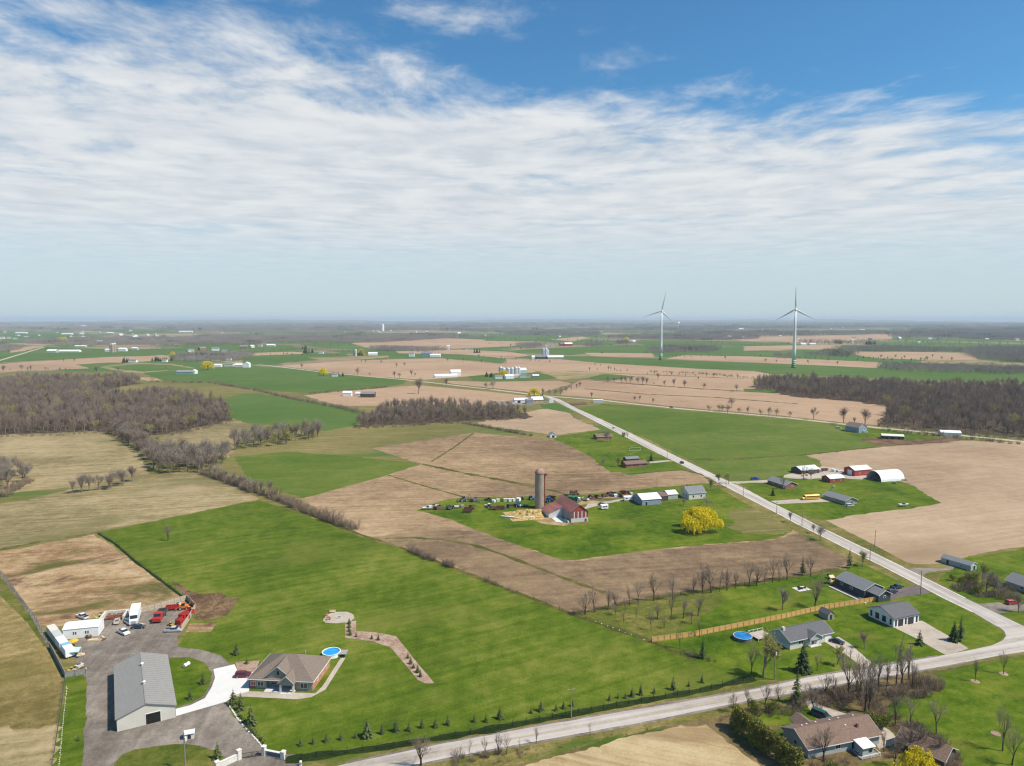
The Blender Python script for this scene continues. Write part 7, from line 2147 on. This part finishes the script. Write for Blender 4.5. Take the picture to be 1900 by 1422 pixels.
def turbine(label, loc, hub, blade_l, yaw, ang0):
    o = thing('wind_turbine', label, 'wind turbine', loc)
    MB().lathe([(4.2, 18), (3.6, 40), (2.6, hub * .7), (1.7, hub - 2)], 28).build('tower', TW, o, True)
    for k in range(4):
        z0, z1 = k * 4.5, (k + 1) * 4.5
        MB().lathe([(5.0 - .2 * k if k else 5.4, z0), (4.8 - .2 * k, z1)], 28).build('green_band', TG[k], o, True)
    M = Matrix.Rotation(yaw, 4, 'Z')
    nz = MB().lathe([(.6, -6.5), (2.4, -5), (3.0, -1), (2.8, 2), (1.9, 4.0), (.4, 5.0)], 18)
    T = Matrix.Translation((0, 0, hub)) @ M @ Matrix.Rotation(R(90), 4, 'X')
    nz.v = [tuple(T @ Vector(p)) for p in nz.v]
    na = nz.build('nacelle', TW, o, True)
    hb2 = MB().lathe([(1.9, 0), (1.7, 1.6), (.9, 2.6), (.1, 3.0)], 14)
    T2 = Matrix.Translation((0, 0, hub)) @ M @ Matrix.Translation((0, -3.6, 0)) @ Matrix.Rotation(R(90), 4, 'X')
    hb2.v = [tuple(T2 @ Vector(p)) for p in hb2.v]
    hb2.build('hub', TW, o, True)
    for k in range(3):
        bl = MB()
        secs = [(1.0, .9, .9), (5, 1.3, .8), (9, 2.3, .55), (18, 1.8, .4), (32, 1.1, .25), (45, .6, .14), (blade_l, .12, .05)]
        n = 8
        for z, ch, th in secs:
            for j in range(n):
                t = 2 * math.pi * j / n
                bl.v.append((ch * math.cos(t) + ch * .25, th * math.sin(t), z))
        for i in range(len(secs) - 1):
            for j in range(n):
                j2 = (j + 1) % n
                bl.f.append((i * n + j, i * n + j2, (i + 1) * n + j2, (i + 1) * n + j))
        T3 = Matrix.Translation((0, 0, hub)) @ M @ Matrix.Translation((0, -4.9, 0)) @ Matrix.Rotation(ang0 + k * 2 * math.pi / 3, 4, 'Y')
        bl.v = [tuple(T3 @ Vector(p)) for p in bl.v]
        bl.build('blade', TW, o, True)
    return o


turbine('white wind turbine with a green foot, right and nearer of the two', G(1472.5, 683), 133, 55, R(-24), R(-1))
turbine('white wind turbine farther off, left of the two', G(1226, 668.5), 133, 55, R(-14), R(12))
# ------------------------------------------------------------------ distant farms, houses and woods
fr = random.Random(77)
GRAIN = mat('galvanised_bin', (.52, .54, .56), .45, .2, .1, .3)


def far_silo(u, v, r, h, label, m, group=None):
    o = thing('silo', label, 'silo', G(u, v), 0, group)
    MB().lathe([(r, 0), (r, h)], 14).build('shaft', m, o)
    MB().lathe([(r * 1.03, h), (r * .8, h + r * .5), (.2, h + r * .8)], 14).build('dome', GRAIN, o)


CONCS = MATS['silo_concrete']
for u, v, h in ((206.5, 654, 26), (209, 654, 27), (213, 653.5, 28)):
    far_silo(u, v, 5.0, h, 'concrete silo in the distant pair on the left plain', CONCS, 'silos on the left plain')
for u, v, h in ((1008.5, 665.5, 26), (1013, 665.5, 28), (1016, 665, 22)):
    far_silo(u, v, 4.2, h, 'grey tower silo of the farm in the middle distance', GRAIN, 'silos in the middle distance')
for u, v, h in ((934, 699, 15), (943, 699, 15), (950, 698.5, 15), (957, 698, 16), (962, 697, 15), (929, 697, 15)):
    far_silo(u, v, 4.0, h, 'blue-grey grain bin of the farm behind the far road', GRAIN, 'grain bins behind the far road')
far_silo(660, 661, 4, 18, 'small pale silo far behind the white barns', GRAIN)
far_silo(710, 615, 14, 60, 'pale round tower standing on the far plain', WHITE)
q = thing('water_tower', 'pale water tower on the far plain right of the left turbine', 'water tower', G(1258.5, 611))
MB().lathe([(7, 0), (5, 20), (5, 55)], 14).build('stem', WHITE, q)
MB().lathe([(6, 55), (16, 64), (17, 72), (12, 80), (2, 84)], 18).build('bowl', WHITE, q, True)


def fbarn(u, v, L, W_, h, label, wm, rm, ang=None, group=None, cat='barn', rise=None):
    return gable('farm_building', label, cat, G(u, v), fr.choice((-42, 48)) if ang is None else ang, L, W_, h, rise or W_ * .25, wm, rm, .3, [], trim=None, group=group)


SPEC = [
    (827, 700, 58, 16, 4.5, 'long white barn behind the far road', WHITE, WHITE, 14), (845, 697, 20, 14, 8, 'taller white block on the long white barn', WHITE, WHITE, 14),
    (944, 703, 16, 12, 5, 'bright white house left of the grain bins', WHITE, PALEMETAL, 20), (925, 703, 14, 10, 4, 'low white house left of the yellow willow', WHITE, GREYROOF, 10),
    (965, 693, 24, 16, 7, 'pale green shed behind the grain bins', mat('pale_green_shed', (.40, .56, .50), .6), WHITE, 16), (970, 701, 12, 9, 4, 'white house right of the grain bins', WHITE, GREYROOF, 0), (980, 701, 10, 8, 4, 'cream cottage right of the grain bins', OFFWHITE, BROWNROOF, 0), (994, 701, 12, 9, 4, 'grey shed at the end of the grain bin farm', GREYWOOD, PALEMETAL, 0), (953, 701, 22, 10, 4, 'pink-brown low barn before the grain bins', OFFWHITE, mat('pink_roof', (.5, .36, .32), .7), 12),
    (990, 666, 12, 12, 6, 'white barn end left of the tower silos', WHITE, WHITE, 10), (1030, 666, 46, 18, 5, 'long grey barn right of the tower silos', GREYWOOD, PALEMETAL, 10), (1040, 665, 16, 12, 5, 'white gable end right of the tower silos', WHITE, WHITE, 100), (1005, 666, 34, 16, 6, 'dark barn under the tower silos', DARKWOOD, GREYROOF, 10),
    (1054, 642, 34, 20, 9, 'dark red barn with a white roof far right of the silos', BARNRED, WHITE, 12), (1044, 642, 24, 18, 9, 'second dark red barn far behind', BARNRED, GREYROOF, 12), (1026, 643, 18, 12, 6, 'cream house left of the red barns', OFFWHITE, GREYROOF, 0), (1014, 642, 14, 10, 6, 'white house left of the red barns', WHITE, GREYROOF, 0),
    (1172, 635, 46, 18, 8, 'white roofed barn behind the left turbine field', WHITE, WHITE, 15), (1164, 635, 20, 14, 6, 'dark house beside the white roofed barn', DARKWOOD, BROWNROOF, 15),
    (345, 694.5, 34, 12, 5, 'blue-green shed in the left green field', mat('teal_shed', (.20, .36, .38), .6), GREYMETAL, 4), (360, 694, 14, 10, 6, 'white gable end on the blue-green shed', WHITE, WHITE, 94),
    (458, 682, 16, 14, 9, 'white round roofed barn on the left', WHITE, WHITE, 94), (445, 681, 22, 12, 5, 'pale shed beside the round roofed barn', OFFWHITE, PALEMETAL, 4), (425, 680, 20, 10, 5, 'cream farmhouse left of the round roofed barn', OFFWHITE, GREYROOF, 4), (405, 681, 16, 10, 4, 'low white shed near the yellow willow', WHITE, PALEMETAL, 4),
    (126, 653.5, 110, 20, 6, 'very long white greenhouse barn on the left plain', WHITE, WHITE, 3), (98, 654.5, 30, 20, 6, 'grey end of the long greenhouse barn', SAGE, PALEMETAL, 3), (203, 653, 24, 14, 7, 'white barn left of the silo pair', WHITE, PALEMETAL, 0), (228, 652, 26, 16, 8, 'white barn right of the silo pair', WHITE, PALEMETAL, 0), (251, 650, 20, 14, 7, 'green shed right of the silo pair', SAGE, PALEMETAL, 0),
    (247, 672.5, 20, 10, 5, 'white house among evergreens on the left plain', WHITE, GREYROOF, 0), (306, 672, 12, 9, 5, 'small white house right of the evergreen row', WHITE, GREYROOF, 0), (424, 669, 16, 10, 5, 'white house beside the left lane', WHITE, GREYROOF, 0),
    (483, 643.5, 16, 12, 6, 'cream house on the plain left of centre', OFFWHITE, GREYROOF, 0), (503, 643, 34, 14, 6, 'cream barn group on the plain left of centre', OFFWHITE, WHITE, 0), (596, 656.5, 14, 10, 5, 'small white house by the lane', WHITE, GREYROOF, 0), (692, 659.5, 28, 14, 6, 'white shed behind the tan field', WHITE, WHITE, 10), (764, 662, 16, 12, 9, 'white tall house among the green strips', WHITE, GREYROOF, 0), (792, 662, 34, 16, 10, 'grey barn cluster in the green strips', BLUESIDE, GREYROOF, 0), (808, 663, 30, 14, 6, 'white low barn in the green strips', WHITE, WHITE, 0),
    (832, 650, 10, 8, 16, 'thin white tower house beyond the stubble', WHITE, WHITE, 0), (870, 649.5, 26, 12, 5, 'pale farm beyond the stubble', OFFWHITE, GREYROOF, 0),
    (622, 699, 12, 9, 5, 'white house with dark trees by the far road', WHITE, GREYROOF, 0), (645, 735, 12, 9, 5, 'white trailer house at the edge of the middle thicket', WHITE, WHITE, 0), (683, 737, 20, 11, 5, 'dark house behind the middle thicket', DARKWOOD, GREYROOF, 0), (667, 735, 10, 8, 4, 'pale shed beside the dark house at the thicket', OFFWHITE, PALEMETAL, 0),
    (1490, 640.5, 24, 14, 6, 'white barn just right of the right turbine', WHITE, WHITE, 0), (1507, 641, 26, 14, 6, 'pale barn farther right of the right turbine', OFFWHITE, PALEMETAL, 0), (1581, 637, 12, 9, 20, 'white grain leg on the right plain', WHITE, WHITE, 0), (1522, 622, 14, 12, 12, 'cream block on the far right plain', OFFWHITE, WHITE, 0), (1530, 622, 14, 12, 12, 'second cream block on the far right plain', OFFWHITE, WHITE, 0), (1600, 614, 60, 30, 10, 'white factory far on the right plain', WHITE, WHITE, 0), (1724, 613, 50, 30, 12, 'bright white hall far on the right plain', WHITE, WHITE, 0), (1725, 630, 24, 14, 7, 'white house at the wood edge on the right plain', WHITE, WHITE, 0), (1705, 637, 12, 10, 9, 'tiny white shed in the right green strip', WHITE, WHITE, 0), (1585, 628, 24, 14, 8, 'pale farm left of the right green strip', OFFWHITE, GREYROOF, 0),
    (1276, 628, 20, 14, 8, 'white farmstead far right of the left turbine', WHITE, WHITE, 0), (1270, 611, 120, 50, 14, 'white factory hall beside the water tower', WHITE, WHITE, 0), (1375, 613, 60, 40, 16, 'white plant far between the turbines', WHITE, WHITE, 0),
    (552, 611.5, 230, 60, 12, 'broad white warehouse far on the left centre', WHITE, WHITE, 0), (640, 602, 260, 80, 24, 'teal roofed complex on the far plain', SAGE, WHITE, 0), (40, 619, 150, 40, 10, 'white warehouse at the far left', WHITE, WHITE, 0), (125, 621, 130, 40, 10, 'second white warehouse at the far left', WHITE, WHITE, 0), (205, 620, 60, 30, 10, 'grey warehouse at the far left', SAGE, PALEMETAL, 0), (345, 617, 190, 50, 10, 'long white hall far left of centre', WHITE, WHITE, 0), (156, 606, 120, 50, 16, 'pale hall near the left horizon', OFFWHITE, WHITE, 0), (186, 637, 30, 20, 10, 'white barn in the far left hamlet', WHITE, WHITE, 0), (165, 637, 60, 20, 8, 'red brown barns in the far left hamlet', mat('pink_roof', (0, 0, 0)), mat('pink_roof', (0, 0, 0)), 0), (150, 644, 60, 14, 6, 'pale row barn in the far left hamlet', OFFWHITE, WHITE, 0), (1590, 596.5, 300, 100, 30, 'white hall near the right horizon', WHITE, WHITE, 0), (1655, 599, 260, 60, 16, 'pale hall near the far right horizon', WHITE, WHITE, 0),
]
for (u, v, L_2, W_2, h, lb, wm, rm, an) in SPEC:
    if v < 640:
        L_2, W_2, h = L_2 * .8, W_2 * .8, h * .8
        rm = PALEMETAL if rm is WHITE else rm
    fbarn(u, v, L_2 * (.75 if L_2 > 50 else 1), W_2 * (.7 if L_2 > 50 else 1), h * (.7 if L_2 > 50 else 1), lb, wm, rm, an)
# scattered houses of the far villages
proto = []
for k, (wm, rm) in enumerate(((WHITE, GREYROOF), (OFFWHITE, BROWNROOF), (REDBRICK, GREYROOF), (OFFWHITE, PALEMETAL), (SAGE, CHARROOF))):
    proto.append(None)
N_H = 0
for (u0, u1, v0, v1, n) in ((0, 330, 614, 632, 34), (330, 640, 616, 634, 18), (640, 1000, 610, 624, 26), (990, 1230, 604, 626, 30), (1230, 1480, 612, 630, 40), (1480, 1900, 608, 632, 26), (0, 1900, 601, 610, 36), (330, 470, 644, 656, 6)):
    for k in range(n):
        t = fr.random()
        p = G(fr.uniform(u0, u1), v0 + (v1 - v0) * t)
        i = fr.randrange(5)
        if proto[i] is None:
            wm, rm = ((WHITE, GREYROOF), (OFFWHITE, BROWNROOF), (REDBRICK, GREYROOF), (OFFWHITE, PALEMETAL), (SAGE, CHARROOF))[i]
            proto[i] = gable('village_house', 'tiny pale house scattered over the far plain', 'house', p, fr.uniform(-50, 50), 16, 11, 5.0, 3.2, wm, rm, .4, [], trim=None, group='houses scattered over the far plain')
        else:
            dup(proto[i], p, fr.uniform(0, 6.28), fr.uniform(.9, 1.7))
# evergreen clumps by the distant farms
for (u0, u1, v, n, h) in ((224, 240, 673, 6, 14), (280, 322, 670, 14, 13), (655, 672, 660, 8, 13), (560, 580, 656, 6, 16), (560, 575, 648, 5, 16), (614, 640, 699, 5, 9), (1548, 1562, 638, 6, 20), (1606, 1624, 640, 8, 18), (900, 915, 700, 6, 10), (880, 890, 655, 5, 14), (1000, 1010, 743, 3, 10)):
    for k in range(n):
        tree('darkspruce0', G(fr.uniform(u0, u1), v + fr.uniform(-1, .6)), h * fr.uniform(.7, 1.2), 'spruce', 'dark evergreen beside a distant farm', 'tree', 'evergreens by distant farms')


# woods of the far plain: clumps of crowns
def clump(seed, size=60.0, n=34, h=14.0, per=44):
    rg = random.Random(seed)
    mb = MB()
    for k in range(n):
        x, y = rg.uniform(-size / 2, size / 2), rg.uniform(-size / 2, size / 2)
        hh = h * rg.uniform(.65, 1.15)
        r = rg.uniform(3.0, 5.0)
        mb.tube((x, y, 0), (x, y, hh * .6), .25, .15, 3, cap=False)
        for j in range(per):
            v = Vector((rg.gauss(0, 1), rg.gauss(0, 1), rg.gauss(0, 1))).normalized()
            p = Vector((x, y, hh * .62)) + Vector((v.x * r, v.y * r, v.z * hh * .38)) * rg.uniform(.55, 1)
            blade(mb, p, (v + Vector((0, 0, .5))).normalized(), rg.uniform(1.0, 2.0), .30, rg)
    return mb


FARTWIG = leafmat('far_woodland_twigs', srgb(160, 148, 138), .35)
FARPINE = leafmat('far_evergreen', srgb(82, 98, 64), .3)
for k in range(3):
    LIB['clump%d' % k] = (clump(200 + k).mesh('clump%d' % k, FARTWIG), None)
LIB['clump3'] = (clump(210, 60, 30, 16, 60).mesh('clump3', FARPINE), None)
FW = [  # distinct distant woods, by outline
    [(0, 640), (30, 645), (20, 652), (-60, 656), (-60, 640)], [(45, 633), (200, 630), (330, 628), (480, 632), (480, 640), (330, 640), (240, 641), (60, 639)],
    [(330, 664), (345, 659), (440, 658), (462, 662), (440, 671), (330, 672)], [(480, 625), (560, 624), (650, 630), (800, 628), (860, 626), (760, 633), (690, 637), (620, 636), (480, 634)],
    [(700, 646), (780, 648), (840, 650), (800, 653), (700, 652)], [(1210, 651), (1240, 645), (1320, 645), (1324, 650), (1310, 654), (1220, 655)], [(1515, 662), (1530, 655), (1574, 655), (1572, 662)],
    [(1450, 662), (1470, 660), (1470, 666), (1455, 666)], [(1798, 653), (1830, 647), (1900, 648), (2100, 650), (2100, 678), (1900, 674), (1830, 669), (1805, 662)],
    [(1626, 687), (1650, 681), (1740, 683), (1830, 684), (1900, 688), (2100, 700), (2100, 706), (1900, 697), (1740, 690)], [(1560, 648), (1620, 646), (1700, 648), (1780, 650), (1790, 653), (1700, 653), (1560, 651)],
    [(1730, 622), (1760, 618), (1900, 618), (2000, 620), (2000, 634), (1900, 632), (1800, 630)], [(1130, 626), (1230, 624), (1400, 620), (1400, 630), (1300, 632), (1180, 630)],
    [(920, 616), (1020, 614), (1120, 618), (1100, 623), (960, 622)], [(970, 641), (1000, 639), (1000, 645), (975, 647)], [(1080, 641), (1110, 638), (1112, 643)],
    [(1140, 638), (1160, 634), (1164, 640)],
]
pts = []
for poly in FW:
    for x, y in fill([poly], 38.0, fr):
        pts.append((x, y, 0, fr.uniform(.75, 1.15), fr.uniform(0, 6.28), fr.choice((0, 1, 2, 2, 1, 0, 3)) if fr.random() < .25 else fr.choice((0, 1, 2))))
scatter('far_wood', 'dark bare woods scattered through the distant fields', 'wood', pts, ['clump0', 'clump1', 'clump2', 'clump3'])
# hedge and tree lines of the plain
FP_ = [[tuple(G(*q)[:2]) for q in poly] for k_, poly in FAR if k_ in 's' and max(q[1] for q in poly) < 650]
pts = []
for ln in ([(83, 644), (200, 640), (330, 636)], [(0, 690), (100, 688), (180, 692), (260, 692)], [(450, 661), (520, 660), (580, 662), (640, 662)], [(690, 651), (780, 656), (900, 664)], [(560, 651), (640, 654), (730, 653)], [(1097, 661), (1216, 656), (1300, 656)], [(1234, 664), (1400, 663), (1530, 669), (1640, 674)], [(1380, 643), (1560, 641), (1620, 640)], [(1380, 651), (1480, 652)], [(930, 651), (1047, 644), (1229, 640)], [(1560, 665), (1640, 668), (1760, 672)], [(900, 640), (1000, 640), (1080, 642)], [(1300, 642), (1400, 641), (1480, 640)], [(1620, 633), (1700, 633), (1900, 638)], [(230, 654), (330, 648), (480, 645)], [(480, 653), (560, 650), (640, 650)], [(1090, 690), (1130, 688), (1180, 695), (1240, 698), (1420, 705)], [(930, 667), (1030, 675), (1120, 681)]):
    P = [G(*p) for p in ln]
    for a, b in zip(P, P[1:]):
        L2 = (b - a).length
        k = int(L2 / 16)
        for j in range(k):
            if noise.noise(Vector((a.x * .01 + j * .11, a.y * .01, 0))) > -.12:
                q = a.lerp(b, (j + fr.random()) / k)
                pts.append((q.x + fr.uniform(-3, 3), q.y + fr.uniform(-3, 3), 0, fr.uniform(.35, .85), fr.uniform(0, 6.28), fr.choice((0, 1, 2, 3))))
for k in range(110):
    v0 = 601.5 + 44 * fr.random() ** 1.6
    u0 = fr.uniform(-60, 1900)
    a, b = G(u0, v0), G(u0 + fr.uniform(50, 240), v0 + fr.uniform(-1.2, 1.2))
    stp = 18 + a.y * .004
    n = min(90, int((b - a).length / stp))
    for j in range(n):
        if noise.noise(Vector((k * 3.1, j * .13, 0))) > -.2:
            q = a.lerp(b, (j + fr.random()) / n)
            if any(inside((q.x, q.y), P_) for P_ in FP_):
                continue
            pts.append((q.x, q.y + fr.uniform(-6, 6), 0, fr.uniform(.55, 1.1) * (1 + a.y * .00003), fr.uniform(0, 6.28), fr.choice((0, 1, 2, 3))))
scatter('tree_line', 'broken lines of bare trees between the distant fields', 'tree line', pts, ['wood0', 'wood1', 'wood2', 'wood3'])
# the wooded plain out to the horizon
pts = []
y = 3300.0
FPOLY = [[tuple(G(*q)[:2]) for q in poly] for k_, poly in FAR if max(q[1] for q in poly) < 662]
while y < 26000:
    st = 46 + y * .0085
    xw = y * .78
    x = -xw
    while x < xw:
        xx, yy = x + fr.uniform(-.4, .4) * st, y + fr.uniform(-.4, .4) * st
        nv = noise.noise(Vector((xx * .0005, yy * .0009, 1.7))) + .5 * noise.noise(Vector((xx * .0014, yy * .003, 5.1))) + .25 * noise.noise(Vector((xx * .006, yy * .008, 9.1)))
        if nv > (.07 if y > 6000 else .12) and not any(inside((xx, yy), P) for P in FPOLY):
            pts.append((xx, yy, 0, (st / 60.0) * fr.uniform(.8, 1.3) if y < 9000 else (st / 60.0) * fr.uniform(.6, .9), fr.uniform(0, 6.28), 3 if fr.random() < .08 else fr.choice((0, 1, 2))))
        x += st
    y += st * 1.25
scatter('far_wood', 'hazy bare woodland covering the plain out to the horizon', 'wood', pts, ['clump0', 'clump1', 'clump2', 'clump3'])
# low rises on the horizon
for i, (x0, x1, yy, hh, lb) in enumerate(((-16000, -3000, 26000, 150, 'low wooded rise on the left horizon'), (-4000, 9000, 30000, 168, 'low blue rise on the middle horizon'), (2500, 19000, 27500, 158, 'low blue rise on the right horizon'))):
    mb = MB()
    n = 60
    for k in range(n + 1):
        t = k / n
        x = x0 + (x1 - x0) * t
        h = hh * (math.sin(math.pi * t) ** .5) * (.72 + .35 * noise.noise(Vector((x * .0006, i * 7.0, 0))) + .12 * noise.noise(Vector((x * .003, i * 3.0, 2))))
        mb.v += [(x, yy - 2600, -2), (x, yy, max(1, h)), (x, yy + 2600, -2)]
    for k in range(n):
        a = k * 3
        mb.f += [(a, a + 3, a + 4, a + 1), (a + 1, a + 4, a + 5, a + 2)]
    tag(mb.build('hills', FARLAND, None, True), lb, 'hills', None, 'structure')
HAZE = 5.2e-5
# ------------------------------------------------------------------ haze in the air
hz_m = bpy.data.materials.new('haze_air')
hz_m.use_nodes = True
ht = NT(hz_m.node_tree)
ht.n.clear()
pv = ht.add('ShaderNodeVolumePrincipled')
pv.inputs['Color'].default_value = (0.76, 0.89, 1.0, 1)
pv.inputs['Density'].default_value = HAZE
pv.inputs['Anisotropy'].default_value = 0.0
ho = ht.add('ShaderNodeOutputMaterial')
ht.l.new(pv.outputs[0], ho.inputs['Volume'])
hb = MB()
hb.box(-75000, 75000, -3500, 62000, -3.5, 198.0)
hz_o = hb.build('haze', hz_m)
tag(hz_o, 'thin pale blue haze filling the air over the plain', 'haze', None, 'stuff')

# ------------------------------------------------------------------ labels: number the members of short rows from left to right
def ordinal(n):
    return '%d%s' % (n, 'th' if 10 <= n % 100 <= 20 else {1: 'st', 2: 'nd', 3: 'rd'}.get(n % 10, 'th'))


by = {}
for o in COL.objects:
    if o.parent is None and o.get('group') and o.get('label'):
        by.setdefault((o['group'], o['label']), []).append(o)
for (gp, lb), L3 in by.items():
    if 2 <= len(L3) <= 50 and gp not in ('bare stand left of the green wedge', 'clump at the left edge', 'houses scattered over the far plain', 'evergreens by distant farms'):
        L3.sort(key=lambda o: o.location.x / max(1.0, o.location.y))
        for i, o in enumerate(L3):
            o['label'] = lb + (', leftmost' if i == 0 else ', rightmost' if i == len(L3) - 1 else ', %s from left' % ordinal(i + 1))
